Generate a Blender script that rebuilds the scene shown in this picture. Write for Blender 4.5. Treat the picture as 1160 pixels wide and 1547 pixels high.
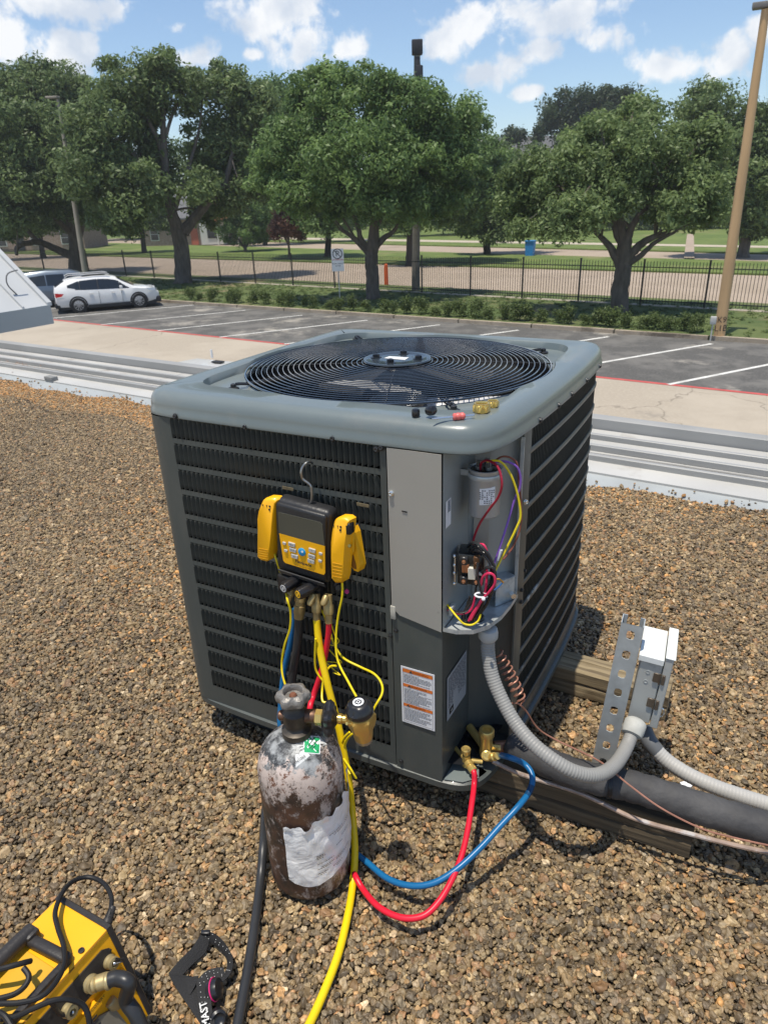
import bpy, bmesh, math, random
import numpy as np
from mathutils import Vector, Matrix
random.seed(7)
rng = np.random.default_rng(11)
for o in list(bpy.data.objects):
    bpy.data.objects.remove(o)
SC = bpy.context.scene
COL = SC.collection
PI = math.pi

# ------------------------------------------------------------------ camera
# solved from the photograph: x runs along the front of the condenser, y away from it, z up, metres
FPX = 1044.83
CYAW, CPIT, CROL = -0.49203, 0.41839, 0.036276
CAM = np.array([1.20826, -1.09594, 1.31238])
_F = np.array([math.sin(CYAW)*math.cos(CPIT), math.cos(CYAW)*math.cos(CPIT), -math.sin(CPIT)])
_R0 = np.array([math.cos(CYAW), -math.sin(CYAW), 0.0])
_D0 = np.cross(_F, _R0)
_R = _R0*math.cos(CROL) + _D0*math.sin(CROL)
_D = -_R0*math.sin(CROL) + _D0*math.cos(CROL)
cam_data = bpy.data.cameras.new('camera')
cam = bpy.data.objects.new('camera', cam_data)
COL.objects.link(cam)
M = Matrix.Identity(4)
for i in range(3):
    M[i][0] = _R[i]; M[i][1] = -_D[i]; M[i][2] = -_F[i]; M[i][3] = CAM[i]
cam.matrix_world = M
cam_data.sensor_fit = 'VERTICAL'
cam_data.sensor_height = 36.0
cam_data.lens = 36.0*FPX/1547.0
cam_data.clip_start = 0.05
cam_data.clip_end = 3000.0
cam_data.dof.use_dof = True
cam_data.dof.focus_distance = 1.55
cam_data.dof.aperture_fstop = 11.0
SC.camera = cam

def ray(u, v):
    return _F + _R*(u-580.0)/FPX + _D*(v-773.5)/FPX
def gz(u, v, z):            # survey helpers: where the line of sight through a photo point meets a real plane
    d = ray(u, v); return CAM + d*(z-CAM[2])/d[2]
def gy(u, v, y):
    d = ray(u, v); return CAM + d*(y-CAM[1])/d[1]
def gx(u, v, x):
    d = ray(u, v); return CAM + d*(x-CAM[0])/d[0]
def gp(u, v, p0, n):
    d = ray(u, v); n = np.array(n, float); return CAM + d*(((np.array(p0)-CAM)@n)/(d@n))
def gd(u, v, dist):         # at a horizontal distance from the camera
    d = ray(u, v); return CAM + d*dist/math.hypot(d[0], d[1])

LOT = -3.0
# ------------------------------------------------------------------ world: daylight sky with cumulus
SUN_FROM = Vector((-0.065, -0.19, 1.0)).normalized()
world = bpy.data.worlds.new('World')
SC.world = world
world.use_nodes = True
W = world.node_tree; W.nodes.clear()
def wn(t, **k):
    n = W.nodes.new(t)
    for a, b in k.items(): setattr(n, a, b)
    return n
def wl(a, b): W.links.new(a, b)
def wmath(op, a, b=None, c=None, clamp=False):
    n = wn('ShaderNodeMath', operation=op, use_clamp=clamp)
    for i, x in enumerate((a, b, c)):
        if x is None: continue
        if isinstance(x, (int, float)): n.inputs[i].default_value = x
        else: wl(x, n.inputs[i])
    return n.outputs[0]
sky = wn('ShaderNodeTexSky', sky_type='NISHITA')
sky.sun_disc = False
sky.sun_elevation = math.asin(SUN_FROM.z)
sky.sun_rotation = math.atan2(SUN_FROM.x, SUN_FROM.y)
sky.air_density = 1.0; sky.dust_density = 0.3; sky.ozone_density = 3.0
tc = wn('ShaderNodeTexCoord')
DIR = tc.outputs['Generated']
# cloud banks: direction (photo survey) and angular size
BANKS = [(60,5,170,34),(75,80,80,40),(10,62,60,42),(300,78,42,24),(400,22,95,42),(455,72,80,34),(530,72,44,24),
         (268,38,26,12),(382,82,24,10),(720,30,88,40),(850,28,112,38),(820,80,38,24),(735,108,52,22),(795,140,26,10),
         (1000,100,58,22),(1112,88,46,40),(1150,50,30,26),(915,55,40,25),(665,60,38,26)]
acc = None
nd = wn('ShaderNodeTexNoise', noise_dimensions='3D'); nd.inputs['Scale'].default_value = 9.0; nd.inputs['Detail'].default_value = 6
wl(DIR, nd.inputs['Vector'])
off = wn('ShaderNodeVectorMath', operation='MULTIPLY_ADD'); wl(nd.outputs['Color'], off.inputs[0])
off.inputs[1].default_value = (.028,.028,.028); off.inputs[2].default_value = (-.014,-.014,-.014)
wd = wn('ShaderNodeVectorMath', operation='ADD'); wl(DIR, wd.inputs[0]); wl(off.outputs[0], wd.inputs[1])
for (u, v, ru, rv) in BANKS:
    d = ray(u, v); L = np.linalg.norm(d); d = d/L
    k = 1/(FPX*L)*0.95
    s = wn('ShaderNodeVectorMath', operation='SUBTRACT'); wl(wd.outputs[0], s.inputs[0]); s.inputs[1].default_value = tuple(d)
    m = wn('ShaderNodeVectorMath', operation='MULTIPLY'); wl(s.outputs[0], m.inputs[0]); m.inputs[1].default_value = (1/(ru*k), 1/(ru*k), 1/(rv*k))
    l = wn('ShaderNodeVectorMath', operation='LENGTH'); wl(m.outputs[0], l.inputs[0])
    f = wmath('SUBTRACT', 1.0, l.outputs['Value'])
    acc = f if acc is None else wmath('MAXIMUM', acc, f)
n1 = wn('ShaderNodeTexNoise'); n1.inputs['Scale'].default_value = 26.0; n1.inputs['Detail'].default_value = 9; n1.inputs['Roughness'].default_value = .58
wl(wd.outputs[0], n1.inputs['Vector'])
nb = wmath('MULTIPLY_ADD', n1.outputs['Fac'], 3.0, -1.5)
# the rest of the dome carries the same kind of clouds from a plain noise field
n2 = wn('ShaderNodeTexNoise'); n2.inputs['Scale'].default_value = 4.2; n2.inputs['Detail'].default_value = 8
wl(wd.outputs[0], n2.inputs['Vector'])
gen = wmath('MULTIPLY_ADD', n2.outputs['Fac'], 4.0, -2.3)
dv = wn('ShaderNodeVectorMath', operation='DOT_PRODUCT'); wl(DIR, dv.inputs[0])
vd = ray(580, 60); vd = vd/np.linalg.norm(vd); dv.inputs[1].default_value = tuple(vd)
inview = wmath('MULTIPLY_ADD', dv.outputs['Value'], 14.0, -11.6, clamp=True)
gen = wmath('SUBTRACT', gen, wmath('MULTIPLY', inview, 4.0))
field = wmath('MAXIMUM', acc, gen)
dens = wmath('ADD', field, nb)
mr = wn('ShaderNodeMapRange', interpolation_type='SMOOTHSTEP'); wl(dens, mr.inputs['Value'])
mr.inputs['From Min'].default_value = -0.05; mr.inputs['From Max'].default_value = 0.62
n3 = wn('ShaderNodeTexNoise'); n3.inputs['Scale'].default_value = 17.0; n3.inputs['Detail'].default_value = 7
wl(wd.outputs[0], n3.inputs['Vector'])
cr = wn('ShaderNodeValToRGB'); wl(n3.outputs['Fac'], cr.inputs['Fac'])
cr.color_ramp.elements[0].position = .36; cr.color_ramp.elements[0].color = (.62,.68,.77,1)
cr.color_ramp.elements[1].position = .56; cr.color_ramp.elements[1].color = (.93,.935,.94,1)
SKY_STRENGTH = 0.135
skc = wn('ShaderNodeVectorMath', operation='SCALE'); wl(sky.outputs['Color'], skc.inputs[0]); skc.inputs['Scale'].default_value = SKY_STRENGTH
clc = wn('ShaderNodeVectorMath', operation='SCALE'); wl(cr.outputs['Color'], clc.inputs[0]); clc.inputs['Scale'].default_value = 1.0
mx = wn('ShaderNodeMix', data_type='RGBA'); 
mf = wmath('MULTIPLY', mr.outputs['Result'], .92)
wl(mf, mx.inputs['Factor']); wl(skc.outputs[0], mx.inputs['A']); wl(clc.outputs[0], mx.inputs['B'])
bg = wn('ShaderNodeBackground'); wl(mx.outputs['Result'], bg.inputs['Color']); bg.inputs['Strength'].default_value = 1.0
wo = wn('ShaderNodeOutputWorld'); wl(bg.outputs[0], wo.inputs['Surface'])

sd = bpy.data.lights.new('sun', 'SUN'); sd.energy = 4.4; sd.angle = math.radians(0.55); sd.color = (1.0, .93, .81)
sun = bpy.data.objects.new('sun', sd); COL.objects.link(sun)
sun.rotation_euler = SUN_FROM.to_track_quat('Z', 'Y').to_euler()
SC.view_settings.view_transform = 'Standard'
SC.view_settings.look = 'None'
SC.view_settings.exposure = 0.17
SC.view_settings.gamma = 1.0
SC.view_settings.use_curve_mapping = False
SC.render.engine = 'CYCLES'

# ------------------------------------------------------------------ materials
MATS = {}
def mat(name, col, rough=.5, metal=0.0, var=.12, scale=8.0, bump=0.0, bscale=60.0, col2=None, mixscale=None, thr=(.45,.6),
        coat=0.0, spec=.5, trans=0.0, ior=1.45, alpha=1.0, rvar=.08, stretch=None, sss=0.0):
    if name in MATS: return MATS[name]
    m = bpy.data.materials.new(name); m.use_nodes = True
    T = m.node_tree; b = T.nodes['Principled BSDF']
    tc = T.nodes.new('ShaderNodeTexCoord'); vec = tc.outputs['Object']
    if stretch:
        mp = T.nodes.new('ShaderNodeMapping'); mp.inputs['Scale'].default_value = stretch; T.links.new(vec, mp.inputs['Vector']); vec = mp.outputs[0]
    n = T.nodes.new('ShaderNodeTexNoise'); n.inputs['Scale'].default_value = scale; n.inputs['Detail'].default_value = 5
    T.links.new(vec, n.inputs['Vector'])
    r = T.nodes.new('ShaderNodeValToRGB'); T.links.new(n.outputs['Fac'], r.inputs['Fac'])
    r.color_ramp.elements[0].position = .3; r.color_ramp.elements[1].position = .7
    r.color_ramp.elements[0].color = tuple(max(0, c*(1-var)) for c in col)+(1,)
    r.color_ramp.elements[1].color = tuple(min(1, c*(1+var)) for c in col)+(1,)
    out = r.outputs['Color']
    if col2:
        n2 = T.nodes.new('ShaderNodeTexNoise'); n2.inputs['Scale'].default_value = mixscale or scale; n2.inputs['Detail'].default_value = 8; n2.inputs['Roughness'].default_value = .65
        T.links.new(vec, n2.inputs['Vector'])
        mr = T.nodes.new('ShaderNodeMapRange'); T.links.new(n2.outputs['Fac'], mr.inputs['Value'])
        mr.inputs['From Min'].default_value = thr[0]; mr.inputs['From Max'].default_value = thr[1]
        mx = T.nodes.new('ShaderNodeMix'); mx.data_type = 'RGBA'
        T.links.new(mr.outputs['Result'], mx.inputs['Factor']); T.links.new(out, mx.inputs['A']); mx.inputs['B'].default_value = tuple(col2)+(1,)
        out = mx.outputs['Result']
    T.links.new(out, b.inputs['Base Color'])
    rr = T.nodes.new('ShaderNodeMapRange'); T.links.new(n.outputs['Fac'], rr.inputs['Value'])
    rr.inputs['To Min'].default_value = max(.02, rough-rvar); rr.inputs['To Max'].default_value = min(1, rough+rvar)
    T.links.new(rr.outputs['Result'], b.inputs['Roughness'])
    b.inputs['Metallic'].default_value = metal
    b.inputs['Specular IOR Level'].default_value = spec
    b.inputs['IOR'].default_value = ior
    b.inputs['Coat Weight'].default_value = coat
    b.inputs['Transmission Weight'].default_value = trans
    b.inputs['Alpha'].default_value = alpha
    if sss: b.inputs['Subsurface Weight'].default_value = sss; b.inputs['Subsurface Radius'].default_value = (.01,.01,.01)
    if bump:
        n3 = T.nodes.new('ShaderNodeTexNoise'); n3.inputs['Scale'].default_value = bscale; n3.inputs['Detail'].default_value = 4
        T.links.new(vec, n3.inputs['Vector'])
        bp = T.nodes.new('ShaderNodeBump'); bp.inputs['Strength'].default_value = bump; bp.inputs['Distance'].default_value = .01
        T.links.new(n3.outputs['Fac'], bp.inputs['Height']); T.links.new(bp.outputs[0], b.inputs['Normal'])
    m['_b'] = 1
    MATS[name] = m
    return m

# ------------------------------------------------------------------ mesh building
def nrm(v):
    v = np.array(v, float); l = np.linalg.norm(v); return v/l if l else v
def frame(n):
    n = nrm(n); a = np.array([0,0,1.]) if abs(n[2]) < .9 else np.array([1.,0,0])
    x = nrm(np.cross(a, n)); return x, np.cross(n, x), n
def wm(o):
    m = Matrix.LocRotScale(o.location, o.rotation_euler, o.scale)
    return wm(o.parent) @ m if o.parent else m
class B:
    def __init__(s): s.v = []; s.f = []; s.m = []; s.cm = 0
    def add(s, vs, fs, mi=None):
        k = len(s.v); s.v.extend([tuple(map(float, p)) for p in vs]); s.f.extend([tuple(i+k for i in f) for f in fs]); s.m.extend([s.cm if mi is None else mi]*len(fs)); return s
    def box(s, x0, x1, y0, y1, z0, z1, mi=None):
        vs = [(x,y,z) for z in (z0,z1) for y in (y0,y1) for x in (x0,x1)]
        return s.add(vs, [(0,2,3,1),(4,5,7,6),(0,1,5,4),(2,6,7,3),(0,4,6,2),(1,3,7,5)], mi)
    def obox(s, c, ax, ay, az, hx, hy, hz, mi=None):
        c = np.array(c, float); ax, ay, az = nrm(ax), nrm(ay), nrm(az)
        vs = [c+ax*x*hx+ay*y*hy+az*z*hz for z in (-1,1) for y in (-1,1) for x in (-1,1)]
        return s.add(vs, [(0,2,3,1),(4,5,7,6),(0,1,5,4),(2,6,7,3),(0,4,6,2),(1,3,7,5)], mi)
    def rbox(s, c, ax, ay, az, hx, hy, hz, r, seg=3, mi=None):
        bm = bmesh.new(); bmesh.ops.create_cube(bm, size=2.0)
        for v in bm.verts: v.co = Vector((v.co.x*hx, v.co.y*hy, v.co.z*hz))
        bmesh.ops.bevel(bm, geom=bm.verts[:]+bm.edges[:], offset=r, segments=seg, profile=.5, affect='EDGES')
        bm.verts.index_update()
        c = np.array(c, float); ax, ay, az = nrm(ax), nrm(ay), nrm(az)
        vs = [c+ax*v.co.x+ay*v.co.y+az*v.co.z for v in bm.verts]; fs = [[v.index for v in f.verts] for f in bm.faces]
        bm.free(); return s.add(vs, fs, mi)
    def cyl(s, p0, p1, r0, r1=None, n=16, caps=True, mi=None):
        r1 = r0 if r1 is None else r1
        p0, p1 = np.array(p0, float), np.array(p1, float); x, y, z = frame(p1-p0)
        vs = []
        for p, r in ((p0, r0), (p1, r1)):
            for i in range(n):
                a = 2*PI*i/n; vs.append(p+(x*math.cos(a)+y*math.sin(a))*r)
        fs = [(i, (i+1)%n, n+(i+1)%n, n+i) for i in range(n)]
        if caps: fs += [tuple(range(n-1,-1,-1)), tuple(range(n, 2*n))]
        return s.add(vs, fs, mi)
    def lathe(s, o, ax, prof, n=24, mi=None, caps=True, xr=None):
        o = np.array(o, float); x, y, z = frame(ax)
        if xr is not None: x = nrm(np.array(xr)-z*(np.array(xr)@z)); y = np.cross(z, x)
        vs = []
        for r, h in prof:
            for i in range(n):
                a = 2*PI*i/n; rr = r if not callable(r) else r(a); vs.append(o+z*h+(x*math.cos(a)+y*math.sin(a))*rr)
        m = len(prof); fs = [(j*n+i, j*n+(i+1)%n, (j+1)*n+(i+1)%n, (j+1)*n+i) for j in range(m-1) for i in range(n)]
        if caps: fs += [tuple(range(n-1,-1,-1)), tuple((m-1)*n+i for i in range(n))]
        return s.add(vs, fs, mi)
    def tube(s, pts, r, n=8, closed=False, caps=True, mi=None, flat=None):
        P = [np.array(p, float) for p in pts]; m = len(P)
        rs = r if hasattr(r, '__len__') else [r]*m
        T = []
        for i in range(m):
            if closed: t = P[(i+1)%m]-P[(i-1)%m]
            else: t = P[min(i+1,m-1)]-P[max(i-1,0)]
            T.append(nrm(t))
        x, y, _ = frame(T[0]); vs = []
        for i in range(m):
            x = nrm(x - T[i]*(x@T[i])); y = np.cross(T[i], x)
            for k in range(n):
                a = 2*PI*k/n; vs.append(P[i]+(x*math.cos(a)+y*math.sin(a))*rs[i])
        q = m if closed else m-1
        fs = [(i*n+k, i*n+(k+1)%n, ((i+1)%m)*n+(k+1)%n, ((i+1)%m)*n+k) for i in range(q) for k in range(n)]
        if caps and not closed: fs += [tuple(range(n-1,-1,-1)), tuple((m-1)*n+k for k in range(n))]
        return s.add(vs, fs, mi)
    def prism(s, poly, o, ax, ay, az, d, mi=None):
        """2-D polygon (ccw in ax, ay) pushed out by d along az"""
        o = np.array(o, float); ax, ay, az = np.array(ax, float), np.array(ay, float), np.array(az, float); n = len(poly)
        vs = [o+ax*a+ay*b for a, b in poly]+[o+ax*a+ay*b+az*d for a, b in poly]
        fs = [tuple(range(n-1,-1,-1)), tuple(range(n, 2*n))]+[(i, (i+1)%n, n+(i+1)%n, n+i) for i in range(n)]
        return s.add(vs, fs, mi)
    def grid(s, rows, mi=None, closed=False):
        n = len(rows[0]); vs = [p for r in rows for p in r]; q = n if closed else n-1
        return s.add(vs, [(j*n+i, j*n+(i+1)%n, (j+1)*n+(i+1)%n, (j+1)*n+i) for j in range(len(rows)-1) for i in range(q)], mi)
    def sphere(s, c, r, nu=12, nv=8, mi=None, sc=(1,1,1)):
        c = np.array(c, float); prof = [(r*math.sin(PI*j/nv) if 0<j<nv else r*.001, -r*math.cos(PI*j/nv)) for j in range(nv+1)]
        vs = []
        for rr, h in prof:
            for i in range(nu):
                a = 2*PI*i/nu; vs.append(c+np.array([rr*math.cos(a)*sc[0], rr*math.sin(a)*sc[1], h*sc[2]]))
        return s.add(vs, [(j*nu+i, j*nu+(i+1)%nu, (j+1)*nu+(i+1)%nu, (j+1)*nu+i) for j in range(nv) for i in range(nu)], mi)
    def build(s, name, mats, parent=None, smooth=True, angle=38, label=None, local=False, fix=True):
        me = bpy.data.meshes.new(name)
        v = np.array(s.v, float)
        if parent is not None and not local:
            inv = np.array(wm(parent).inverted()); v = v@inv[:3,:3].T+inv[:3,3]
        me.from_pydata(v.tolist(), [], s.f)
        mats = mats if isinstance(mats, (list, tuple)) else [mats]
        for m in mats: me.materials.append(m)
        if len(mats) > 1: me.polygons.foreach_set('material_index', s.m)
        if fix and len(s.f) < 20000:
            bm = bmesh.new(); bm.from_mesh(me); bmesh.ops.recalc_face_normals(bm, faces=bm.faces[:]); bm.to_mesh(me); bm.free()
        if smooth:
            me.polygons.foreach_set('use_smooth', [True]*len(me.polygons))
            me.set_sharp_from_angle(angle=math.radians(angle))
        me.update()
        ob = bpy.data.objects.new(name, me); COL.objects.link(ob)
        if parent is not None:
            ob.parent = parent
            ob.matrix_basis = Matrix.Identity(4)
            ob.matrix_parent_inverse = Matrix.Identity(4)
        if label: ob['label'] = label
        return ob
def update():
    bpy.context.view_layer.update()
def thing(name, label, cat, loc=(0,0,0), rotz=0, group=None):
    o = bpy.data.objects.new(name, None); COL.objects.link(o); o.empty_display_size = .1
    o.location = tuple(map(float, loc)); o.rotation_euler = (0,0,rotz); o['label'] = label; o['category'] = cat
    if group: o['group'] = group
    return o
def tag(o, label, cat, group=None, kind=None):
    if label: o['label'] = label
    if cat: o['category'] = cat
    if group: o['group'] = group
    if kind: o['kind'] = kind
    return o
def struct(b, name, m, **k):
    o = b.build(name, m, **k); o['kind'] = 'structure'; return o
def part(parent, name, me_obj, label=None):      # a further part that shares a mesh
    c = me_obj.copy(); COL.objects.link(c); c.parent = parent
    if label: c['label'] = label
    return c
def dup(root, loc, rotz, label=None, group=None):
    r = root.copy(); COL.objects.link(r); r.location = tuple(map(float, loc)); r.rotation_euler = (0,0,rotz)
    if label: r['label'] = label
    if group: r['group'] = group
    for ch in list(root.children):
        c = ch.copy(); COL.objects.link(c); c.parent = r
        for g in ch.children:
            d = g.copy(); COL.objects.link(d); d.parent = c
    return r
def spline(pts, k=8, closed=False):
    P = [np.array(p, float) for p in pts]; n = len(P); out = []
    for i in range(n if closed else n-1):
        if closed: a, b, c, d = P[(i-1)%n], P[i], P[(i+1)%n], P[(i+2)%n]
        else: a, b, c, d = P[max(i-1,0)], P[i], P[i+1], P[min(i+2,n-1)]
        for j in range(k):
            t = j/k; out.append(.5*((2*b)+(c-a)*t+(2*a-5*b+4*c-d)*t*t+(3*b-a-3*c+d)*t**3))
    if not closed: out.append(P[-1])
    return out
def text_mesh(txt, size, o, ax, ay, m, parent, name='lettering', off=.0006, bold=.0, align='CENTER', sx=1.0):
    cu = bpy.data.curves.new('t', 'FONT'); cu.body = txt; cu.size = size; cu.align_x = align; cu.align_y = 'CENTER'; cu.offset = bold*size; cu.resolution_u = 2
    to = bpy.data.objects.new('t', cu); COL.objects.link(to); update()
    dg = bpy.context.evaluated_depsgraph_get(); me = bpy.data.meshes.new_from_object(to.evaluated_get(dg))
    bpy.data.objects.remove(to)
    o = np.array(o, float); ax = nrm(ax)*sx; ay = nrm(ay); az = nrm(np.cross(ax, ay))
    b = B(); b.add([o+ax*v.co.x+ay*v.co.y+az*off for v in me.vertices], [tuple(p.vertices) for p in me.polygons])
    bpy.data.meshes.remove(me)
    return b.build(name, m, parent, smooth=False, fix=False) if len(b.f) else None
# ------------------------------------------------------------------ setting: ground sheets beyond the roof
def ground_mat(name, c1, c2, scale, rough=.9, detail_scale=40.0, c3=None, thr=(.45,.6), bump=.3, crack=None):
    m = bpy.data.materials.new(name); m.use_nodes = True; T = m.node_tree; b = T.nodes['Principled BSDF']
    tc = T.nodes.new('ShaderNodeTexCoord')
    def noise(sc, det=8, rg=.6):
        n = T.nodes.new('ShaderNodeTexNoise'); n.inputs['Scale'].default_value = sc; n.inputs['Detail'].default_value = det; n.inputs['Roughness'].default_value = rg
        T.links.new(tc.outputs['Object'], n.inputs['Vector']); return n.outputs['Fac']
    def mixc(f, a, bb):
        x = T.nodes.new('ShaderNodeMix'); x.data_type = 'RGBA'; T.links.new(f, x.inputs['Factor'])
        for nm, q in (('A', a), ('B', bb)):
            if isinstance(q, tuple): x.inputs[nm].default_value = q+(1,)
            else: T.links.new(q, x.inputs[nm])
        return x.outputs['Result']
    def rng_(f, lo, hi):
        r = T.nodes.new('ShaderNodeMapRange'); T.links.new(f, r.inputs['Value']); r.inputs['From Min'].default_value = lo; r.inputs['From Max'].default_value = hi; return r.outputs['Result']
    out = mixc(rng_(noise(scale), thr[0], thr[1]), c1, c2)
    fine = noise(detail_scale, 4)
    out = mixc(rng_(fine, .35, .75), out, mixc(rng_(fine, 0, 1), tuple(c*.62 for c in c1), tuple(min(1,c*1.25) for c in c2)))
    if c3: out = mixc(rng_(noise(scale*.37+.011, 9, .7), .56, .66), out, c3)
    if crack:
        vo = T.nodes.new('ShaderNodeTexVoronoi'); vo.feature = 'DISTANCE_TO_EDGE'; vo.inputs['Scale'].default_value = crack
        wv = T.nodes.new('ShaderNodeVectorMath'); wv.operation = 'ADD'; nn = T.nodes.new('ShaderNodeTexNoise'); nn.inputs['Scale'].default_value = 1.3; nn.inputs['Detail'].default_value = 6
        T.links.new(tc.outputs['Object'], nn.inputs['Vector']); T.links.new(tc.outputs['Object'], wv.inputs[0]); T.links.new(nn.outputs['Color'], wv.inputs[1])
        T.links.new(wv.outputs[0], vo.inputs['Vector'])
        out = mixc(rng_(vo.outputs['Distance'], .0, .004), tuple(c*.62 for c in c1), out)
    T.links.new(out, b.inputs['Base Color']); b.inputs['Roughness'].default_value = rough; b.inputs['Specular IOR Level'].default_value = .25
    bp = T.nodes.new('ShaderNodeBump'); bp.inputs['Strength'].default_value = bump; bp.inputs['Distance'].default_value = .02
    T.links.new(fine, bp.inputs['Height']); T.links.new(bp.outputs[0], b.inputs['Normal'])
    return m
m_lawn = ground_mat('lawn_grass', (.085,.13,.030), (.155,.195,.052), .35, detail_scale=6, c3=(.20,.19,.085))
m_verge = ground_mat('verge_grass', (.06,.095,.028), (.12,.145,.05), .6, detail_scale=9, c3=(.20,.16,.09))
m_lane = ground_mat('worn_concrete', (.36,.31,.245), (.43,.375,.30), .45, detail_scale=14, c3=(.20,.185,.16), crack=.16, bump=.15)
m_asph = ground_mat('sealed_asphalt', (.080,.078,.074), (.17,.162,.148), 1.1, detail_scale=18, c3=(.32,.295,.255), bump=.2)
m_road = ground_mat('road_concrete', (.33,.265,.20), (.39,.315,.245), .3, detail_scale=7, c3=(.27,.215,.165), bump=.1)
m_kerb = ground_mat('kerb_concrete', (.33,.27,.20), (.42,.35,.27), 1.5, detail_scale=12, c3=(.16,.13,.1))
m_walk = ground_mat('walk_concrete', (.42,.36,.28), (.48,.42,.33), 1.5, detail_scale=12)
m_white = mat('white_marking', (.62,.61,.57), .75, var=.18, scale=3, col2=(.22,.21,.2), mixscale=7, thr=(.6,.75))
m_red = mat('red_marking', (.50,.085,.075), .75, var=.2, scale=3, col2=(.2,.15,.13), mixscale=6, thr=(.6,.75))

def sheet(name, pts, z, m, thick=0.0):
    b = B(); n = len(pts)
    if thick: b.prism([(p[0], p[1]) for p in pts], (0,0,z-thick), (1,0,0), (0,1,0), (0,0,1), thick)
    else: b.add([(p[0], p[1], z) for p in pts], [tuple(range(n))])
    return struct(b, name, m, smooth=False)
g = lambda u, v, z=LOT: gz(u, v, z)[:2]
def lineY(p, q):           # y on the ground line through two surveyed points
    p, q = np.array(p), np.array(q); s = (q[1]-p[1])/(q[0]-p[0]); return lambda x: p[1]+s*(x-p[0])
L_red = lineY(g(79,483), g(1160,597))
L_kerb = lineY(g(245,457), g(1085,515))
L_fence = lineY(g(276,425), g(1063,471))
L_r1n = lineY(g(300,419), g(1000,455)); L_r1f = lineY(g(300,392), g(1000,412.5))
L_r2n = lineY(g(300,372), g(1000,393)); L_r2f = lineY(g(300,363.5), g(1000,381))
L_swn = lineY(g(300,360.5), g(1000,374)); L_swf = lineY(g(300,357.5), g(1000,371))
def band(name, f0, f1, x0, x1, z, m, thick=0.0):
    return sheet(name, [(x0, f0(x0)), (x1, f0(x1)), (x1, f1(x1)), (x0, f1(x0))], z, m, thick)
sheet('terrain', [(-300,-42),(190,-42),(190,400),(-300,400)], LOT-.06, m_lawn)
band('parking_lot', lambda x: -40, L_kerb, -90, 60, LOT, m_lane)
band('parking_bays', L_red, L_kerb, -75, 55, LOT+.004, m_asph)
# grass verge a kerb's height above the lot, then the lawn level behind
band('grass_verge', lambda x: L_kerb(x)+.17, lambda x: L_fence(x)-.1, -90, 60, LOT+.12, m_verge, .3)
band('mowing_strip', lambda x: L_fence(x)-.1, lambda x: L_fence(x)+.32, -90, 60, LOT+.135, m_walk, .3)
band('fence_verge', lambda x: L_fence(x)+.32, L_r1n, -130, 80, LOT+.12, m_verge, .3)
band('road', L_r1n, L_r1f, -120, 40, LOT+.02, m_road, .2)
band('median_grass', L_r1f, L_r2n, -110, 30, LOT+.12, m_lawn, .3)
band('far_road', L_r2n, L_r2f, -110, 30, LOT+.02, m_road, .2)
band('far_verge', L_r2f, L_swn, -110, 30, LOT+.12, m_lawn, .3)
band('pavement', L_swn, L_swf, -110, 30, LOT+.14, m_walk, .3)
band('front_lawns', L_swf, lambda x: L_swf(x)+230, -290, 180, LOT+.12, m_lawn, .3)
# driveways crossing the far verge
for (u0, u1) in ((1032,1048),):
    a = g(u0,393+(-8 if u0<900 else 0)); c = g(u1,393+(-8 if u0<900 else 0)); d = nrm(np.array(a)-CAM[:2])
    sheet('driveway', [tuple(a), tuple(c), tuple(c+d*34), tuple(a+d*34)], LOT+.15, m_road)
# kerb stones in lengths, with joints
kx = np.arange(-66, 20, 3.0)
for i, x0 in enumerate(kx):
    b = B(); x1 = x0+2.97
    dirv = nrm([1, L_kerb(1)-L_kerb(0), 0]); nv = np.array([-dirv[1], dirv[0], 0])
    b.obox((x0+1.485, L_kerb(x0+1.485)+.085, LOT+.055+random.uniform(-.006,.006)), dirv, nv, (0,0,1), 1.485, .085, .075)
    struct(b, 'kerb', m_kerb, smooth=False)
# painted markings
def stripe(name, p, q, w, z, m):
    p, q = np.array(p, float), np.array(q, float); d = nrm(q-p); n = np.array([-d[1], d[0]])
    return sheet(name, [tuple(p-n*w/2), tuple(q-n*w/2), tuple(q+n*w/2), tuple(p+n*w/2)], z, m)
stripe('red_line', (-40, L_red(-40)), (20, L_red(20)), .15, LOT+.008, m_red)
ends = [(293,461),(370.6,469),(457,476.5),(555,484),(664,491),(783,499),(918.6,509),(1074.5,519.6)]
bd = nrm(np.append(g(555,484)-g(329,510), 0))[:2]
def to_red(e):
    t = 0
    while (e-bd*t)[1] > L_red((e-bd*t)[0]): t += .02
    return e-bd*t
E_ = [np.array(g(*p)) for p in ends]; E_ = [E_[0]+(E_[0]-E_[1])*k for k in (3,2,1)]+E_+[E_[-1]+(E_[-1]-E_[-2])*k for k in (1,2,3)]
for e in E_: stripe('bay_line', to_red(e), e, .13, LOT+.010, m_white)

# ------------------------------------------------------------------ the roof we stand on
m_bed = ground_mat('gravel_bed', (.10,.073,.042), (.17,.125,.070), 9, detail_scale=160, bump=.8)
m_metal = mat('painted_roof_metal', (.47,.46,.43), .42, var=.10, scale=1.6, col2=(.34,.31,.27), mixscale=3.5, thr=(.56,.72), bump=.06, bscale=25)
m_flash = mat('blue_white_flashing', (.33,.35,.35), .5, var=.10, scale=4, col2=(.4,.38,.34), mixscale=9, thr=(.62,.74))
m_upst = mat('grey_gutter_shaded_rib', (.30,.30,.29), .45, var=.08, scale=3)
ANG = math.radians(-5.6)
RE1 = np.array([math.cos(ANG), math.sin(ANG), 0]); RE2 = np.array([-math.sin(ANG), math.cos(ANG), 0]); RO = np.array([.837, 3.074, 0])
def rp(s, t, z): return RO+RE1*s+RE2*t+np.array([0,0,z])
X0, X1 = -13.0, 6.0
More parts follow.
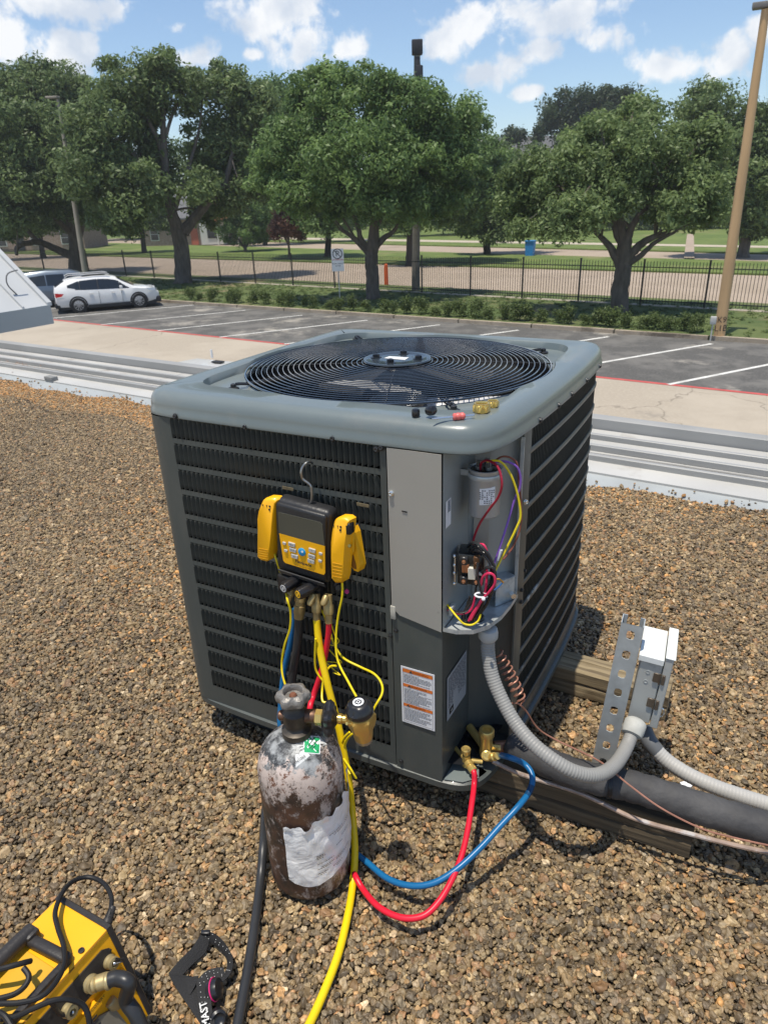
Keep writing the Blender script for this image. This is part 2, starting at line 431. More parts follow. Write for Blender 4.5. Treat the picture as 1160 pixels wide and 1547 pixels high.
b = B(); b.add([rp(X0,-7,-.0125), rp(X1,-7,-.0125), rp(X1,-.62,-.0125), rp(X0,-.62,-.0125)], [(0,1,2,3)])
struct(b, 'roof', m_bed, smooth=False)
# building below the roof
m_wall = mat('tan_building_wall', (.42,.37,.30), .85, var=.06, scale=3, bump=.2, bscale=40)
b = B(); pts = [rp(X0,-12,0), rp(X1,-12,0), rp(X1,.03,0), rp(X0,.03,0)]
b.prism([(p[0],p[1]) for p in pts], (0,0,LOT), (1,0,0), (0,1,0), (0,0,1), 2.93)
o = b.build('building_below', m_wall, smooth=False); tag(o, 'flat roofed tan building that carries the gravel roof and the condenser', 'building')
# metal roof edge: flashing, pans and ribs, gutter upstand
edge = thing('metal_roof_edge', 'white ribbed metal edging with raised grey gutter lip beyond the gravel', 'roof edge', (0,2.6,0))
b = B(); prof = [(-1.0,-.018),(-.86,.0),(-.775,.022),(-.770,.026)]
b.grid([[rp(X0,t,z) for t,z in prof],[rp(X1,t,z) for t,z in prof]]); b.build('flashing', m_flash, edge)
b = B(); prof = [(-.782,.020),(-.782,.031),(-.60,.034),(-.60,.028)]
b.grid([[rp(X0,t,z) for t,z in prof],[rp(X1,t,z) for t,z in prof]]); b.build('ledge', m_metal, edge)
pans = [(-.60,-.43),(-.40,-.23),(-.20,-.03)]
for (t0,t1) in pans:
    for s0 in np.arange(X0, X1, 3.0):
        b = B(); b.add([rp(s0,t0,.022), rp(s0+2.995,t0,.022), rp(s0+2.995,t1,.018), rp(s0,t1,.018), rp(s0,t0,-.01), rp(s0+2.995,t0,-.01), rp(s0+2.995,t1,-.01), rp(s0,t1,-.01)],
                       [(0,1,2,3),(4,7,6,5),(0,4,5,1),(2,6,7,3),(1,5,6,2),(3,7,4,0)])
        b.build('roof_pan', m_metal, edge, smooth=False)
for t, w, h in ((-.615,.026,.066), (-.415,.026,.054), (-.215,.026,.050)):
    b = B(); pr_ = [(t-w/2,-.005),(t-w/2,h-.004),(t-w/2+.004,h),(t+w/2-.004,h),(t+w/2,h-.004),(t+w/2,-.005)]
    b.grid([[rp(X0,a,z) for a,z in pr_],[rp(X1,a,z) for a,z in pr_]]); b.build('rib', m_upst, edge)  # ribs coloured gutter grey to paint in the shade on their side faces
b = B(); pr_ = [(-.02,-.01),(-.015,.078),(.0,.088),(.045,.090),(.05,.084),(.05,-.12)]
b.grid([[rp(X0,a,z) for a,z in pr_],[rp(X1,a,z) for a,z in pr_]]); b.build('gutter_lip', m_upst, edge)
b = B(); b.tube([rp(s,-.50+.004*math.sin(s*2.1),.031+.002*math.sin(s*5)) for s in np.arange(-9,X1,.25)], .0055, 6); b.build('ground_wire', mat('weathered_cable',(.30,.29,.27),.6), edge)
c = gz(78,573,.04); bx = B(); bx.rbox(c+np.array([0,0,.008]), RE1, RE2, (0,0,1), .055, .03, .018, .004, 2)
o = bx.build('junction_block', mat('weathered_block',(.22,.22,.21),.6)); tag(o, 'small grey cable clamp block on the ribbed metal edging at the left', 'clamp block')
ll = []
for k in range(150):
    u, v = (random.gauss(30,16), random.gauss(549,5)) if k < 60 else (random.uniform(0,235), 592+.19*random.uniform(0,235))
    if k >= 60: v = 585+u*.2+random.uniform(-14,4)
    p = gz(u, v, .036 if k < 60 else .03); ll.append(p)
b = B()
for p in ll:
    a_ = random.uniform(0,6.28); s_ = random.uniform(.006,.014); ca_, sa_ = math.cos(a_)*s_, math.sin(a_)*s_
    b.add([p+[-ca_,-sa_,0], p+[sa_*.4,-ca_*.4,.004], p+[ca_,sa_,.002], p+[-sa_*.4,ca_*.4,.005]], [(0,1,2,3)])
o = b.build('leaf_litter', mat('dry_brown_leaves',(.30,.13,.05),.8,var=.4,scale=30), fix=False); tag(o, 'dry brown leaf litter caught along the ribbed metal edging', 'leaf litter', kind='stuff')
# white metal canopy roof at the left
m_canopy = mat('white_canopy_metal', (.48,.49,.49), .4, var=.05, scale=2)
m_fascia = mat('canopy_fascia', (.34,.375,.39), .45, var=.06, scale=2, col2=(.33,.36,.38), mixscale=2, thr=(.6,.8))
cn = thing('metal_canopy', 'white standing seam canopy roof with pale fascia at the left edge of the lot', 'canopy', (-9,2,LOT))
fx = -7.1; e0 = gx(73,490,fx); e1 = gx(73,462,fx)
ridge = gx(73,462,fx)
top = gp(0,386,(0,e1[1],0),(0,1,0))        # rake edge climbs to the left in the plane y = e1.y
sl = (top[2]-e1[2])/(top[0]-e1[0])
def cp(x, y, dz=0): return np.array([x, y, e1[2]+(x-fx)*sl+dz])
b = B(); yN = e1[1]; yS = -2.0; xF = fx-3.2
b.add([cp(fx,yS), cp(fx,yN), cp(xF,yN), cp(xF,yS), cp(fx,yS,-.08), cp(fx,yN,-.08), cp(xF,yN,-.08), cp(xF,yS,-.08)], [(0,1,2,3),(7,6,5,4),(1,5,6,2),(0,3,7,4),(3,2,6,7)])
b.build('roof_sheet', m_canopy, cn, smooth=False)
sb = None
for y in np.arange(yS+.15, yN, .42):
    b = B(); b.add([cp(fx,y,.001), cp(fx,y+.025,.001), cp(xF,y+.025,.001), cp(xF,y,.001), cp(fx,y,.035), cp(fx,y+.025,.035), cp(xF,y+.025,.035), cp(xF,y,.035)], [(3,2,1,0),(4,5,6,7),(0,1,5,4),(1,2,6,5),(2,3,7,6),(3,0,4,7)])
    b.build('seam', m_canopy, cn, smooth=False)
b = B(); b.box(fx-.06, fx+.02, yS, yN+.02, e0[2], e1[2]+.01); b.box(xF, fx-.06, yN-.04, yN+.02, e0[2], e1[2]-.01); b.build('fascia', m_fascia, cn, smooth=False)
b = B(); b.obox((cp(fx,yN+.03)+cp(xF,yN+.03))/2+np.array([0,0,.02]), cp(xF,yN)-cp(fx,yN), (0,1,0), (0,0,1), np.linalg.norm(cp(xF,yN)-cp(fx,yN))/2, .035, .022); b.build('rake_trim', m_canopy, cn, smooth=False)
b = B(); b.tube(spline([gx(u,v,fx-.2)+np.array([0,0,.0]) for u,v in ((27,408),(12,414),(12,430),(28,447),(42,462))],6), .008, 6); b.build('cable', mat('dark_cable',(.12,.12,.12),.5), cn)
for y in (yS+.3, 1.5):
    b = B(); b.box(xF+.1, xF+.3, y, y+.2, LOT, cp(xF,y)[2]-.1); b.build('post', m_fascia, cn, smooth=False)
b = B(); b.box(fx-.4,fx-.2,yS+.2,yS+.4,LOT,e0[2]+.05); b.build('post', m_fascia, cn, smooth=False)

# ------------------------------------------------------------------ gravel
def gravel():
    def hexgrid(x0, x1, y0, y1, s):
        xs = np.arange(x0, x1, s); ys = np.arange(y0, y1, s*.866)
        X, Y = np.meshgrid(xs, ys); X = X+(np.arange(len(ys))%2)[:,None]*s/2
        p = np.stack([X.ravel(), Y.ravel()], 1); return p+rng.uniform(-.36, .36, p.shape)*s
    layers = [hexgrid(-7.0, 3.6, -1.9, 3.0, .0098), hexgrid(-7.0, 3.6, -1.9, 3.0, .0108), hexgrid(-3.0, 2.4, -1.6, 2.6, .040)]
    P = []; S = []; Z = []
    for k, p in enumerate(layers):
        base = rng.lognormal(0, .26, len(p))*(.0050, .0045, .0072)[k]
        z = (rng.uniform(-.009, -.004, len(p)), rng.uniform(-.005, .001, len(p)), rng.uniform(-.005,-.001,len(p)))[k]
        if k == 1:
            keep = rng.random(len(p)) < .50; p, base, z = p[keep], base[keep], z[keep]
        if k == 2:
            keep = rng.random(len(p)) < .38; p, base, z = p[keep], base[keep], z[keep]
        P.append(p); S.append(base); Z.append(z)
    P = np.concatenate(P); S = np.concatenate(S); Z = np.concatenate(Z)
    # only on the gravel field: this side of the flashing, with a ragged edge that rides up on it
    t = (P-RO[:2])@RE2[:2]; s = (P-RO[:2])@RE1[:2]
    lim = -.90+.03*np.sin(s*3.1)+.02*np.sin(s*9.7+1)
    lim += np.where(rng.random(len(P)) < .05, rng.uniform(0,.10,len(P)), 0)
    keep = (t < lim) & ((P[:,0] > -6.6)); P, S, Z, t, s = P[keep], S[keep], Z[keep], t[keep], s[keep]
    Z = Z+np.where(t > -1.0, (t+1.0)*.12, 0)
    def patch(f, ph): return np.sin(P[:,0]*f+ph)*np.cos(P[:,1]*f*1.3+ph*2)+.6*np.sin(P[:,0]*f*2.3+P[:,1]*f*1.9+ph)
    tone = np.clip(rng.normal(.5, .19, len(P))+.05*patch(2.2, .4), 0, 1)
    hue = np.clip(rng.random(len(P))+.08*patch(1.3, 2.)+np.where((t > -1.22+.05*np.sin(s*5)) & (P[:,0] < .2), .30, 0)+np.where(t > -1.05, .12, 0), 0, 1.4)
    me = bpy.data.meshes.new('gravel'); me.vertices.add(len(P))
    me.vertices.foreach_set('co', np.column_stack([P, Z]).ravel())
    sc = np.column_stack([S*rng.uniform(.85,1.5,len(P)), S*rng.uniform(.8,1.15,len(P)), S*rng.uniform(.55,.95,len(P))])
    rot = np.column_stack([rng.normal(0,.45,len(P)), rng.normal(0,.45,len(P)), rng.uniform(0,2*PI,len(P))])
    for nm, tp, dat in (('scl','FLOAT_VECTOR',sc), ('rot','FLOAT_VECTOR',rot), ('tone','FLOAT',tone), ('hue','FLOAT',hue)):
        a = me.attributes.new(nm, tp, 'POINT'); a.data.foreach_set('vector' if tp == 'FLOAT_VECTOR' else 'value', dat.ravel().astype(np.float32))
    me.update()
    ob = bpy.data.objects.new('gravel', me); COL.objects.link(ob); ob['kind'] = 'stuff'
    ob['label'] = 'loose brown and tan river gravel covering the flat roof'; ob['category'] = 'gravel'
    m = bpy.data.materials.new('river_gravel'); m.use_nodes = True; T = m.node_tree; bs = T.nodes['Principled BSDF']
    def at(nm):
        a = T.nodes.new('ShaderNodeAttribute'); a.attribute_type = 'INSTANCER'; a.attribute_name = nm; return a.outputs['Fac']
    r1 = T.nodes.new('ShaderNodeValToRGB'); T.links.new(at('hue'), r1.inputs['Fac'])
    el = r1.color_ramp.elements; el[0].position = 0; el[0].color = (.165,.126,.076,1); el[1].position = 1; el[1].color = (.52,.27,.09,1)
    for p_, c_ in ((.14,(.118,.086,.052)), (.30,(.222,.154,.080)), (.48,(.305,.212,.106)), (.60,(.21,.162,.100)), (.72,(.40,.288,.145)), (.80,(.28,.21,.130)), (.87,(.34,.184,.085)), (.93,(.42,.258,.112)), (.97,(.50,.40,.26))):
        e = el.new(p_); e.color = c_+(1,)
    mr = T.nodes.new('ShaderNodeMapRange'); T.links.new(at('tone'), mr.inputs['Value']); mr.inputs['To Min'].default_value = .26; mr.inputs['To Max'].default_value = 1.60
    tcn = T.nodes.new('ShaderNodeTexCoord'); nz = T.nodes.new('ShaderNodeTexNoise'); nz.inputs['Scale'].default_value = 1.7; nz.inputs['Detail'].default_value = 6
    T.links.new(tcn.outputs['Object'], nz.inputs['Vector'])
    m2 = T.nodes.new('ShaderNodeMapRange'); T.links.new(nz.outputs['Fac'], m2.inputs['Value']); m2.inputs['From Min'].default_value = .3; m2.inputs['From Max'].default_value = .7; m2.inputs['To Min'].default_value = .66; m2.inputs['To Max'].default_value = 1.2
    mm = T.nodes.new('ShaderNodeMath'); mm.operation = 'MULTIPLY'; T.links.new(mr.outputs[0], mm.inputs[0]); T.links.new(m2.outputs[0], mm.inputs[1])
    sc_ = T.nodes.new('ShaderNodeVectorMath'); sc_.operation = 'SCALE'; T.links.new(r1.outputs['Color'], sc_.inputs[0]); T.links.new(mm.outputs[0], sc_.inputs['Scale'])
    T.links.new(sc_.outputs[0], bs.inputs['Base Color']); bs.inputs['Roughness'].default_value = .55; bs.inputs['Specular IOR Level'].default_value = .45
    ng = bpy.data.node_groups.new('scatter_gravel', 'GeometryNodeTree')
    ng.interface.new_socket('Geometry', in_out='INPUT', socket_type='NodeSocketGeometry'); ng.interface.new_socket('Geometry', in_out='OUTPUT', socket_type='NodeSocketGeometry')
    N = ng.nodes; K = ng.links; gi = N.new('NodeGroupInput'); go = N.new('NodeGroupOutput')
    join = N.new('GeometryNodeJoinGeometry')
    for k in range(5):
        ic = N.new('GeometryNodeMeshIcoSphere'); ic.inputs['Radius'].default_value = 1.0; ic.inputs['Subdivisions'].default_value = 3
        sp = N.new('GeometryNodeSetPosition'); K.new(ic.outputs['Mesh'], sp.inputs['Geometry'])
        tn = N.new('ShaderNodeTexNoise'); tn.noise_dimensions = '4D'; tn.inputs['W'].default_value = k*3.7; tn.inputs['Scale'].default_value = 1.05; tn.inputs['Detail'].default_value = 2.0
        vs = N.new('ShaderNodeVectorMath'); vs.operation = 'MULTIPLY_ADD'; K.new(tn.outputs['Color'], vs.inputs[0]); vs.inputs[1].default_value = (1.9,1.9,1.9); vs.inputs[2].default_value = (-.95,-.95,-.95)
        K.new(vs.outputs[0], sp.inputs['Offset'])
        ss = N.new('GeometryNodeSetShadeSmooth'); K.new(sp.outputs[0], ss.inputs['Geometry'])
        sm = N.new('GeometryNodeSetMaterial'); sm.inputs['Material'].default_value = m; K.new(ss.outputs[0], sm.inputs['Geometry'])
        g2 = N.new('GeometryNodeGeometryToInstance'); K.new(sm.outputs[0], g2.inputs[0]); K.new(g2.outputs[0], join.inputs[0])
    m2p = N.new('GeometryNodeMeshToPoints'); K.new(gi.outputs[0], m2p.inputs['Mesh'])
    iop = N.new('GeometryNodeInstanceOnPoints'); K.new(m2p.outputs[0], iop.inputs['Points']); K.new(join.outputs[0], iop.inputs['Instance']); iop.inputs['Pick Instance'].default_value = True
    ri = N.new('FunctionNodeRandomValue'); ri.data_type = 'INT'; ri.inputs['Min'].default_value if False else None
    for i_ in ri.inputs:
        if i_.name == 'Min' and i_.type == 'INT': i_.default_value = 0
        if i_.name == 'Max' and i_.type == 'INT': i_.default_value = 4
    K.new([o for o in ri.outputs if o.type == 'INT'][0], iop.inputs['Instance Index'])
    for nm, sock in (('scl','Scale'), ('rot','Rotation')):
        na = N.new('GeometryNodeInputNamedAttribute'); na.data_type = 'FLOAT_VECTOR'; na.inputs['Name'].default_value = nm
        K.new([o for o in na.outputs if o.enabled and o.name == 'Attribute'][0], iop.inputs[sock])
    K.new(iop.outputs[0], go.inputs[0])
    md = ob.modifiers.new('scatter', 'NODES'); md.node_group = ng
    ob.data.materials.append(m)
gravel()
# ------------------------------------------------------------------ trees
def leaf_mat(name, c_dark, c_light):
    m = bpy.data.materials.new(name); m.use_nodes = True; T = m.node_tree; b = T.nodes['Principled BSDF']
    a = T.nodes.new('ShaderNodeAttribute'); a.attribute_type = 'GEOMETRY'; a.attribute_name = 'tone'
    r = T.nodes.new('ShaderNodeValToRGB'); T.links.new(a.outputs['Fac'], r.inputs['Fac'])
    r.color_ramp.elements[0].color = c_dark+(1,); r.color_ramp.elements[1].color = c_light+(1,)
    T.links.new(r.outputs['Color'], b.inputs['Base Color']); b.inputs['Roughness'].default_value = .5; b.inputs['Specular IOR Level'].default_value = .35
    t = T.nodes.new('ShaderNodeBsdfTranslucent'); T.links.new(r.outputs['Color'], t.inputs['Color'])
    ms = T.nodes.new('ShaderNodeMixShader'); ms.inputs['Fac'].default_value = .42
    T.links.new(b.outputs[0], ms.inputs[1]); T.links.new(t.outputs[0], ms.inputs[2]); T.links.new(ms.outputs[0], T.nodes['Material Output'].inputs['Surface'])
    return m
m_oak = leaf_mat('live_oak_leaves', (.076,.118,.042), (.245,.325,.120))
m_elm = leaf_mat('fresh_green_leaves', (.072,.130,.042), (.235,.345,.108))
m_pine = leaf_mat('dark_pine_leaves', (.030,.052,.022), (.080,.115,.045))
m_myrtle = leaf_mat('reddish_myrtle_leaves', (.13,.07,.05), (.30,.17,.12))
m_shrub = leaf_mat('hedge_leaves', (.045,.075,.022), (.16,.21,.065))
m_bark = mat('grey_oak_bark', (.115,.098,.082), .9, var=.35, scale=6, bump=.8, bscale=14, stretch=(1,1,.3))
m_bark2 = mat('dark_bark', (.05,.043,.037), .9, var=.3, scale=6, bump=.8, bscale=14, stretch=(1,1,.3))

def leaves(name, clumps, n, size, m, parent, up=.35, flat=.75, wm_=None):
    n = int(n*2.5); size = size*.60
    """clumps: array (k,5): centre, radius, tone; n leaves each, as folded quads spread through every clump"""
    C = np.repeat(clumps, n, axis=0); N = len(C)
    d = rng.normal(size=(N,3)); d /= np.linalg.norm(d, axis=1)[:,None]
    rad = C[:,3]*rng.uniform(.10, 1.25, N)**.6
    off = d*rad[:,None]; off[:,2] *= flat
    c = C[:,:3]+off
    nv = d*.8+rng.normal(size=(N,3))*.6+np.array([0,0,up]); nv /= np.linalg.norm(nv, axis=1)[:,None]
    t = rng.normal(size=(N,3)); u = np.cross(nv, t); u /= np.linalg.norm(u, axis=1)[:,None]; w = np.cross(nv, u)
    s = size*rng.uniform(.45, 1.45, N)[:,None]
    p0 = c-u*s; p1 = c+w*s*.42+nv*s*.12; p2 = c+u*s; p3 = c-w*s*.42+nv*s*.12
    V = np.stack([p0,p1,p2,p3], 1).reshape(-1,3)
    if parent is not None:
        inv = np.array(wm(parent).inverted()); V = V@inv[:3,:3].T+inv[:3,3]
    me = bpy.data.meshes.new(name); me.vertices.add(4*N); me.vertices.foreach_set('co', V.ravel())
    me.loops.add(4*N); me.loops.foreach_set('vertex_index', np.arange(4*N, dtype=np.int32))
    me.polygons.add(N); me.polygons.foreach_set('loop_start', np.arange(0,4*N,4, dtype=np.int32)); me.polygons.foreach_set('loop_total', np.full(N,4,dtype=np.int32))
    a = me.attributes.new('tone', 'FLOAT', 'FACE'); a.data.foreach_set('value', np.clip(C[:,4]+rng.normal(0,.16,N), 0, 1).astype(np.float32))
    me.materials.append(m); me.update(); me.validate()
    o = bpy.data.objects.new(name, me); COL.objects.link(o); o.parent = parent
    return o
def crown(ells, dist, per_m2=1.05, cr=.62, tone=.5, depth=1.0, hollow=.12):
    ells = [(e[0], e[1], e[2]*1.10+3, e[3]*1.08+3)+tuple(e[4:]) for e in ells]
    """surveyed crown lobes (photo ellipse at a tree's distance) -> leaf clumps through solid ellipsoids of real size"""
    out = []
    for e in ells:
        u, v, ru, rv = e[:4]; dd = dist+(e[4] if len(e) > 4 else 0)
        c = gd(u, v, dd); L = np.linalg.norm(c-CAM); k = L/np.linalg.norm(ray(u, v))/FPX
        rx, rz = ru*k, rv*k; ry = .5*(rx+rz)*depth
        rx = max(.2, rx-cr*.55); rz = max(.2, rz-cr*.5)
        n = max(5, int(per_m2*4*rx*rz/(cr*cr)*1.5))
        d = rng.normal(size=(n,3)); d /= np.linalg.norm(d, axis=1)[:,None]
        rr = rng.uniform(hollow, 1, n)**.45
        f = nrm([c[0]-CAM[0], c[1]-CAM[1], 0]); s = np.array([f[1], -f[0], 0])
        p = c+np.outer(d[:,0]*rr*rx, s)+np.outer(d[:,1]*rr*ry, f)+np.outer(d[:,2]*rr*rz, [0,0,1])
        out.append(np.column_stack([p, cr*rng.uniform(.55,1.35,n), np.clip(tone+rng.normal(0,.17,n), 0, 1)]))
    return np.concatenate(out)
def tree(name, label, base, trunks, ells, m, mb=None, dist=None, nl=75, size=.17, cr=.62, tone=.5, group=None, sticks=40, per=1.05, depth=1.0):
    mb = mb or m_bark
    bp = gz(base[0], base[1], LOT+.1) if dist is None else np.array([*gd(base[0], base[1], dist)[:2], LOT+.1])
    D = math.hypot(bp[0]-CAM[0], bp[1]-CAM[1])
    t = thing(name, label, 'tree', bp, 0, group)
    cl = crown(ells, D, per, cr, tone, depth)
    first = True; tips = []
    for tr in trunks:                    # each: list of (u, v, radius_m, depth offset)
        pts = [gd(q[0], q[1], D+(q[3] if len(q) > 3 else 0)) for q in tr]; rs = [q[2] for q in tr]
        if first: pts[0] = bp.copy(); pts[0][2] = LOT-.2
        sp = spline(pts, 5); rr = np.interp(np.linspace(0,1,len(sp)), np.linspace(0,1,len(rs)), rs)
        sp = [p+rng.normal(0,.06,3)*r for p, r in zip(sp, rr)]
        if first: rr[0] *= 1.45; rr[1] *= 1.12
        b = B(); b.tube(sp, list(rr), 9); b.build('trunk' if first else 'limb', mb, t)
        tips += [(sp[int(len(sp)*f)], rr[int(len(sp)*f)]) for f in (.55,.75,.95)]
        first = False
    if sticks and tips:
        b = B(); idx = rng.choice(len(cl), min(sticks, len(cl)), replace=False)
        for i in idx:
            c = cl[i,:3]; j = min(range(len(tips)), key=lambda q: np.linalg.norm(tips[q][0]-c)+random.random()*2); a, r = tips[j]
            mid = (a+c)/2+np.array([0,0,.1])*np.linalg.norm(c-a)+rng.normal(0,.2,3)
            r = min(r*.5, .09); b.tube(spline([a, mid, c], 3), list(np.linspace(r, .015, 7)), 5)
        o = b.build('branches', mb, t, fix=False); o['kind'] = 'stuff'
    o = leaves('crown', cl, nl, size, m, t); o['kind'] = 'stuff'
    return t
tree('live_oak', 'spreading live oak at far left whose low limbs fork behind the cars', (112,415),
     [[(112,418,.5),(114,380,.45),(110,345,.36),(96,300,.25),(80,250,.12)], [(112,388,.36),(85,376,.27),(58,366,.22,-1),(28,372,.16,-2),(26,385,.12,-2.4)],
      [(58,366,.18,-1),(40,345,.13,-1),(22,318,.08,-1)], [(116,372,.34),(124,335,.26),(130,290,.2),(138,240,.1)], [(108,352,.25),(80,325,.18,-1),(55,290,.1,-2)]],
     [(62,170,75,65,2),(20,338,52,24,5),(75,338,36,16,6),(130,250,40,60,3),(20,215,60,70,-2),(95,235,60,65,-3),(35,285,62,48,-3),(115,150,36,46,2),(0,145,48,42,0),(75,120,45,22,1),(110,310,45,34,-2),(20,330,34,22,-3),(-20,260,60,70,0)],
     m_oak, nl=78, size=.25, cr=.85, tone=.38)
tree('live_oak', 'tallest live oak with dark forked trunk and a sky gap in its crown', (275,428),
     [[(275,430,.58),(276,395,.50),(272,360,.46),(264,335,.38),(252,290,.30),(248,230,.22),(246,150,.10)], [(276,352,.40),(292,332,.30),(312,308,.26),(338,280,.2),(352,230,.1)],
      [(262,330,.28),(246,300,.22),(225,262,.16),(190,215,.08)], [(250,250,.2),(236,205,.14),(210,160,.07)], [(262,322,.2),(282,262,.12),(300,200,.07),(306,150,.05)], [(248,215,.12),(262,170,.09),(278,140,.05)]],
     [(190,340,40,18,3),(320,318,34,24,3),(360,235,40,60,2),(385,170,40,46,3),(392,240,36,60,3),(262,128,30,20,0),(238,245,34,44,1),(290,235,20,34,1),(283,170,10,30,0),(200,135,62,50,0),(245,108,55,32,0),(158,190,55,55,-1),(145,262,52,52,-2),(205,285,56,42,-3),(306,150,34,34,1),(348,135,44,40,2),(372,190,48,55,2),(325,225,42,40,2),(345,285,46,36,1),(205,220,50,40,1),(185,330,44,26,-2),(300,285,30,26,-2),(228,160,34,30,1)],
     m_oak, nl=74, size=.23, cr=.78, tone=.45)
tree('small_oak', 'slender black trunked tree beyond the fence in the shade between the big oaks', (494,388),
     [[(494,389,.32),(496,365,.28),(494,345,.25),(486,300,.18),(478,240,.1)], [(495,352,.2),(512,325,.14),(525,280,.08)]],
     [(450,185,52,58,0),(420,235,44,62,0),(475,240,44,55,-1),(405,165,32,36,2),(455,300,48,38,-1),(520,300,34,34,-2),(480,330,40,22,-2)],
     m_elm, mb=m_bark2, nl=75, size=.3, cr=.95, tone=.36)
tree('shade_oak', 'broad bright green oak with grey trunk standing just behind the clipped shrubs', (562,452),
     [[(562,453,.36),(562,420,.32),(561,392,.31),(563,370,.30),(566,330,.2),(568,270,.13),(560,190,.05)], [(560,385,.2),(548,372,.16),(530,356,.11),(512,345,.06)], [(564,378,.19),(578,362,.14),(594,350,.10),(604,335,.06)],
      [(560,380,.16),(545,360,.13),(540,340,.1),(520,290,.06)], [(566,345,.16),(590,300,.12),(625,240,.06)]],
     [(478,158,50,48,1),(500,115,36,24,1),(545,165,62,58,0),(585,130,44,24,0),(622,175,58,50,0),(672,205,48,46,1),(705,165,22,24,1),(440,225,50,44,0),(545,245,80,58,-2),(635,260,66,50,-1),(462,285,56,40,-1),(580,310,66,26,-2),(695,250,46,40,1),(405,255,34,36,1),(660,310,46,24,0),(500,318,30,20,-1)],
     m_elm, nl=80, size=.165, cr=.55, tone=.52, sticks=60)
tree('dark_oak', 'dark trunked oak standing behind the grey pole with the antenna', (622,400),
     [[(622,401,.5),(622,375,.42),(621,340,.38),(624,290,.3),(630,220,.15)], [(622,345,.25),(650,310,.2),(690,270,.1)], [(621,350,.22),(600,310,.16),(585,270,.1)]],
     [(690,300,50,44,0),(720,245,38,44,0),(640,320,44,32,0),(600,325,40,26,1),(740,275,36,44,1),(705,200,34,34,2),(660,250,50,48,2)],
     m_elm, mb=m_bark2, nl=70, size=.26, cr=.82, tone=.40)
tree('low_tree', 'low round topped dark tree on the median right of the grey pole', (736,384),
     [[(736,385,.35),(735,370,.3),(732,345,.25),(738,300,.1)]],
     [(735,330,40,28,0),(742,250,34,34,1),(775,305,46,40,0),(700,335,30,20,0),(790,260,44,40,1),(760,280,40,40,1),(748,350,30,16,-1)],
     m_oak, mb=m_bark2, nl=70, size=.28, cr=.9, tone=.35)
tree('spreading_oak', 'wide spreading oak with dark multi forked trunk at right behind the fence', (935,472),
     [[(934,474,.36),(936,440,.33),(940,405,.31),(942,380,.28),(938,345,.16),(930,300,.1)], [(936,402,.18),(928,385,.16),(915,366,.12),(898,350,.08)], [(944,396,.22),(958,378,.17),(978,362,.13),(1005,352,.08)],
      [(944,385,.22),(948,360,.17),(958,335,.12),(985,300,.07)], [(946,400,.14),(965,388,.11),(990,366,.08),(1020,350,.05)], [(940,370,.16),(930,350,.13),(925,320,.09),(900,280,.05)]],
     [(845,265,74,50,0),(790,290,42,46,1),(900,215,70,36,1),(960,245,72,52,0),(1040,285,60,46,0),(880,322,50,34,-2),(842,345,32,24,-2),(1000,205,52,36,1),(1060,225,50,44,1),(1010,318,46,24,-1),(1075,320,36,30,0),(800,345,28,14,-1),(930,290,50,34,-1),(960,175,36,26,2)],
     m_oak, nl=84, size=.145, cr=.50, tone=.58, sticks=70)
tree('corner_oak', 'oak filling the far right edge behind the tall wooden pole', (1125,372),
     [[(1125,373,.4),(1124,350,.36),(1110,310,.3),(1090,240,.15)], [(1122,345,.25),(1145,300,.2),(1150,240,.1)]],
     [(1065,165,48,34,0),(1130,190,50,40,0),(1105,235,60,52,0),(1135,305,52,44,0),(1085,135,30,16,0),(1060,205,40,40,0),(1170,250,50,70,0),(1080,290,40,40,1),(1150,345,40,20,0)],
     m_oak, nl=78, size=.24, cr=.8, tone=.42, dist=58)
tree('tall_pine', 'darkest high round crowned tree rising furthest back right of centre', (878,352),
     [[(878,353,.6),(880,300,.5),(884,220,.4),(886,160,.2)]],
     [(880,152,62,20,0),(925,145,38,16,0),(850,172,42,22,0),(828,190,22,14,0),(905,180,60,26,0),(955,158,26,12,0),(880,215,60,30,0)],
     m_pine, mb=m_bark2, nl=80, size=.42, cr=1.5, tone=.45, dist=118, sticks=20)
tree('distant_tree', 'tiny dark round tree above the grey roof ridge', (782,352), [[(782,353,.4),(782,300,.35),(783,205,.2)]],
     [(782,200,16,13,0),(770,208,8,7,0),(812,203,10,12,0)], m_pine, mb=m_bark2, nl=70, size=.42, cr=1.2, tone=.4, dist=125, sticks=6)
tree('shrubby_tree', 'small loose leaved multi stemmed tree right of the tallest oak beyond the fence', (371,380),
     [[(371,382,.2),(370,368,.16),(366,350,.1),(360,320,.05)], [(371,375,.12),(382,355,.08),(392,330,.04)], [(370,375,.12),(356,355,.08),(345,335,.04)]],
     [(368,340,32,30,0),(350,315,26,26,0),(390,320,28,30,0),(345,350,18,12,0),(395,352,18,12,0)], m_elm, nl=60, size=.2, cr=.6, tone=.62, per=.8)
tree('crape_myrtle', 'reddish pink crape myrtle in bloom beyond the fence', (436,372),
     [[(436,374,.12),(436,360,.09),(440,335,.05)], [(436,370,.09),(426,350,.06),(422,335,.03)]],
     [(438,335,24,24,0),(424,345,14,16,0),(450,350,12,12,0)], m_myrtle, nl=52, size=.2, cr=.5, tone=.5, dist=66, sticks=14)
tree('garden_tree', 'dark bushy tree hiding most of the brown house behind the far left oak', (60,362), [[(60,364,.3),(60,345,.25),(62,320,.1)]],
     [(20,322,40,26,0),(60,318,44,28,0),(105,325,34,22,0),(-15,318,30,30,0)], m_oak, mb=m_bark2, nl=60, size=.34, cr=1.1, tone=.3, dist=92, sticks=8)
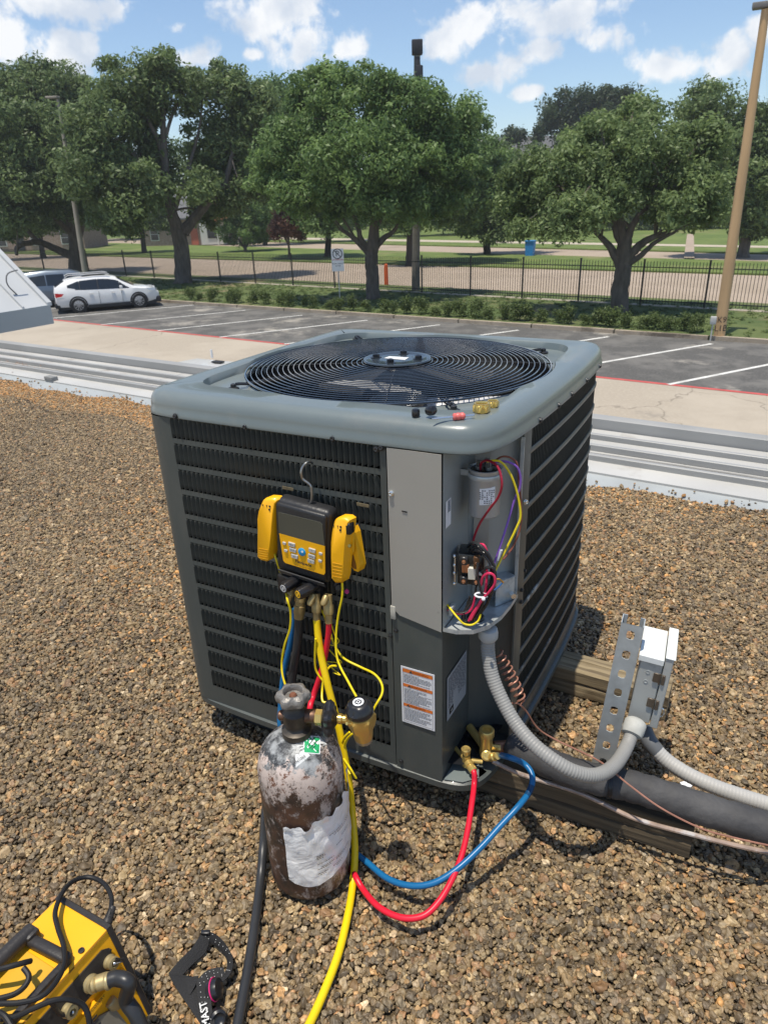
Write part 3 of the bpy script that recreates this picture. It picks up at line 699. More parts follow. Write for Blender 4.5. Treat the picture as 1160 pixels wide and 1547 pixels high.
tree('garden_tree', 'dark bushy tree between the tallest oak and the brick house behind it', (215,362), [[(215,364,.3),(215,345,.25),(216,320,.1)]],
     [(175,325,36,26,0),(215,320,36,30,0),(245,328,22,22,0),(145,328,30,20,0)], m_oak, mb=m_bark2, nl=60, size=.34, cr=1.1, tone=.32, dist=90, sticks=8)
tree('garden_tree', 'green bushy tree closing the gap right of the brick house', (400,362), [[(400,364,.3),(400,345,.25),(402,320,.1)]],
     [(375,315,36,30,0),(420,308,36,36,0),(460,318,34,28,0),(520,322,40,26,0)], m_elm, mb=m_bark2, nl=60, size=.34, cr=1.1, tone=.4, dist=96, sticks=8)
tree('garden_tree', 'long low green tree row on the lawn right of the antenna pole', (690,362), [[(690,364,.3),(690,345,.25),(692,320,.1)]],
     [(600,318,50,26,0),(680,315,50,30,0),(760,318,50,26,0),(850,325,60,24,0)], m_elm, mb=m_bark2, nl=60, size=.36, cr=1.2, tone=.42, dist=104, sticks=8)
tree('garden_tree', 'dark tree row on the lawn behind the wide spreading oak', (1010,366), [[(1010,368,.3),(1010,345,.25),(1012,320,.1)]],
     [(930,322,50,24,0),(1010,320,50,28,0),(1090,320,50,30,0),(1160,318,40,34,0)], m_oak, mb=m_bark2, nl=60, size=.36, cr=1.2, tone=.36, dist=104, sticks=8)
# woods and garden trees behind the houses: one far mass
def woods():
    t = []
    for u in range(-80, 1260, 52):
        dd = 150+random.uniform(-14, 20); v = 268+random.uniform(-14, 14)-(u-580)*.012
        if 700 < u < 800: v += 6
        t.append(crown([(u, v, 46, 44+random.uniform(-6,6)), (u+20, v+45, 44, 34)], dd, .6, 2.0, .38))
    o = leaves('distant_woods', np.concatenate(t), 46, .62, m_oak, None); tag(o, 'distant mass of dark green trees behind the houses', 'woods', kind='stuff')
woods()

# ------------------------------------------------------------------ shrubs along the kerb
def make_shrub(i):
    cl = []
    for k in range(9):
        a = random.uniform(0, 2*PI); r = random.uniform(0,.22); cl.append((r*math.cos(a), r*math.sin(a), random.uniform(.15,.48), random.uniform(.12,.2), random.uniform(.3,.75)))
    o = leaves('kerb_shrub', np.array(cl), 42, .058, m_shrub, None, up=.5, flat=1.0); return o
protos = [make_shrub(i) for i in range(4)]
ns = 0; used = set(); kp = {}
for i, u in enumerate(np.linspace(258, 1055, 39)):
    u = u+random.uniform(-5,5); c = g(u, 462+(u-258)*.047); y = L_kerb(c[0])+random.uniform(.5,.8)
    k = i % 4
    if k not in used: o = protos[k]; used.add(k)
    else: o = protos[k].copy(); COL.objects.link(o)
    s = random.uniform(.8, 1.35); o.scale = (s, s, s*random.uniform(.8,1.1)); o.rotation_euler = (0,0,random.uniform(0,6)); o.location = (c[0], y, LOT+.1)
    tag(o, 'small green shrub in the planted row along the parking kerb', 'shrub', 'shrubs planted along the parking kerb')
# longer grass tufts on the verge (soft edge), one object
pts = rng.uniform([-46,0],[14,1],(2600,2)); yy = np.array([L_kerb(x) for x in pts[:,0]])+.25+pts[:,1]*7.5
cl = np.column_stack([pts[:,0], yy, np.full(len(pts), LOT+.13), np.full(len(pts), .12), rng.uniform(.2,.95,len(pts))])
o = leaves('verge_tufts', cl, 12, .07, m_shrub, None, up=1.2, flat=.5); tag(o, 'uneven grass and ground cover between kerb and fence', 'grass', kind='stuff')

# ------------------------------------------------------------------ fence
m_iron = mat('black_fence_paint', (.018,.019,.02), .45, var=.15)
fence = thing('steel_fence', 'long black steel picket fence between the parking lot and the road', 'fence', (-13, L_fence(-13), LOT))
FD = nrm([1, L_fence(1)-L_fence(0), 0]); FN = np.array([-FD[1], FD[0], 0])
us = [39.6,95,160,214,255,303,352,402.8,458,519,581,647,718,794,877,968.6,1063.5]
xs = [g(u, 412+(u-130)*.0605)[0] for u in us]
xs = [L_x for L_x in xs]; stepx = xs[-1]-xs[-2]; xs += [xs[-1]+stepx*k for k in range(1,5)]; xs = [xs[0]-8.5, xs[0]-4.2]+xs
FZ = LOT+.12; FH = 1.72
for i, x in enumerate(xs):
    b = B(); c = np.array([x, L_fence(x), FZ]); b.obox(c+np.array([0,0,(FH+.06)/2-.1]), FD, FN, (0,0,1), .032, .032, (FH+.06)/2+.1); b.obox(c+np.array([0,0,FH+.075]), FD, FN, (0,0,1), .04, .04, .012)
    b.build('fence_post', m_iron, fence, smooth=False)
    if i == len(xs)-1: break
    x1 = xs[i+1]; c1 = np.array([x1, L_fence(x1), FZ]); L = np.linalg.norm(c1-c)
    for h in (.20, FH-.22):
        b = B(); b.obox((c+c1)/2+np.array([0,0,h]), FD, FN, (0,0,1), L/2-.033, .02, .018); b.build('rail', m_iron, fence, smooth=False)
    n = max(6, int(L/.125)); b = B()
    for k in range(1, n):
        p = c+(c1-c)*k/n+FN*.0; b.obox(p+np.array([0,0,FH/2+.03]), FD, FN, (0,0,1), .0095, .0095, FH/2-.05)
        q = p+np.array([0,0,FH-.02]); s = .0095
        b.add([q-FD*s-FN*s, q+FD*s-FN*s, q+FD*s+FN*s, q-FD*s+FN*s, q+np.array([0,0,.05])], [(0,1,4),(1,2,4),(2,3,4),(3,0,4)])
    o = b.build('pickets', m_iron, fence, smooth=False, fix=False); o['kind'] = 'stuff'

# ------------------------------------------------------------------ poles, signs
m_wood_pole = mat('bare_wood_pole', (.50,.33,.17), .8, var=.16, scale=5, stretch=(1,1,.12), bump=.3, bscale=20)
m_conc_pole = mat('grey_tan_pole', (.30,.27,.22), .8, var=.12, scale=3)
m_dark = mat('dark_equipment', (.025,.024,.028), .5)
m_galv = mat('galvanised_steel', (.44,.47,.475), .45, metal=.25, var=.14, scale=30)
def dist_of(u, v): p = gz(u, v, LOT); return math.hypot(p[0]-CAM[0], p[1]-CAM[1])
D = dist_of(1085,513)
p0 = gz(1085,513,LOT); p1 = gd(1156,14,D)
t = thing('light_pole', 'tall leaning bare wood light pole on the kerb at the right', 'light pole', p0)
b = B(); b.tube([p0-np.array([0,0,.2]), p0+(p1-p0)*.5, p1], [.175,.14,.105], 16); b.build('pole', m_wood_pole, t)
b = B(); b.rbox(p1+np.array([0,0,.1]), (1,0,0), (0,1,0), (0,0,1), .34, .16, .07, .02, 2); b.build('lamp_head', mat('lamp_head_metal',(.18,.17,.16),.5), t)
b = B(); b.obox(p1+(p0-p1)*.02, (1,0,0), (0,1,0), (0,0,1), .05, .05, .16); b.build('bracket', m_dark, t, smooth=False)
cu = gd(1078.5,482,D-.35); text_mesh('K9\nL1B', .26, gd(1089,490,D-.19), (_R[0],_R[1],0), (0,0,1), m_dark, t, 'stencilled_number', off=0)
b = B(); b.rbox(gd(1077,484,D-.3), (1,0,0),(0,1,0),(0,0,1), .09,.06,.12,.02,2); b.box(*(lambda q:(q[0]-.02,q[0]+.02,q[1]-.02,q[1]+.02,LOT,q[2]-.1))(gd(1077,484,D-.3)))
o = b.build('outlet_box', mat('pale_outlet_box',(.45,.45,.43),.6)); tag(o, 'small pale outlet box on a short post beside the wooden light pole', 'outlet box')
D = dist_of(133,436); p0 = gz(133,436,LOT); p1 = gd(88,150,D)
t = thing('light_pole', 'slim tan light pole rising through the oak left of the white wagon', 'light pole', p0)
b = B(); b.tube([p0, p0+(p1-p0)*.5, p1], [.19,.14,.09], 14); b.build('pole', m_conc_pole, t)
b = B(); b.rbox(gd(80,147,D), (_R[0],_R[1],0), (0,1,0), (0,0,1), .34, .14, .06, .03, 2); b.build('lamp_head', m_conc_pole, t)
D = dist_of(628,442); p0 = gz(628,442,LOT); p1 = gd(630,84,D)
t = thing('antenna_pole', 'round grey utility pole behind the fence topped by a black box antenna', 'pole', p0)
b = B(); b.tube([p0, p0+(p1-p0)*.5, p1], [.21,.19,.15], 14); b.build('pole', mat('weathered_grey_pole',(.17,.16,.14),.85,var=.2,scale=4), t)
b = B(); a0 = gd(630,83,D); a1 = gd(630,60,D); b.rbox((a0+a1)/2, (_R[0],_R[1],0), (-_R[1],_R[0],0), (0,0,1), .25, .2, abs(a1[2]-a0[2])/2, .04, 2); b.build('antenna', m_dark, t)
for k in range(5):
    b = B(); u0 = 629+k*1.7; b.tube(spline([gd(628+k*1.2,86,D-.12), gd(u0,100+k*3,D-.2), gd(u0+2,120,D-.22), gd(u0-1+k*.4,142,D-.2), gd(630+k*.7,160+k*8,D-.17)],5), .035, 6); b.build('antenna_cable', m_dark, t)
b = B(); b.rbox(gd(633,112,D-.25), (1,0,0),(0,1,0),(0,0,1), .16,.12,.35,.03,2); b.build('radio_unit', m_dark, t)
# no-parking sign
D = dist_of(515,467); p0 = gz(514.5,468,LOT)
t = thing('parking_sign', 'white no parking sign with a crossed P on a thin post at the kerb', 'sign', p0)
zt = gd(514,375,D)[2]; zb = gd(514,409,D)[2]; pc = np.array([p0[0], p0[1], (zt+zb)/2]); sx = np.array([_R[0],_R[1],0]); sx = nrm(sx); sn = np.array([sx[1],-sx[0],0])
b = B(); b.cyl(p0, pc+np.array([0,0,(zt-zb)/2]), .022, n=8); b.build('post', m_galv, t)
m_signw = mat('sign_white', (.72,.72,.70), .4, var=.04); m_ink = mat('dark_print', (.03,.03,.035), .6); m_rink = mat('red_print', (.45,.06,.06), .6)
hw = .27; hh = (zt-zb)/2*1.0
b = B(); b.rbox(pc+sn*.03, sx, sn, (0,0,1), hw, .004, hh, .003, 1); b.build('sign_plate', m_signw, t)
o_ = pc+sn*.036
text_mesh('P', .34, o_+np.array([0,0,hh*.55]), sx, (0,0,1), m_ink, t, 'symbol_letter')
b = B(); ring = [o_+np.array([0,0,hh*.55])+sx*.2*math.cos(a)+np.array([0,0,.2])*math.sin(a)+sn*.003 for a in np.linspace(0,2*PI,28,endpoint=False)]; b.tube(ring, .018, 6, closed=True)
b.tube([o_+np.array([0,0,hh*.55+.14])-sx*.14+sn*.004, o_+np.array([0,0,hh*.55-.14])+sx*.14+sn*.004], .016, 6); b.build('symbol_ring', m_ink, t)
text_mesh('NO PARKING', .085, o_+np.array([0,0,hh*.02]), sx, (0,0,1), m_rink, t, 'lettering', bold=.01)
text_mesh('TOW AWAY\nZONE', .09, o_+np.array([0,0,-hh*.42]), sx, (0,0,1), m_ink, t, 'lettering')
# orange marker, blue post, hydrant-like things beyond
m_orange = mat('orange_plastic', (.75,.13,.03), .5, var=.08)
p0 = gz(584,432,LOT+.02); b = B(); k = 1
t = thing('marker_post', 'orange marker post standing in the road beyond the fence', 'marker post', p0)
b = B(); b.lathe(p0, (0,0,1), [(.22,0),(.22,.05),(.12,.06)], 16); b.build('base', m_dark, t)
b = B(); b.lathe(p0+np.array([0,0,.05]), (0,0,1), [(.12,0),(.11,.95),(.09,1.12),(.03,1.16)], 16); b.build('tube', m_orange, t)
p0 = gz(800,386,LOT+.12); t = thing('waste_bin', 'bright blue bin standing at the far road edge', 'bin', p0)
m_blue = mat('bright_blue_plastic', (.03,.22,.55), .5)
b = B(); b.prism([(-.3,0),(.3,0),(.36,1.05),(-.36,1.05)], p0+np.array([0,-.3,0]), (1,0,0), (0,0,1), (0,1,0), .6); b.build('body', m_blue, t)
b = B(); b.rbox(p0+np.array([0,0,1.1]), (1,0,0),(0,1,0),(0,0,1), .39,.36,.05,.03,2); b.build('lid', m_blue, t)

# ------------------------------------------------------------------ houses far behind the trees
m_brick = mat('brown_house_brick', (.28,.19,.145), .85, var=.15, scale=3, col2=(.36,.27,.22), mixscale=5)
m_side = mat('pale_siding', (.60,.60,.56), .6, var=.04)
m_shing = mat('grey_roof_shingle', (.13,.13,.135), .85, var=.2, scale=2)
m_glassd = mat('dark_window_glass', (.02,.026,.032), .08, var=.1, spec=.8)
m_terra = mat('red_porch_roof', (.42,.12,.07), .7)
def house(label, u, v, dist, w, dp, h, roofh, mw, yaw=0.0, porch=None):
    c = gd(u, v, dist); c[2] = LOT+.12
    t = thing('house', label, 'house', c, 0)
    ex = nrm([_R[0]*math.cos(yaw)-_R[1]*math.sin(yaw), _R[0]*math.sin(yaw)+_R[1]*math.cos(yaw), 0]); ey = np.array([-ex[1], ex[0], 0]); Z = np.array([0,0,1.])
    b = B(); b.obox(c+ey*dp/2+Z*h/2, ex, ey, Z, w/2, dp/2, h/2); b.build('wall', mw, t, smooth=False)
    b = B(); o = c-ex*(w/2+.5)+Z*h
    P0 = [o-ey*.5, o+ex*(w+1)-ey*.5, o+ex*(w+1)+ey*(dp+.5), o+ey*(dp+.5), o+ey*dp/2+Z*roofh+ex*2.0, o+ex*(w-1)+ey*dp/2+Z*roofh]
    P1 = [p-Z*.2 for p in P0[:4]]
    b.add(P0+P1, [(0,1,5,4),(2,3,4,5),(1,2,5),(3,0,4),(0,6,7,1),(1,7,8,2),(2,8,9,3),(3,9,6,0),(9,8,7,6)]); rf = b.build('roof', m_shing, t, smooth=False)
    for k, f in enumerate((.25,.7)):
        b = B(); q = o+ex*(w+1)*f+ey*dp*.4+Z*roofh*.75; b.cyl(q, q+Z*1.0, .12, n=8); b.build('vent_pipe', m_side, rf)
    nst = 2 if h > 4.5 else 1
    for st in range(nst):
        for f in (.12,.36,.62,.86):
            q = c+ex*(f-.5)*w+Z*(1.5+st*2.9)-ey*.02
            b = B(); b.obox(q, ex, ey, Z, .62, .05, .85); fr = b.build('window', m_side, t, smooth=False)
            for s in (-1,1):
                b = B(); b.obox(q+Z*s*.39-ey*.06, ex, ey, Z, .52, .012, .36); b.build('pane', m_glassd, fr, smooth=False)
    b = B(); q = c+ex*.0*w+Z*1.05-ey*.03; b.obox(q, ex, ey, Z, .5, .05, 1.05); b.build('door', m_terra if porch else m_dark, t, smooth=False)
    if porch:
        b = B(); q = c+ex*porch*w+Z*3.0-ey*1.0; b.add([q-ex*1.6-ey*.9, q+ex*1.6-ey*.9, q+ex*1.6+ey*1.0+Z*.9, q-ex*1.6+ey*1.0+Z*.9, q-ex*1.6-ey*.9-Z*.15, q+ex*1.6-ey*.9-Z*.15, q+ex*1.6+ey*1.0, q-ex*1.6+ey*1.0], [(0,1,2,3),(4,7,6,5),(0,4,5,1),(1,5,6,2),(3,2,6,7),(0,3,7,4)])
        b.build('porch_roof', m_terra, t, smooth=False)
        for s in (-1.4,1.4):
            b = B(); b.cyl(q+ex*s-ey*.7-Z*3.0, q+ex*s-ey*.7-Z*.1, .14, n=10); b.build('porch_column', m_side, t)
    return t
house('tan brick house with white bay and small red porch roof seen between oak limbs', 292, 340, 104, 15, 10, 3.4, 3.0, m_brick, -.15, porch=.36)
c = gd(322,340,103); c[2] = LOT+.12
t = thing('bay_front', 'white sided bay with tall window on the brick house', 'house bay', c)
ex = nrm([_R[0],_R[1],0]); ey = np.array([-ex[1],ex[0],0]); Z = np.array([0,0,1.])
b = B(); b.obox(c+Z*2.1, ex, ey, Z, 1.7, .6, 2.1); b.add([c+Z*4.2-ex*1.9-ey*.8, c+Z*4.2+ex*1.9-ey*.8, c+Z*5.6-ey*.8, c+Z*4.2-ex*1.9+ey*3, c+Z*4.2+ex*1.9+ey*3, c+Z*5.6+ey*3], [(0,1,2),(5,4,3),(0,2,5,3),(1,4,5,2)]); b.build('wall', m_side, t, smooth=False)
b = B(); b.obox(c+Z*2.1-ey*.63, ex, ey, Z, .75, .04, 1.3); w_ = b.build('window', m_dark, t, smooth=False)
b = B(); b.obox(c+Z*2.1-ey*.68, ex, ey, Z, .62, .01, 1.15); b.build('pane', m_glassd, w_, smooth=False)
house('brown brick two storey house half hidden behind the far left oak', 25, 340, 112, 17, 10, 5.8, 3.4, m_brick, .05)
house('long grey roofed two storey house behind the trees right of the antenna pole', 775, 340, 128, 22, 12, 7.6, 6.2, m_brick, -.05)

# thin summer haze over the whole place, so the far trees lift and soften
b = B(); b.box(-330, 220, -60, 430, LOT-1.2, 30.0)
m_haze = bpy.data.materials.new('summer_haze'); m_haze.use_nodes = True; T = m_haze.node_tree; T.nodes.clear()
vo_ = T.nodes.new('ShaderNodeVolumePrincipled'); vo_.inputs['Color'].default_value = (.93,.96,1,1); vo_.inputs['Density'].default_value = .0006; vo_.inputs['Anisotropy'].default_value = .25
mo_ = T.nodes.new('ShaderNodeOutputMaterial'); T.links.new(vo_.outputs[0], mo_.inputs['Volume'])
o = b.build('haze', m_haze, smooth=False); o['kind'] = 'stuff'
# ------------------------------------------------------------------ cars
m_tyre = mat('tyre_rubber', (.018,.018,.019), .75); m_rim = mat('alloy_rim', (.42,.42,.43), .35, metal=.8, var=.05)
m_carglass = mat('tinted_car_glass', (.012,.016,.02), .04, var=.05, spec=.9, rvar=.02)
m_trim = mat('black_body_trim', (.022,.023,.025), .6); m_lampr = mat('red_tail_lamp', (.45,.012,.015), .15, coat=.8)
m_lampw = mat('clear_head_lamp', (.55,.57,.58), .12, coat=.8, metal=.3)
def car(name, label, cat, paint, base, ang, prof, L, Wd, wheels, win, kind='wagon', scale=1.0):
    """prof: stations (x, z_sill, z_shoulder, z_top, half_width_top, is_cabin); x from rear (0) to front (L)"""
    t = thing(name, label, cat, base, ang)
    hw = Wd/2
    def sec(st):
        x, z0, z1, z2, wt, w1 = st
        return [(x, w1*.90, z0), (x, w1*.985, z0+.12), (x, w1, z0+(z1-z0)*.55), (x, w1*.965, z1), (x, wt+(w1*.965-wt)*.12, z1+(z2-z1)*.80), (x, wt*.86, z2-.012), (x, wt*.5, z2+.004), (x, 0, z2+.012)]
    S = [sec(s) for s in prof]; b = B()
    for sgn in (1,-1):
        b.grid([[(p[0], p[1]*sgn, p[2]) for p in s] for s in S])
    for s in (S[0], S[-1]):
        ring = [(p[0], p[1], p[2]) for p in s]+[(p[0], -p[1], p[2]) for p in reversed(s)]
        b.add(ring, [tuple(range(len(ring)))])
    body = b.build('body', paint, t, local=True, angle=30)
    b = B(); b.box(prof[1][0], prof[-2][0], -hw*.88, hw*.88, .16, .34); b.build('underbody', m_trim, t, local=True, smooth=False)
    def surf(x, k):     # point on the side surface at x, height fraction k in 0..1 over the glass house
        i = max(j for j in range(len(prof)-1) if prof[j][0] <= x+1e-6); f = (x-prof[i][0])/(prof[i+1][0]-prof[i][0])
        a, c = S[i], S[i+1]; lo = np.array(a[3])*(1-f)+np.array(c[3])*f; hi = np.array(a[4])*(1-f)+np.array(c[4])*f
        return lo+(hi-lo)*k
    for sgn in (1,-1):
        for (xa, xb, k0a, k1a, k0b, k1b) in wheels.get('band', []):
            rows = []
            for q in range(13):
                f = q/12; x = xa+(xb-xa)*f; lo = surf(x, k0a+(k0b-k0a)*f); hi = surf(x, min(.97, k1a+(k1b-k1a)*f)); rows.append([(p[0], (p[1]+.004)*sgn, p[2]) for p in (lo, (lo+hi)/2, hi)])
            b = B(); b.grid(rows); b.build('window_trim', m_trim, t, local=True)
        for (xa, xb, k0a, k1a, k0b, k1b) in win:
            n = 6; rows = []
            for q in range(n+1):
                f = q/n; x = xa+(xb-xa)*f; lo = surf(x, k0a+(k0b-k0a)*f); hi = surf(x, k1a+(k1b-k1a)*f); rows.append([(p[0], (p[1]+.008)*sgn, p[2]) for p in (lo, (lo+hi)/2, hi)])
            b = B(); b.grid(rows); b.build('side_window', m_carglass, t, local=True)
    # windscreens between stations flagged in wheels['ws']
    for nm, (i, j) in wheels['ws'].items():
        a, c = prof[i], prof[j]
        rows = [[(a[0]+(c[0]-a[0])*f+wheels.get('o',.006)*(1 if nm == 'windscreen' else -1), y*((a[4] if a[3] > a[2]+.1 else a[5]*.86)*(1-f)+(c[4] if c[3] > c[2]+.1 else c[5]*.86)*f)*.93, (a[3])*(1-f)+(c[3])*f+.012) for y in (-1,-.5,0,.5,1)] for f in (.06,.5,.94)]
        b = B(); b.grid(rows); b.build(nm, m_carglass, t, local=True)
    for x in wheels['x']:
        for sgn in (1,-1):
            y = sgn*(hw-.10); R_ = wheels['r']
            b = B(); b.lathe((x, y-sgn*.11, R_), (0,sgn,0), [(R_*.62,0),(R_*.94,0),(R_,.03),(R_,.19),(R_*.94,.22),(R_*.66,.222),(R_*.64,.20)], 28, caps=False); w = b.build('wheel', m_tyre, t, local=True)
            b = B(); b.lathe((x, y, R_), (0,sgn,0), [(R_*.66,.06),(R_*.66,.108),(R_*.62,.108),(R_*.60,.06),(R_*.02,.05)], 28)
            for k in range(10):
                a = 2*PI*k/10; d = np.array([math.cos(a),0,math.sin(a)]); n_ = np.array([-math.sin(a),0,math.cos(a)])
                b.obox(np.array([x,y+sgn*.088,R_])+d*R_*.34, d, n_, (0,1,0), R_*.29, R_*.045, .014)
            b.cyl((x,y+sgn*.06,R_),(x,y+sgn*.106,R_), R_*.13, n=12)
            r = b.build('rim', m_rim, t, local=True); r.parent = w
            b = B(); ys = sgn*(hw+.004)
            arc = [(x+(R_+.075)*math.cos(a), R_+(R_+.075)*math.sin(a)) for a in np.linspace(-.12, PI+.12, 18)]; arc2 = [(x+(R_+.005)*math.cos(a), R_+(R_+.005)*math.sin(a)) for a in np.linspace(PI+.12,-.12,18)]
            rows = [[(p[0], ys, max(.2,p[1])) for p in arc], [(p[0], ys, max(.2,p[1])) for p in reversed(arc2)], [(p[0], ys-sgn*.12, max(.2,p[1])) for p in reversed(arc2)]]
            b.grid(rows); b.build('arch_trim', m_trim, t, local=True)
            b = B(); b.cyl((x, sgn*(hw-.25), R_), (x, sgn*(hw-.02), R_), R_+.04, n=24); o = b.build('wheel_well', m_trim, t, local=True)
    b = B()
    for sgn in (1,-1):
        b = B(); b.box(wheels['x'][0]+wheels['r']+.08, wheels['x'][1]-wheels['r']-.08, min(sgn*hw*.93,sgn*(hw+.006)), max(sgn*hw*.93,sgn*(hw+.006)), .20, .33); b.build('sill_trim', m_trim, t, local=True, smooth=False)
        b = B(); mxx = wheels['mirror']; b.rbox((mxx, sgn*(hw+.10), wheels['mz']), (1,0,0),(0,1,0),(0,0,1), .07,.11,.075,.03,2); mo = b.build('mirror', paint, t, local=True)
        for (dx) in wheels['doors']:
            b = B(); b.box(dx-.09, dx+.09, min(sgn*(hw-.01),sgn*(hw+.03)), max(sgn*(hw-.01),sgn*(hw+.03)), wheels['hz']-.012, wheels['hz']+.016); b.build('door_handle', paint, t, local=True, smooth=False)
        for gx_ in wheels['gaps']:
            b = B(); b.box(gx_-.006, gx_+.006, min(sgn*hw*.98,sgn*(hw+.002)), max(sgn*hw*.98,sgn*(hw+.002)), .36, wheels['hz']+.06); b.build('door_seam', m_trim, t, local=True, smooth=False)
        b = B(); z = wheels['lz']; b.add([(-.012,sgn*hw*.60,z-.07),(-.012,sgn*hw*.60,z+.09),(.02,sgn*hw*.93,z+.10),(.02,sgn*hw*.93,z-.08),(.42,sgn*(hw*.985+.006),z+.05),(.30,sgn*(hw+.004),z-.06),(.06,sgn*(hw*.99+.004),z-.09),(.05,sgn*(hw*.97+.006),z+.10)],[(0,1,2,3),(3,2,7,6),(6,7,4,5)]); b.build('tail_light', m_lampr, t, local=True)
        b = B(); b.add([(L-.01,sgn*hw*.52,z-.10),(L-.03,sgn*hw*.55,z+.02),(L-.16,sgn*hw*.90,z+.05),(L-.13,sgn*hw*.90,z-.10),(L-.62,sgn*(hw*.985+.004),z+.06),(L-.45,sgn*(hw+.004),z-.06)],[(0,1,2,3),(3,2,4,5)]); b.build('headlight', m_lampw, t, local=True)
    b = B(); b.rbox((.05,0,.38),(1,0,0),(0,1,0),(0,0,1),.12,hw*.95,.13,.05,2); b.build('rear_bumper', m_trim, t, local=True)
    b = B(); b.rbox((L-.07,0,.36),(1,0,0),(0,1,0),(0,0,1),.13,hw*.92,.14,.05,2); b.build('front_bumper', m_trim, t, local=True)
    b = B(); b.rbox((L-.0,0,.62),(1,0,0),(0,1,0),(0,0,1),.03,hw*.45,.10,.02,2); b.build('grille', m_trim, t, local=True)
    return t
pw = mat('white_car_paint', (.74,.74,.73), .25, var=.02, coat=.6, rvar=.03)
psil = mat('silver_blue_car_paint', (.13,.165,.21), .3, metal=.3, var=.04, coat=.6, rvar=.03)
# white wagon, nose towards the kerb: wheel contacts surveyed on the lot
wr = np.array([*g(120,473)]); wf = np.array([*g(215,465)]); d = nrm(wf-wr); ang = math.atan2(d[1], d[0]); side = np.array([-d[1], d[0]])
wb = np.linalg.norm(wf-wr)
WB = 2.80
prof = [(0,.36,.96,1.02,.80,.86),(.05,.30,.98,1.20,.74,.89),(.55,.28,1.0,1.50,.66,.915),(1.05,.27,1.0,1.575,.64,.92),(1.9,.26,.985,1.62,.645,.92),(2.45,.26,.975,1.605,.65,.92),(2.85,.26,.97,1.52,.655,.92),(3.42,.26,.965,1.20,.70,.92),(3.72,.26,.955,1.04,.78,.915),(4.2,.27,.90,.985,.76,.90),(4.6,.30,.80,.88,.66,.86),(4.78,.36,.66,.74,.5,.74)]
mid = (wr+wf)/2+side*.90; base = mid-d*(.98+WB/2)
wag = car('parked_wagon', 'white estate wagon with black lower trim parked nose to the kerb', 'car', pw, (base[0],base[1],LOT+.006), ang, prof, 4.78, 1.84,
    dict(x=(.98,.98+WB), r=.35, ws={'windscreen':(6,8),'rear_window':(1,2)}, mirror=3.02, mz=1.06, doors=(1.62,2.62), hz=.86, gaps=(1.98,3.02), lz=.86, band=[(.95,1.4,.12,.80,.06,.9),(1.4,2.6,.06,.93,.05,.95),(2.6,3.2,.05,.93,.05,.60)]),
    [(.62,1.16,.40,.66,.10,.93),(1.19,1.98,.10,.94,.06,.97),(2.02,2.98,.06,.97,.05,.92),(3.0,3.40,.05,.90,.05,.22)])
for s in (1,-1):
    b = B(); b.tube([(.6,s*.60,1.62),(.75,s*.60,1.70),(2.4,s*.60,1.715),(2.6,s*.60,1.66)], .022, 6); b.build('roof_rail', mat('roof_rail_paint',(.5,.5,.5),.4), wag, local=True)
b = B(); b.rbox((1.9,0,1.675),(1,0,0),(0,1,0),(0,0,1),.55,.42,.008,.006,1); b.build('sunroof', m_carglass, wag, local=True)
# silver people carrier one bay further
stp = nrm(np.array([-1.0, .14]))*3.75
profv = [(0,.36,1.0,1.10,.80,.88),(.06,.28,1.02,1.45,.76,.93),(.5,.26,1.03,1.70,.70,.96),(1.6,.25,1.02,1.78,.70,.97),(2.7,.25,1.01,1.75,.70,.97),(3.15,.25,1.0,1.62,.70,.97),(4.0,.25,.99,1.12,.76,.96),(4.3,.26,.96,1.05,.80,.95),(4.75,.28,.86,.94,.74,.92),(5.0,.34,.72,.80,.6,.80)]
b2 = base+stp+d*.1+side*.15
van = car('parked_minivan', 'silver blue minivan parked left of the white wagon, partly behind the canopy', 'car', psil, (b2[0],b2[1],LOT+.006), ang, profv, 5.0, 1.94,
    dict(x=(1.0,4.05), r=.35, ws={'windscreen':(5,7),'rear_window':(1,2)}, mirror=3.45, mz=1.12, doors=(2.0,2.95), hz=.92, gaps=(2.3,3.4), lz=.95),
    [(.55,1.5,.1,.85,.08,.93),(1.55,2.4,.08,.93,.08,.95),(2.46,3.30,.08,.95,.05,.80),(3.34,3.85,.06,.72,.04,.22)])
# white van close under the roof edge: only its roof shows
p = gz(283,560,-1.15); 
profw = [(0,.4,1.0,1.90,.78,.95),(.1,.32,1.02,1.98,.80,.97),(2.5,.3,1.02,2.02,.82,.98),(3.7,.3,1.02,1.98,.80,.98),(4.1,.3,1.0,1.86,.76,.98),(4.75,.3,.98,1.18,.82,.97),(5.3,.32,.88,1.02,.76,.92),(5.5,.4,.7,.8,.6,.82)]
dd = RE1[:2]; van2 = car('work_van', 'white work van with only its roof showing above the grey gutter lip', 'van', pw, (-7.45, 7.42, LOT+.006), ANG, profw, 5.5, 1.96,
    dict(x=(1.05,4.4), r=.36, ws={'windscreen':(4,5)}, mirror=4.35, mz=1.2, doors=(3.6,), hz=1.0, gaps=(3.0,4.3), lz=1.0), [(3.1,4.1,.1,.85,.08,.8)])
b = B(); b.rbox((.85,.45,2.018),(1,0,0),(0,1,0),(0,0,1),.10,.06,.014,.008,2); b.build('roof_vent', m_trim, van2, local=True)
b = B(); b.cyl((.35,.80,1.98),(.35,.80,2.12),.02,n=8); b.build('roof_knob', pw, van2, local=True)
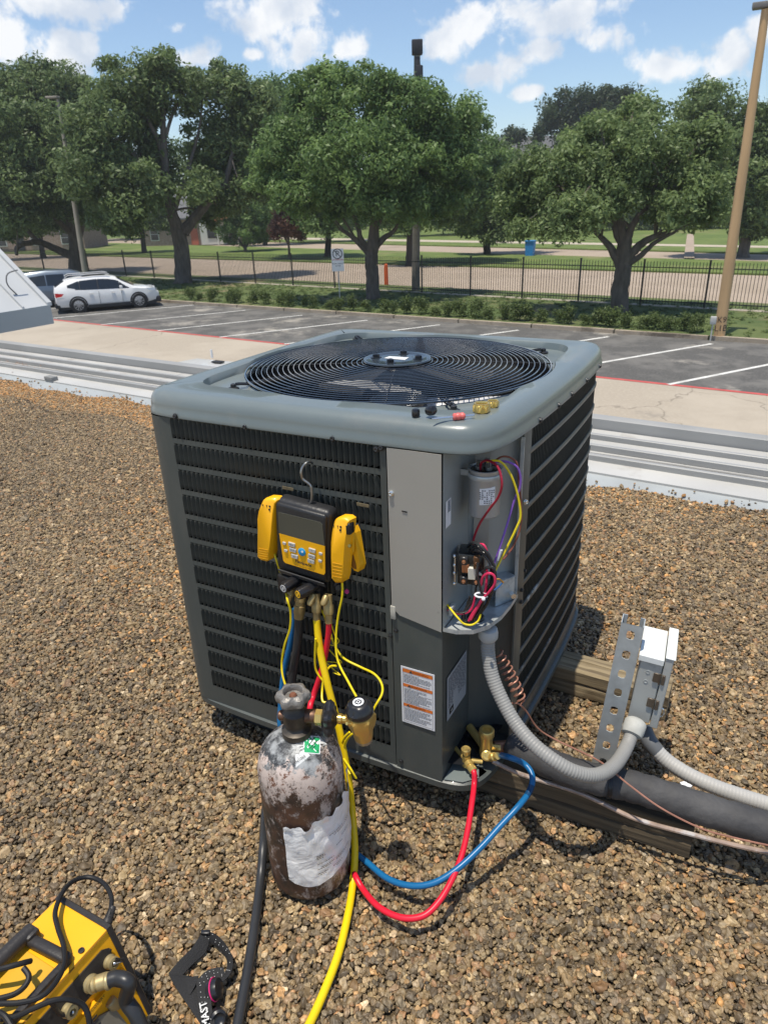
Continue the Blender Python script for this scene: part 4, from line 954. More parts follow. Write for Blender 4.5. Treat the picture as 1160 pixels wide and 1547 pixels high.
# ------------------------------------------------------------------ the condenser
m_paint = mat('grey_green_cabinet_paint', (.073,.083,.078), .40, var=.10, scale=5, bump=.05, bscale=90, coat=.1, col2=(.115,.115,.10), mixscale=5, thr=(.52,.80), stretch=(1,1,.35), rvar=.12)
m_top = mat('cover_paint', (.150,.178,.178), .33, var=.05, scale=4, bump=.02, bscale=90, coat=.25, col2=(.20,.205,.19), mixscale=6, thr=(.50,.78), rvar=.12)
m_louv = mat('shaded_louver_paint', (.034,.041,.039), .42, var=.08, scale=9)  # darker than the surrounding sheet: slot shade painted into the louvers
m_guard = mat('glint_specked_bars', (.075,.082,.078), .35, var=.25, scale=12, col2=(.34,.36,.35), mixscale=16, thr=(.60,.70))  # pale specks in the colour stand for glints on the bars
m_coil = mat('shade_black_coil', (.0025,.003,.0033), .8, var=.3, scale=200, spec=.1)  # near-black colour stands for the shade inside the cabinet
m_galv2 = mat('bright_zinc_sheet', (.50,.53,.53), .34, metal=.35, var=.12, scale=18, col2=(.38,.41,.42), mixscale=30, thr=(.5,.6))
m_bare = mat('plain_primed_panel', (.40,.385,.345), .5, metal=.25, var=.05, scale=4, col2=(.28,.27,.25), mixscale=30, thr=(.66,.74))
m_inner = mat('grey_inner_sheet', (.34,.365,.36), .36, metal=.15, var=.08, scale=5)
m_blk = mat('black_enamel', (.012,.013,.015), .28, var=.2, coat=.3)
m_screw = mat('screw_steel', (.06,.06,.062), .35, metal=.6)
m_screwb = mat('bright_screw', (.75,.76,.76), .2, metal=.9)
m_alu = mat('aluminium_blade', (.62,.61,.59), .35, metal=.15, var=.1, scale=12, col2=(.30,.29,.27), mixscale=20, thr=(.6,.75))
CW, CD, ZB, ZT = .862, .89, .10, .90
ac = thing('air_conditioner', 'large grey condenser unit with louvered sides, round fan grille and open wiring compartment', 'air conditioner', (.43,.445,0))
outl = [(0,.085),(.006,.045),(.026,.016),(.062,.002),(.15,-.003),(.30,-.005),(.50,-.005),(.68,-.001),(.745,.001),(.790,.012),(.818,.038),(.833,.078),(.843,.14),(.853,.26),(.860,.42),(.863,.58),(.862,.72),(.857,.82),(.845,.862),(.818,.883),(.775,.892),(.6,.896),(.3,.896),(.10,.892),(.052,.886),(.018,.864),(.004,.825),(-.003,.62),(-.004,.30)]
OL = spline([np.array([*p,0.]) for p in outl], 5, closed=True); OL = np.array(OL)[:,:2]
def offs(d, P=None):
    P = OL if P is None else P; T = np.roll(P,-1,0)-np.roll(P,1,0); T /= np.linalg.norm(T,axis=1)[:,None]
    N = np.stack([-T[:,1], T[:,0]],1)          # inward for a ccw outline
    return P+N*d
def loop3(P, z): return [(p[0], p[1], z) for p in P]
FC = np.array([.430,.455]); FR = .377
def recess(dd):      # rounded square round the fan, a little outside the circle
    n = len(OL); out = []
    ang = np.arctan2(OL[:,1]-FC[1], OL[:,0]-FC[0])
    for i in range(n):
        a = ang[i]; ca, sa = abs(math.cos(a)), abs(math.sin(a)); hx, hy, p = .362-dd, .370-dd, 9.0
        r = (abs(ca/hx)**p+abs(sa/hy)**p)**(-1/p); r = max(r, FR+.0085-dd*.2)
        out.append((FC[0]+r*math.cos(a), FC[1]+r*math.sin(a)))
    return np.array(out)
circ = lambda r: np.array([(FC[0]+r*math.cos(a), FC[1]+r*math.sin(a)) for a in np.arctan2(OL[:,1]-FC[1], OL[:,0]-FC[0])])
rows = [loop3(offs(.016), ZT-.004), loop3(offs(.0), ZT-.004), loop3(offs(-.004), ZT-.001), loop3(offs(-.004), ZT+.006), loop3(offs(-.001), ZT+.012), loop3(offs(.0), ZT+.022), loop3(offs(.002), ZT+.032),
        loop3(offs(.007), ZT+.041), loop3(offs(.015), ZT+.0475), loop3(offs(.024), ZT+.0505), loop3(offs(.030), ZT+.051)]
r0 = recess(0); r1 = recess(.009); r2 = recess(.016)
rows += [loop3(r0, ZT+.0515), loop3(recess(.0025), ZT+.0500), loop3(recess(.0055), ZT+.0330), loop3(recess(.010), ZT+.0310), loop3(circ(FR+.004), ZT+.032), loop3(circ(FR), ZT+.036), loop3(circ(FR-.004), ZT+.036), loop3(circ(FR-.004), ZT-.03)]
b = B(); b.grid([r for r in rows], closed=True); cover = b.build('top_cover', m_top, ac, angle=50)
# small dimples round the corner bolts
BOLT = [(.162,.145),(.705,.150),(.715,.760),(.125,.790)]
b = B(); b.lathe((FC[0],FC[1],ZT-.16), (0,0,1), [(FR-.006,.0),(FR-.006,.135),(FR-.004,.19)], 72, caps=False); b.build('fan_shroud', m_blk, ac)
# fan: hub, motor and three broad blades
b = B(); b.cyl((FC[0],FC[1],ZT-.17),(FC[0],FC[1],ZT-.045), .075, n=28); mo = b.build('fan_motor', m_blk, ac)
for k, a0 in enumerate((math.radians(244), math.radians(4), math.radians(124))):
    rows_ = []
    for j in range(9):
        f = j/8; r = .07+(FR-.035-.07)*f; sp_ = .72+.30*f-.1*f*f; rr = []
        for i in range(9):
            g_ = i/8-.5; a = a0+g_*sp_+.12*f; rr.append((FC[0]+r*math.cos(a), FC[1]+r*math.sin(a), ZT-.085+.085*g_*(1-.35*f)+.012*math.sin(PI*(g_+.5))))
        rows_.append(rr)
    b = B(); b.grid(rows_); b.build('fan_blade', m_alu, ac)
# coil wrapping inside the cabinet, seen through the louvers and the grille
def open_loop(P):      # start just past the service corner so the recessed notch stays empty
    n = len(P); i1 = max(i for i in range(n) if P[i][1] < .235 and P[i][0] > .7)+1; i0 = max(i for i in range(n) if P[i][1] < .1 and .3 < P[i][0] < .70 and P[i][1] < .1)
    idx = list(range(i1, n))+list(range(0, i0+1)); return P[idx]
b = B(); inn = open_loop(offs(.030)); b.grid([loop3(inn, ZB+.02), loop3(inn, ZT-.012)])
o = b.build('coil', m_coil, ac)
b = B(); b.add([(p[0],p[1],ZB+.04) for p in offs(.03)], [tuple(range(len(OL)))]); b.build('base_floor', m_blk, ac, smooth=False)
b = B(); b.grid([loop3(offs(.014), ZB-.012), loop3(offs(.002), ZB-.012), loop3(offs(-.003), ZB-.006), loop3(offs(-.003), ZB+.010), loop3(offs(.004), ZB+.014), loop3(offs(.40), ZB+.015)], closed=True); b.build('base_pan', m_paint, ac, angle=30)
# wire grille
m_wire = mat('black_coated_wire', (.012,.013,.015), .13, var=.1, coat=1.0, rvar=.02, spec=.9)
m_arm = mat('black_coated_arm', (.010,.010,.011), .42, var=.1)
_b = B(); _b.lathe((FC[0],FC[1],ZT+.052), (0,0,1), [(.0,0),(.078,0),(.083,.002),(.086,.006),(.084,.009),(.070,.0095),(.066,.0075),(.04,.0085),(.0,.0085)], 56)
hubp = _b.build('fan_grille', mat('glossy_hub_plate',(.035,.045,.055),.25,coat=.5,var=.1), ac)
NR = 23; radii = np.linspace(.088, FR-.001, NR)
def gzr(r): return ZT+.0505-.006*(r/FR)**4+.003*(1-(r/FR)**2)
for i, r in enumerate(radii):
    b = B(); w = .00135 if i < NR-1 else .0026
    b.tube([(FC[0]+r*math.cos(a), FC[1]+r*math.sin(a), gzr(r)) for a in np.linspace(0,2*PI,96,endpoint=False)], w, 6, closed=True); b.build('grille_ring', m_wire, hubp)
for k, (bx_, by_) in enumerate(BOLT):
    d = np.array([bx_-FC[0], by_-FC[1]]); L_ = np.linalg.norm(d); d /= L_
    for s_ in (-.0045,.0045):
        n_ = np.array([-d[1], d[0]])*s_
        pts = [(FC[0]+d[0]*r+n_[0], FC[1]+d[1]*r+n_[1], gzr(min(r,FR))-.0035) for r in np.linspace(.06, FR+.004, 12)]+[(FC[0]+d[0]*r+n_[0]*1.0, FC[1]+d[1]*r+n_[1], ZT+.043) for r in (FR+.02, L_-.004)]
        b = B(); b.tube(pts, .0027, 7); b.build('grille_arm', m_arm, hubp)
    b = B(); q = np.array([FC[0]+d[0]*(L_+.002), FC[1]+d[1]*(L_+.002), 0]); b.lathe((q[0],q[1],ZT+.0315), (0,0,1), [(.013,0),(.013,.004),(.009,.006),(.0065,.006),(.0065,.012),(.003,.014)], 12); b.build('grille_bolt', m_screw, hubp)
for a in np.arange(8)*PI/4+PI/8:
    if min(abs((a-math.atan2(by_-FC[1],bx_-FC[0])+PI)%(2*PI)-PI) for bx_,by_ in BOLT) < .2: continue
    b = B(); b.tube([(FC[0]+math.cos(a)*r, FC[1]+math.sin(a)*r, gzr(min(r,FR))-.004) for r in np.linspace(.06, FR+.006, 10)], .0020, 6); b.build('grille_spoke', m_arm, hubp)
for a in (PI*.05, PI*.55, PI*1.05, PI*1.55):
    b = B(); q = np.array([FC[0]+.055*math.cos(a), FC[1]+.055*math.sin(a), ZT+.0605]); b.lathe(q, (0,0,1), [(.014,-.004),(.014,.001),(.011,.002),(.009,.002),(.009,.008),(.004,.010)], 14); b.build('hub_nut', m_blk, hubp)
b = B(); b.add([(FC[0]-.03,FC[1]-.014,ZT+.0612),(FC[0]+.03,FC[1]-.018,ZT+.0612),(FC[0]+.026,FC[1]+.014,ZT+.0612),(FC[0]-.028,FC[1]+.012,ZT+.0612)], [(0,1,2,3)]); b.build('hub_sticker', mat('silver_sticker',(.75,.76,.74),.35), hubp, smooth=False)

# front louvered panel: frame strips + 12 louver rows, each row its own part
Y0 = 0.0
def yf(x):   # the cabinet front follows the slightly bowed cover line
    return -.002*math.sin(PI*min(1,max(0,x/.745)))
def fpt(x, z, d=0.0):
    """cabinet front skin incl. the rounded left corner; d proud of it"""
    if x >= .055: return np.array([x, yf(x)-d, z])
    a = (.055-x)/.055*PI/2*1.0
    return np.array([.055-.048*math.sin(a)-d*math.sin(a), .050-.050*math.cos(a)-d*math.cos(a)+.0, z])
b = B()
xs_ = list(np.linspace(0,.055,7))+[.075,.0915]
b.grid([[fpt(x,z) for x in xs_] for z in (ZB+.012, ZT-.004)])
b.build('corner_post', m_paint, ac)
b = B(); b.grid([[(.007, y, z) for y in np.linspace(.05,.80,4)] for z in (ZB+.012, ZT-.004)])
lp = b.build('side_panel', m_paint, ac)
# back and left faces close the cabinet
b = B(); b.grid([[(p[0],p[1],z) for p in offs(.010)[max(i for i in range(len(OL)) if OL[i][0] > .80 and OL[i][1] < .885):int(len(OL)*.985)]] for z in (ZB+.012,ZT-.004)]); b.build('rear_panel', m_louv, ac)
PITCH = .0621; ROWTOP = .8990; SLH = .0495
XA, XB = .0915, .6165; NS = 40; SW = (XB-XA)/NS
b = B()
for k in range(13):
    zt = ROWTOP-k*PITCH+.0; z1 = zt+ (PITCH-SLH) if k else ZT-.003; z0 = zt if k < 12 else ZB+.012
    if k == 0: z0, z1 = ROWTOP-.002, ZT-.003
    elif k == 12: z1 = ROWTOP-12*PITCH+(PITCH-SLH); z0 = ZB+.012
    else: z0 = ROWTOP-k*PITCH; z1 = z0+(PITCH-SLH)
    b.grid([[fpt(x, z) for x in np.linspace(XA, XB, 10)] for z in (z0, z1)])
b.grid([[fpt(x, z) for x in (XB, .6295)] for z in (ZB+.012, ZT-.003)])
b.grid([[fpt(.6295, z, d) for d in (0,-.012)] for z in (ZB+.012, ZT-.003)])
b.build('louver_frame', m_paint, ac)
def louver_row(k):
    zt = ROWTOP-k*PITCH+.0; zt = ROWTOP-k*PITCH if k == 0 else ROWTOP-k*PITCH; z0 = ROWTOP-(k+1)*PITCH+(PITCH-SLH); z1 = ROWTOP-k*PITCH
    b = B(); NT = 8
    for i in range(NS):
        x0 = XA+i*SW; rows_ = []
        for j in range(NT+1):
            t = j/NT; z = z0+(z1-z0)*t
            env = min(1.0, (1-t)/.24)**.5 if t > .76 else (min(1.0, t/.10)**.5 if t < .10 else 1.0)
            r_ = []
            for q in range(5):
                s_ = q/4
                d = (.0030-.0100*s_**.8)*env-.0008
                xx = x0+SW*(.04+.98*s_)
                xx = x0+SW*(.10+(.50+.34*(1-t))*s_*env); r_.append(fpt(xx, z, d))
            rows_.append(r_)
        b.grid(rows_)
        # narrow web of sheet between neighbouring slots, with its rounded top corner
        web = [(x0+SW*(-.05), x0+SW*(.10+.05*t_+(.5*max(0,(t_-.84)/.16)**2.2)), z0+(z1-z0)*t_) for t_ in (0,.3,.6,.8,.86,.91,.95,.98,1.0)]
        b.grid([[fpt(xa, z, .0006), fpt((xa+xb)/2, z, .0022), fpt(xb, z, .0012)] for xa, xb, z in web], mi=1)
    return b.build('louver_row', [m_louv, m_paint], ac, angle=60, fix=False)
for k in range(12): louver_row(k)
# service panel and plain door beside it
b = B(); b.grid([[fpt(x, z, .0015) for x in (.632,.690,.7455)] for z in (ZB+.012, .560)]); b.grid([[(.7455, y, z) for y in (-.0015,.03,.09,.16)] for z in (ZB+.012, .520)])
b.build('service_panel', m_paint, ac, smooth=False)
b = B(); b.prism([(.634,.548),(.652,.532),(.745,.516),(.745,ZT-.004),(.634,ZT-.004)], (0,-.004,0), (1,0,0), (0,0,1), (0,-1,0), .0015)
b.build('control_panel_front', m_bare, ac, smooth=False)
b = B(); b.rbox((.6365,-.0045,.535), (1,0,0),(0,1,0),(0,0,1), .006,.003,.016,.002,2); b.build('foam_pad', mat('old_foam',(.42,.40,.34),.9,var=.2,scale=60), ac)
# recessed corner: inner side wall, back wall of the notch, right post
m_notch = m_inner
b = B(); b.grid([[(.7462, y, z) for y in (.0,.135)] for z in (.52,ZT-.004)]); b.build('wiring_box_side', m_inner, ac, smooth=False)
b = B(); b.grid([[(x, y, z) for x, y in ((.7462,.135),(.780,.150))] for z in (.52,ZT-.004)]); b.grid([[(x, y, z) for x, y in ((.780,.150),(.800,.168),(.826,.196),(.844,.205))] for z in (.52,ZT-.004)])
b.build('wiring_box_back', m_inner, ac, smooth=False)
b = B(); b.obox((.7715,.1425,.71), (.034,.015,0), (-.015,.034,0), (0,0,1), .0155, .0015, .186); b.build('bright_strip', m_bare, ac, smooth=False)
b = B(); b.grid([[(x, y, z) for x, y in ((.7462,.155),(.80,.20),(.843,.210))] for z in (ZB+.012,.52)]); b.build('notch_wall', m_paint, ac, smooth=False)
b = B()
post = [(.8390,.180),(.8425,.181),(.8450,.198),(.8465,.216),(.8410,.218),(.8385,.200)]
b.grid([[(x,y,z) for x,y in post] for z in (ZB+.012, ZT-.003)]); b.build('corner_flange', m_galv if False else m_paint, ac, smooth=False)
b = B(); b.obox((.8405,.1795,.70),(0,1,0),(1,0,0),(0,0,1),.0012,.0035,.185); b.build('flange_edge', m_galv2, ac, smooth=False)
# compartment tray
tray = [(.7470,-.001),(.775,.001),(.806,.016),(.828,.046),(.840,.090),(.8440,.140),(.8440,.188),(.812,.180),(.747,.137)]
b = B(); b.prism(tray, (0,0,.516), (1,0,0), (0,1,0), (0,0,1), .0018); 
edge_ = tray[:7]; b.grid([[(p[0],p[1],.5178) for p in edge_], [(p[0]-.0,p[1],.526) for p in edge_]])
b.build('compartment_tray', m_galv2, ac, smooth=False)
b = B(); b.obox((.826,.150,.548),(.5,.87,0),(-.87,.5,0),(0,0,1),.026,.0012,.028); b.obox((.814,.160,.576),(.5,.87,0),(-.87,.5,0),(0,0,1),.026,.016,.0012); b.build('tray_bracket', m_galv2, ac, smooth=False)
b = B(); b.lathe((.790,.070,.5178),(0,0,1),[(.019,0),(.019,.004),(.017,.006),(.011,.006),(.010,.001)],22); b.build('cable_bushing', m_blk, ac)
b = B(); b.cyl((.838,.160,.540),(.846,.150,.540),.006,n=10); b.build('tray_terminal', m_screwb, ac)
# right hand coil guard: curved bars and fine vertical wires behind
NG = 44
RS = [i for i in range(len(OL)) if OL[i][0] > .80 and .180 < OL[i][1] < .875]
RP = OL[RS]; RP = RP[np.argsort(RP[:,1])]
def rpt(t, z, d=0.0):
    y = .222+(.868-.222)*t; x = np.interp(y, RP[:,1], RP[:,0]); return np.array([x-.007+d, y, z])
b = B()
for k in range(13):
    if k == 0: z0, z1 = ROWTOP-.010, ZT-.004
    elif k == 12: z0, z1 = ZB+.012, ROWTOP-12*PITCH+.006
    else: z0 = ROWTOP-k*PITCH-.001; z1 = z0+.0125
    bb = B(); bb.grid([[rpt(t, z, d) for t in np.linspace(0,1,24)] for z, d in ((z0,-.003),(z0,0),(z0+.002,.0015),(z1-.002,.0015),(z1,0),(z1,-.003))])
    bb.build('guard_bar', m_guard, ac)
b = B(); b.grid([[rpt(t, z) for t in (0,.012)] for z in (ZB+.012, ZT-.004)]); b.grid([[rpt(t, z) for t in (.985,1.0)] for z in (ZB+.012, ZT-.004)]); 
b.grid([[(x_,y_,z) for x_,y_ in ((rpt(0,0)[0], .222),(rpt(0,0)[0]-.012,.222))] for z in (ZB+.012,ZT-.004)]); o = b.build('guard_edge', m_paint, ac, smooth=False); 
b = B()
for i in range(62):
    t = .014+.97*i/61
    b.grid([[rpt(t, z, d)+np.array([0,dy,0]) for d, dy in ((-.005,-.0006),(-.002,-.0009),(-.002,.0009),(-.005,.0006))] for z in (ZB+.014, ZT-.006)])
o = b.build('guard_wires', m_louv, ac, fix=False); o['kind'] = 'stuff'
# screws
def screw(p, n_, m, r=.0048, parent=ac, name='screw'):
    b = B(); b.lathe(p, n_, [(r*1.35,0),(r*1.35,.0012),(r,.0014),(r,.0045),(r*.7,.0052),(r*.3,.0045)], 10); return b.build(name, m, parent)
for (u,v) in ((264,619),(371,644.5),(503,662)): 
    p = gy(u,v,-.007); p[2] = min(p[2], ZT+.004); screw(p, (0,-1,.0), m_screw)
screw((.612,-.004,ZT-.010), (0,-1,0), m_screw); screw((.622,-.003,ZT-.006),(0,-1,0), m_screw)
for (t) in (.03,.22,.38,.60,.86): p = rpt(t, ZT+.004, .010); screw(p, (1,0,0), m_screw, .005)
p = gy(591,745,-.0055); screw(p, (0,-1,0), m_screwb, .0045)
for u,v in ((598,952),(590,960),(606,1149)): screw(gy(u,v,-.0025), (0,-1,0), m_screw, .004)
for z in (.768,): screw((.8470,.196,.742), (1,-.6,0), m_screwb, .0045)
for z in (.53,.50): screw((.8475,.200,z), (1,-.3,0), m_screw, .004)
for z in (.565,.20): screw(rpt(.004,z,.001), (1,0,0), m_screw, .004)
b = B(); c = gy(611,773,-.0062); b.obox(c,(1,0,-.05),(0,1,0),(0,0,1),.0055,.0006,.0012); b.build('pen_mark', m_blk, ac, smooth=False)
# paint loss patches on two bands
for u,v in ((435,738),(548,763)):
    c = gy(u,v,-.006); b = B(); b.rbox(c,(1,0,-.02),(0,1,0),(0,0,1),.014,.0006,.0035,.0005,1); b.build('rust_patch', mat('rusty_patch',(.17,.13,.07),.8,var=.3,scale=80), ac)
# warning label on the service panel
m_lab = mat('white_label', (.80,.81,.83), .45, var=.02); m_or = mat('orange_label_band', (.78,.20,.03), .5, var=.05); m_txt = mat('small_black_print', (.10,.10,.11), .6); m_fr = mat('label_frame_line', (.05,.05,.05), .6)
LY = -.0045; lx0, lx1, lz0, lz1 = .6505,.7295,.2535,.4045
b = B(); b.box(lx0,lx1,LY,LY+.0008,lz0,lz1); wl_ = b.build('warning_label', m_lab, ac, smooth=False)
LX = (1,0,0); LZ = (0,0,1)
def fbox(bld, x0, x1, z0, z1, d=.0004): bld.add([(x0,LY-d,z0),(x1,LY-d,z0),(x1,LY-d,z1),(x0,LY-d,z1)], [(0,1,2,3)])
b = B(); m_ = .004
for (xa,xb_,za,zb) in ((lx0+m_,lx1-m_,lz1-m_-.0006,lz1-m_),(lx0+m_,lx1-m_,lz0+m_,lz0+m_+.0006),(lx0+m_,lx0+m_+.0006,lz0+m_,lz1-m_),(lx1-m_-.0006,lx1-m_,lz0+m_,lz1-m_)): fbox(b, xa, xb_, za, zb)
b.build('label_frame', m_fr, wl_, smooth=False)
bands = [(lz1-.0045, .009, 5), (lz1-.0435, .008, 8), (lz1-.097, .008, 8)]
for bi, (zt_, hb, nl_) in enumerate(bands):
    b = B(); fbox(b, lx0+m_+.001, lx1-m_-.001, zt_-hb, zt_, .0005); b.build('warning_band', m_or, wl_, smooth=False)
    b = B(); cx = lx0+.024-.004*bi; b.add([(cx-.0042,LY-.0009,zt_-hb+.001),(cx+.0042,LY-.0009,zt_-hb+.001),(cx,LY-.0009,zt_-.001)], [(0,1,2)]); b.build('hazard_triangle', m_fr, wl_, smooth=False)
    text_mesh('WARNING', .0078, (cx+.022,LY-.0009,zt_-hb/2), LX, LZ, mat('band_print',(.25,.05,.01),.6), wl_, 'band_lettering', off=0)
    b = B(); z = zt_-hb-.005; end = (bands[bi+1][0]+.002) if bi < 2 else lz0+.010
    while z > end:
        x = lx0+m_+.003; xe = lx1-m_-.003-random.choice([0,.004,.012,.03 if random.random()<.3 else 0])
        while x < xe:
            w = random.uniform(.002,.006); fbox(b, x, min(x+w,xe), z-.0011, z+.0003, .0005); x += w+.0009
        z -= .0034
    o = b.build('fine_print', m_txt, wl_, smooth=False, fix=False); o['kind'] = 'stuff'
# rating plate on the inner side of the corner
b = B(); px = .7480; b.add([(px,.020,.268),(px,.134,.262),(px,.134,.385),(px,.020,.385)], [(0,1,2,3)])
rl = b.build('rating_plate', mat('grey_rating_plate',(.34,.37,.40),.5,var=.04), ac, smooth=False)
b = B(); z = .375
while z > .295:
    y = .028
    while y < .126:
        w = random.uniform(.004,.012)
        if not (.05 < y < .075 and z < .325): b.add([(px+.0005,y,z),(px+.0005,min(y+w,.128),z),(px+.0005,min(y+w,.128),z+.0018),(px+.0005,y,z+.0018)], [(0,1,2,3)])
        y += w+random.uniform(.002,.006)
    z -= .0048
o = b.build('fine_print', m_txt, rl, smooth=False, fix=False); o['kind'] = 'stuff'
b = B(); b.add([(px+.0005,.034,.276),(px+.0005,.056,.276),(px+.0005,.056,.292),(px+.0005,.034,.292)], [(0,1,2,3)]); b.build('certification_mark', m_blk, rl, smooth=False)
text_mesh('UL', .010, (px+.0012,.045,.284), (0,1,0), (0,0,1), m_lab, rl, 'mark_lettering', off=0)
# small bar code tag
b = B(); b.add([(.7475,.010,.742),(.7475,.036,.742),(.7475,.036,.798),(.7475,.010,.798)], [(0,1,2,3)]); st = b.build('barcode_tag', m_lab, ac, smooth=False)
b = B()
for z in np.arange(.772,.794,.0022): b.add([(.7480,.020,z),(.7480,.032,z),(.7480,.032,z+.0012),(.7480,.020,z+.0012)], [(0,1,2,3)])
o = b.build('bar_code', m_txt, st, smooth=False); o['kind'] = 'stuff'

# run capacitor on its strap
cc = gp(731,768,(.79,.085,.75),(-_F[0],-_F[1],0)); cx_, cy_ = .7935, .095
b = B(); b.lathe((cx_,cy_,.748),(0,0,1),[(.0285,0),(.031,.003),(.031,.092),(.0325,.094),(.0325,.097),(.029,.097),(.028,.094)],36)
cap = b.build('capacitor', mat('brushed_capacitor_can',(.40,.41,.41),.32,metal=.35,var=.18,scale=30,stretch=(1,1,.05)), ac)
b = B(); b.lathe((cx_,cy_,.842),(0,0,1),[(.0278,0),(.026,.001),(.0,.0012)],30); b.build('can_lid', m_blk, cap)
for dx, dy in ((-.010,-.008),(.009,-.006),(.0,.010)):
    b = B(); b.lathe((cx_+dx,cy_+dy,.843),(0,0,1),[(.0065,0),(.0062,.006),(.0045,.007)],12)
    for q in (-.0035,.0,.0035): b.box(cx_+dx+q-.0006,cx_+dx+q+.0006,cy_+dy-.0035,cy_+dy+.0035,.849,.860)
    b.build('terminal', mat('dull_terminal',(.25,.26,.26),.4,metal=.7), cap)
b = B(); b.lathe((cx_,cy_,.826),(0,0,1),[(.0318,0),(.0325,.001),(.0325,.009),(.0318,.010)],36,caps=False); b.obox((cx_-.037,cy_-.006,.831),(1,0,0),(0,1,0),(0,0,1),.010,.001,.006); b.build('clamp_strap', m_galv2, cap)
th = [math.radians(a) for a in np.linspace(-88,-32,8)]
b = B(); b.grid([[(cx_+.0314*math.cos(a),cy_+.0314*math.sin(a),z+.004*(i/8)) for i,a in enumerate(th)] for z in (.778,.812)]); cl_ = b.build('can_label', m_lab, cap)
b = B()
for z in np.arange(.782,.808,.0042):
    for a0 in th[:-1]:
        if random.random() < .75: b.grid([[(cx_+.0317*math.cos(a),cy_+.0317*math.sin(a),zz) for a in (a0, a0+random.uniform(.06,.11))] for zz in (z,z+.0022)])
o = b.build('label_print', m_txt, cap); o['kind'] = 'stuff'
# contactor
K = np.array([.781,.066,.645]); kx = nrm([.9,.25,0]); ky = nrm([-.25,.9,0]); kz = np.array([0,0,1.])
b = B(); b.rbox(K,kx,ky,kz,.026,.024,.034,.003,2); kt = b.build('contactor', m_blk, ac)
for i, (dx,dz) in enumerate(((-.013,.022),(.012,.022),(-.013,-.022),(.012,-.022))):
    b = B(); b.rbox(K+kx*dx-ky*.026+kz*dz,kx,ky,kz,.008,.006,.009,.002,1); b.build('lug', m_screw, kt)
    screw(K+kx*dx-ky*.032+kz*dz, -ky, mat('copper_screw',(.55,.27,.14),.3,metal=.8), .003, kt, 'lug_screw')
b = B(); b.rbox(K-kx*.010-ky*.028+kz*.006,kx,ky,kz,.007,.004,.009,.001,1); b.build('coil_tab', mat('copper_tab',(.45,.20,.10),.4,metal=.6), kt)
b = B(); b.rbox(K+kx*.003-ky*.029-kz*.004,kx,ky,kz,.0075,.004,.013,.001,1); b.rbox(K+kx*.013-ky*.029-kz*.004,kx,ky,kz,.010,.003,.003,.001,1); b.build('armature_clip', mat('cream_plastic',(.62,.60,.52),.5), kt)
b = B(); b.rbox(K+kx*.012-ky*.030+kz*.022,kx,ky,kz,.006,.006,.013,.001,1); b.build('side_lug', mat('brown_resin',(.11,.05,.02),.5), kt)
b = B(); b.tube(spline([K-kx*.032-ky*.018+kz*z for z in (.026,.01,-.004,-.02,-.036)],3),.0022,6)
for z in (.026,.006,-.012,-.036): b.sphere(K-kx*.033-ky*.018+kz*z,.0042,8,6)
b.build('mounting_clips', m_screwb, kt)
b = B(); b.rbox((.7535,.030,.553),(0,1,0),(1,0,0),(0,0,1),.010,.004,.010,.002,2); b.build('ground_lug', m_galv2, ac)
# wiring of the compartment: every conductor follows surveyed points on planes inside the box
def wire(name, m, pts, r, par=ac, n=7):
    P_ = []
    for (u,v,pl,val) in pts: P_.append(gy(u,v,val) if pl == 'y' else (gz(u,v,val) if pl == 'z' else gx(u,v,val)))
    b = B(); b.tube(spline(P_, 7), r, n); return b.build(name, m, par)
m_wred = mat('dark_red_wire',(.28,.012,.03),.35); m_wpink = mat('pinkish_red_wire',(.62,.03,.10),.35); m_wyel = mat('yellow_wire',(.75,.60,.02),.35); m_wpur = mat('purple_wire',(.20,.09,.42),.4); m_wbrn = mat('brown_wire',(.20,.06,.035),.4); m_wblk = mat('black_wire',(.022,.022,.024),.25); m_wblue = mat('blue_wire',(.02,.10,.28),.4); m_wor = mat('orange_wire',(.60,.28,.03),.4)
wire('red_wire', m_wred, [(725,712,'y',.085),(727,699,'y',.075),(738,696,'y',.065),(752,706,'y',.055),(758,730,'y',.045),(753,750,'y',.045),(740,768,'y',.045),(725,790,'y',.05),(716,812,'y',.06),(715,826,'y',.055)], .0024)
wire('yellow_wire', m_wyel, [(735,697,'y',.085),(755,697,'y',.095),(770,715,'y',.10),(781,745,'y',.105),(786,778,'y',.105),(780,797,'y',.10),(764,830,'y',.09),(748,862,'y',.07)], .0023)
wire('purple_wire', m_wpur, [(740,700,'y',.09),(762,697,'y',.105),(780,705,'y',.115),(786,722,'y',.118),(784,740,'y',.115),(777,755,'y',.11),(768,785,'y',.10),(757,820,'y',.08),(745,855,'y',.065)], .0023)
wire('brown_wire', m_wbrn, [(742,700,'y',.09),(758,690,'y',.105),(772,692,'y',.115),(781,702,'y',.12),(784,730,'y',.12),(787,765,'y',.12),(786,795,'y',.115),(775,825,'y',.10),(760,845,'y',.08)], .0020)
wire('black_wire', m_wblk, [(707,826,'y',.055),(712,820,'y',.04),(722,822,'y',.035),(733,832,'y',.03),(742,845,'y',.03),(747,862,'y',.03),(744,890,'y',.03),(735,912,'y',.03),(722,930,'y',.03),(708,943,'y',.03)], .0031)
wire('black_wire', m_wblk, [(709,830,'y',.05),(720,824,'y',.038),(734,838,'y',.034),(741,858,'y',.034),(740,885,'y',.035),(730,908,'y',.032),(718,925,'y',.03),(702,938,'y',.028),(702,925,'y',.03),(715,905,'y',.035),(720,880,'y',.04)], .0024)
wire('black_wire', m_wblk, [(722,850,'y',.03),(721,870,'y',.025),(726,890,'y',.024),(730,905,'y',.024),(726,920,'y',.026),(714,938,'y',.028),(704,945,'y',.03),(698,935,'y',.032),(704,920,'y',.034),(722,900,'y',.03)], .0031)
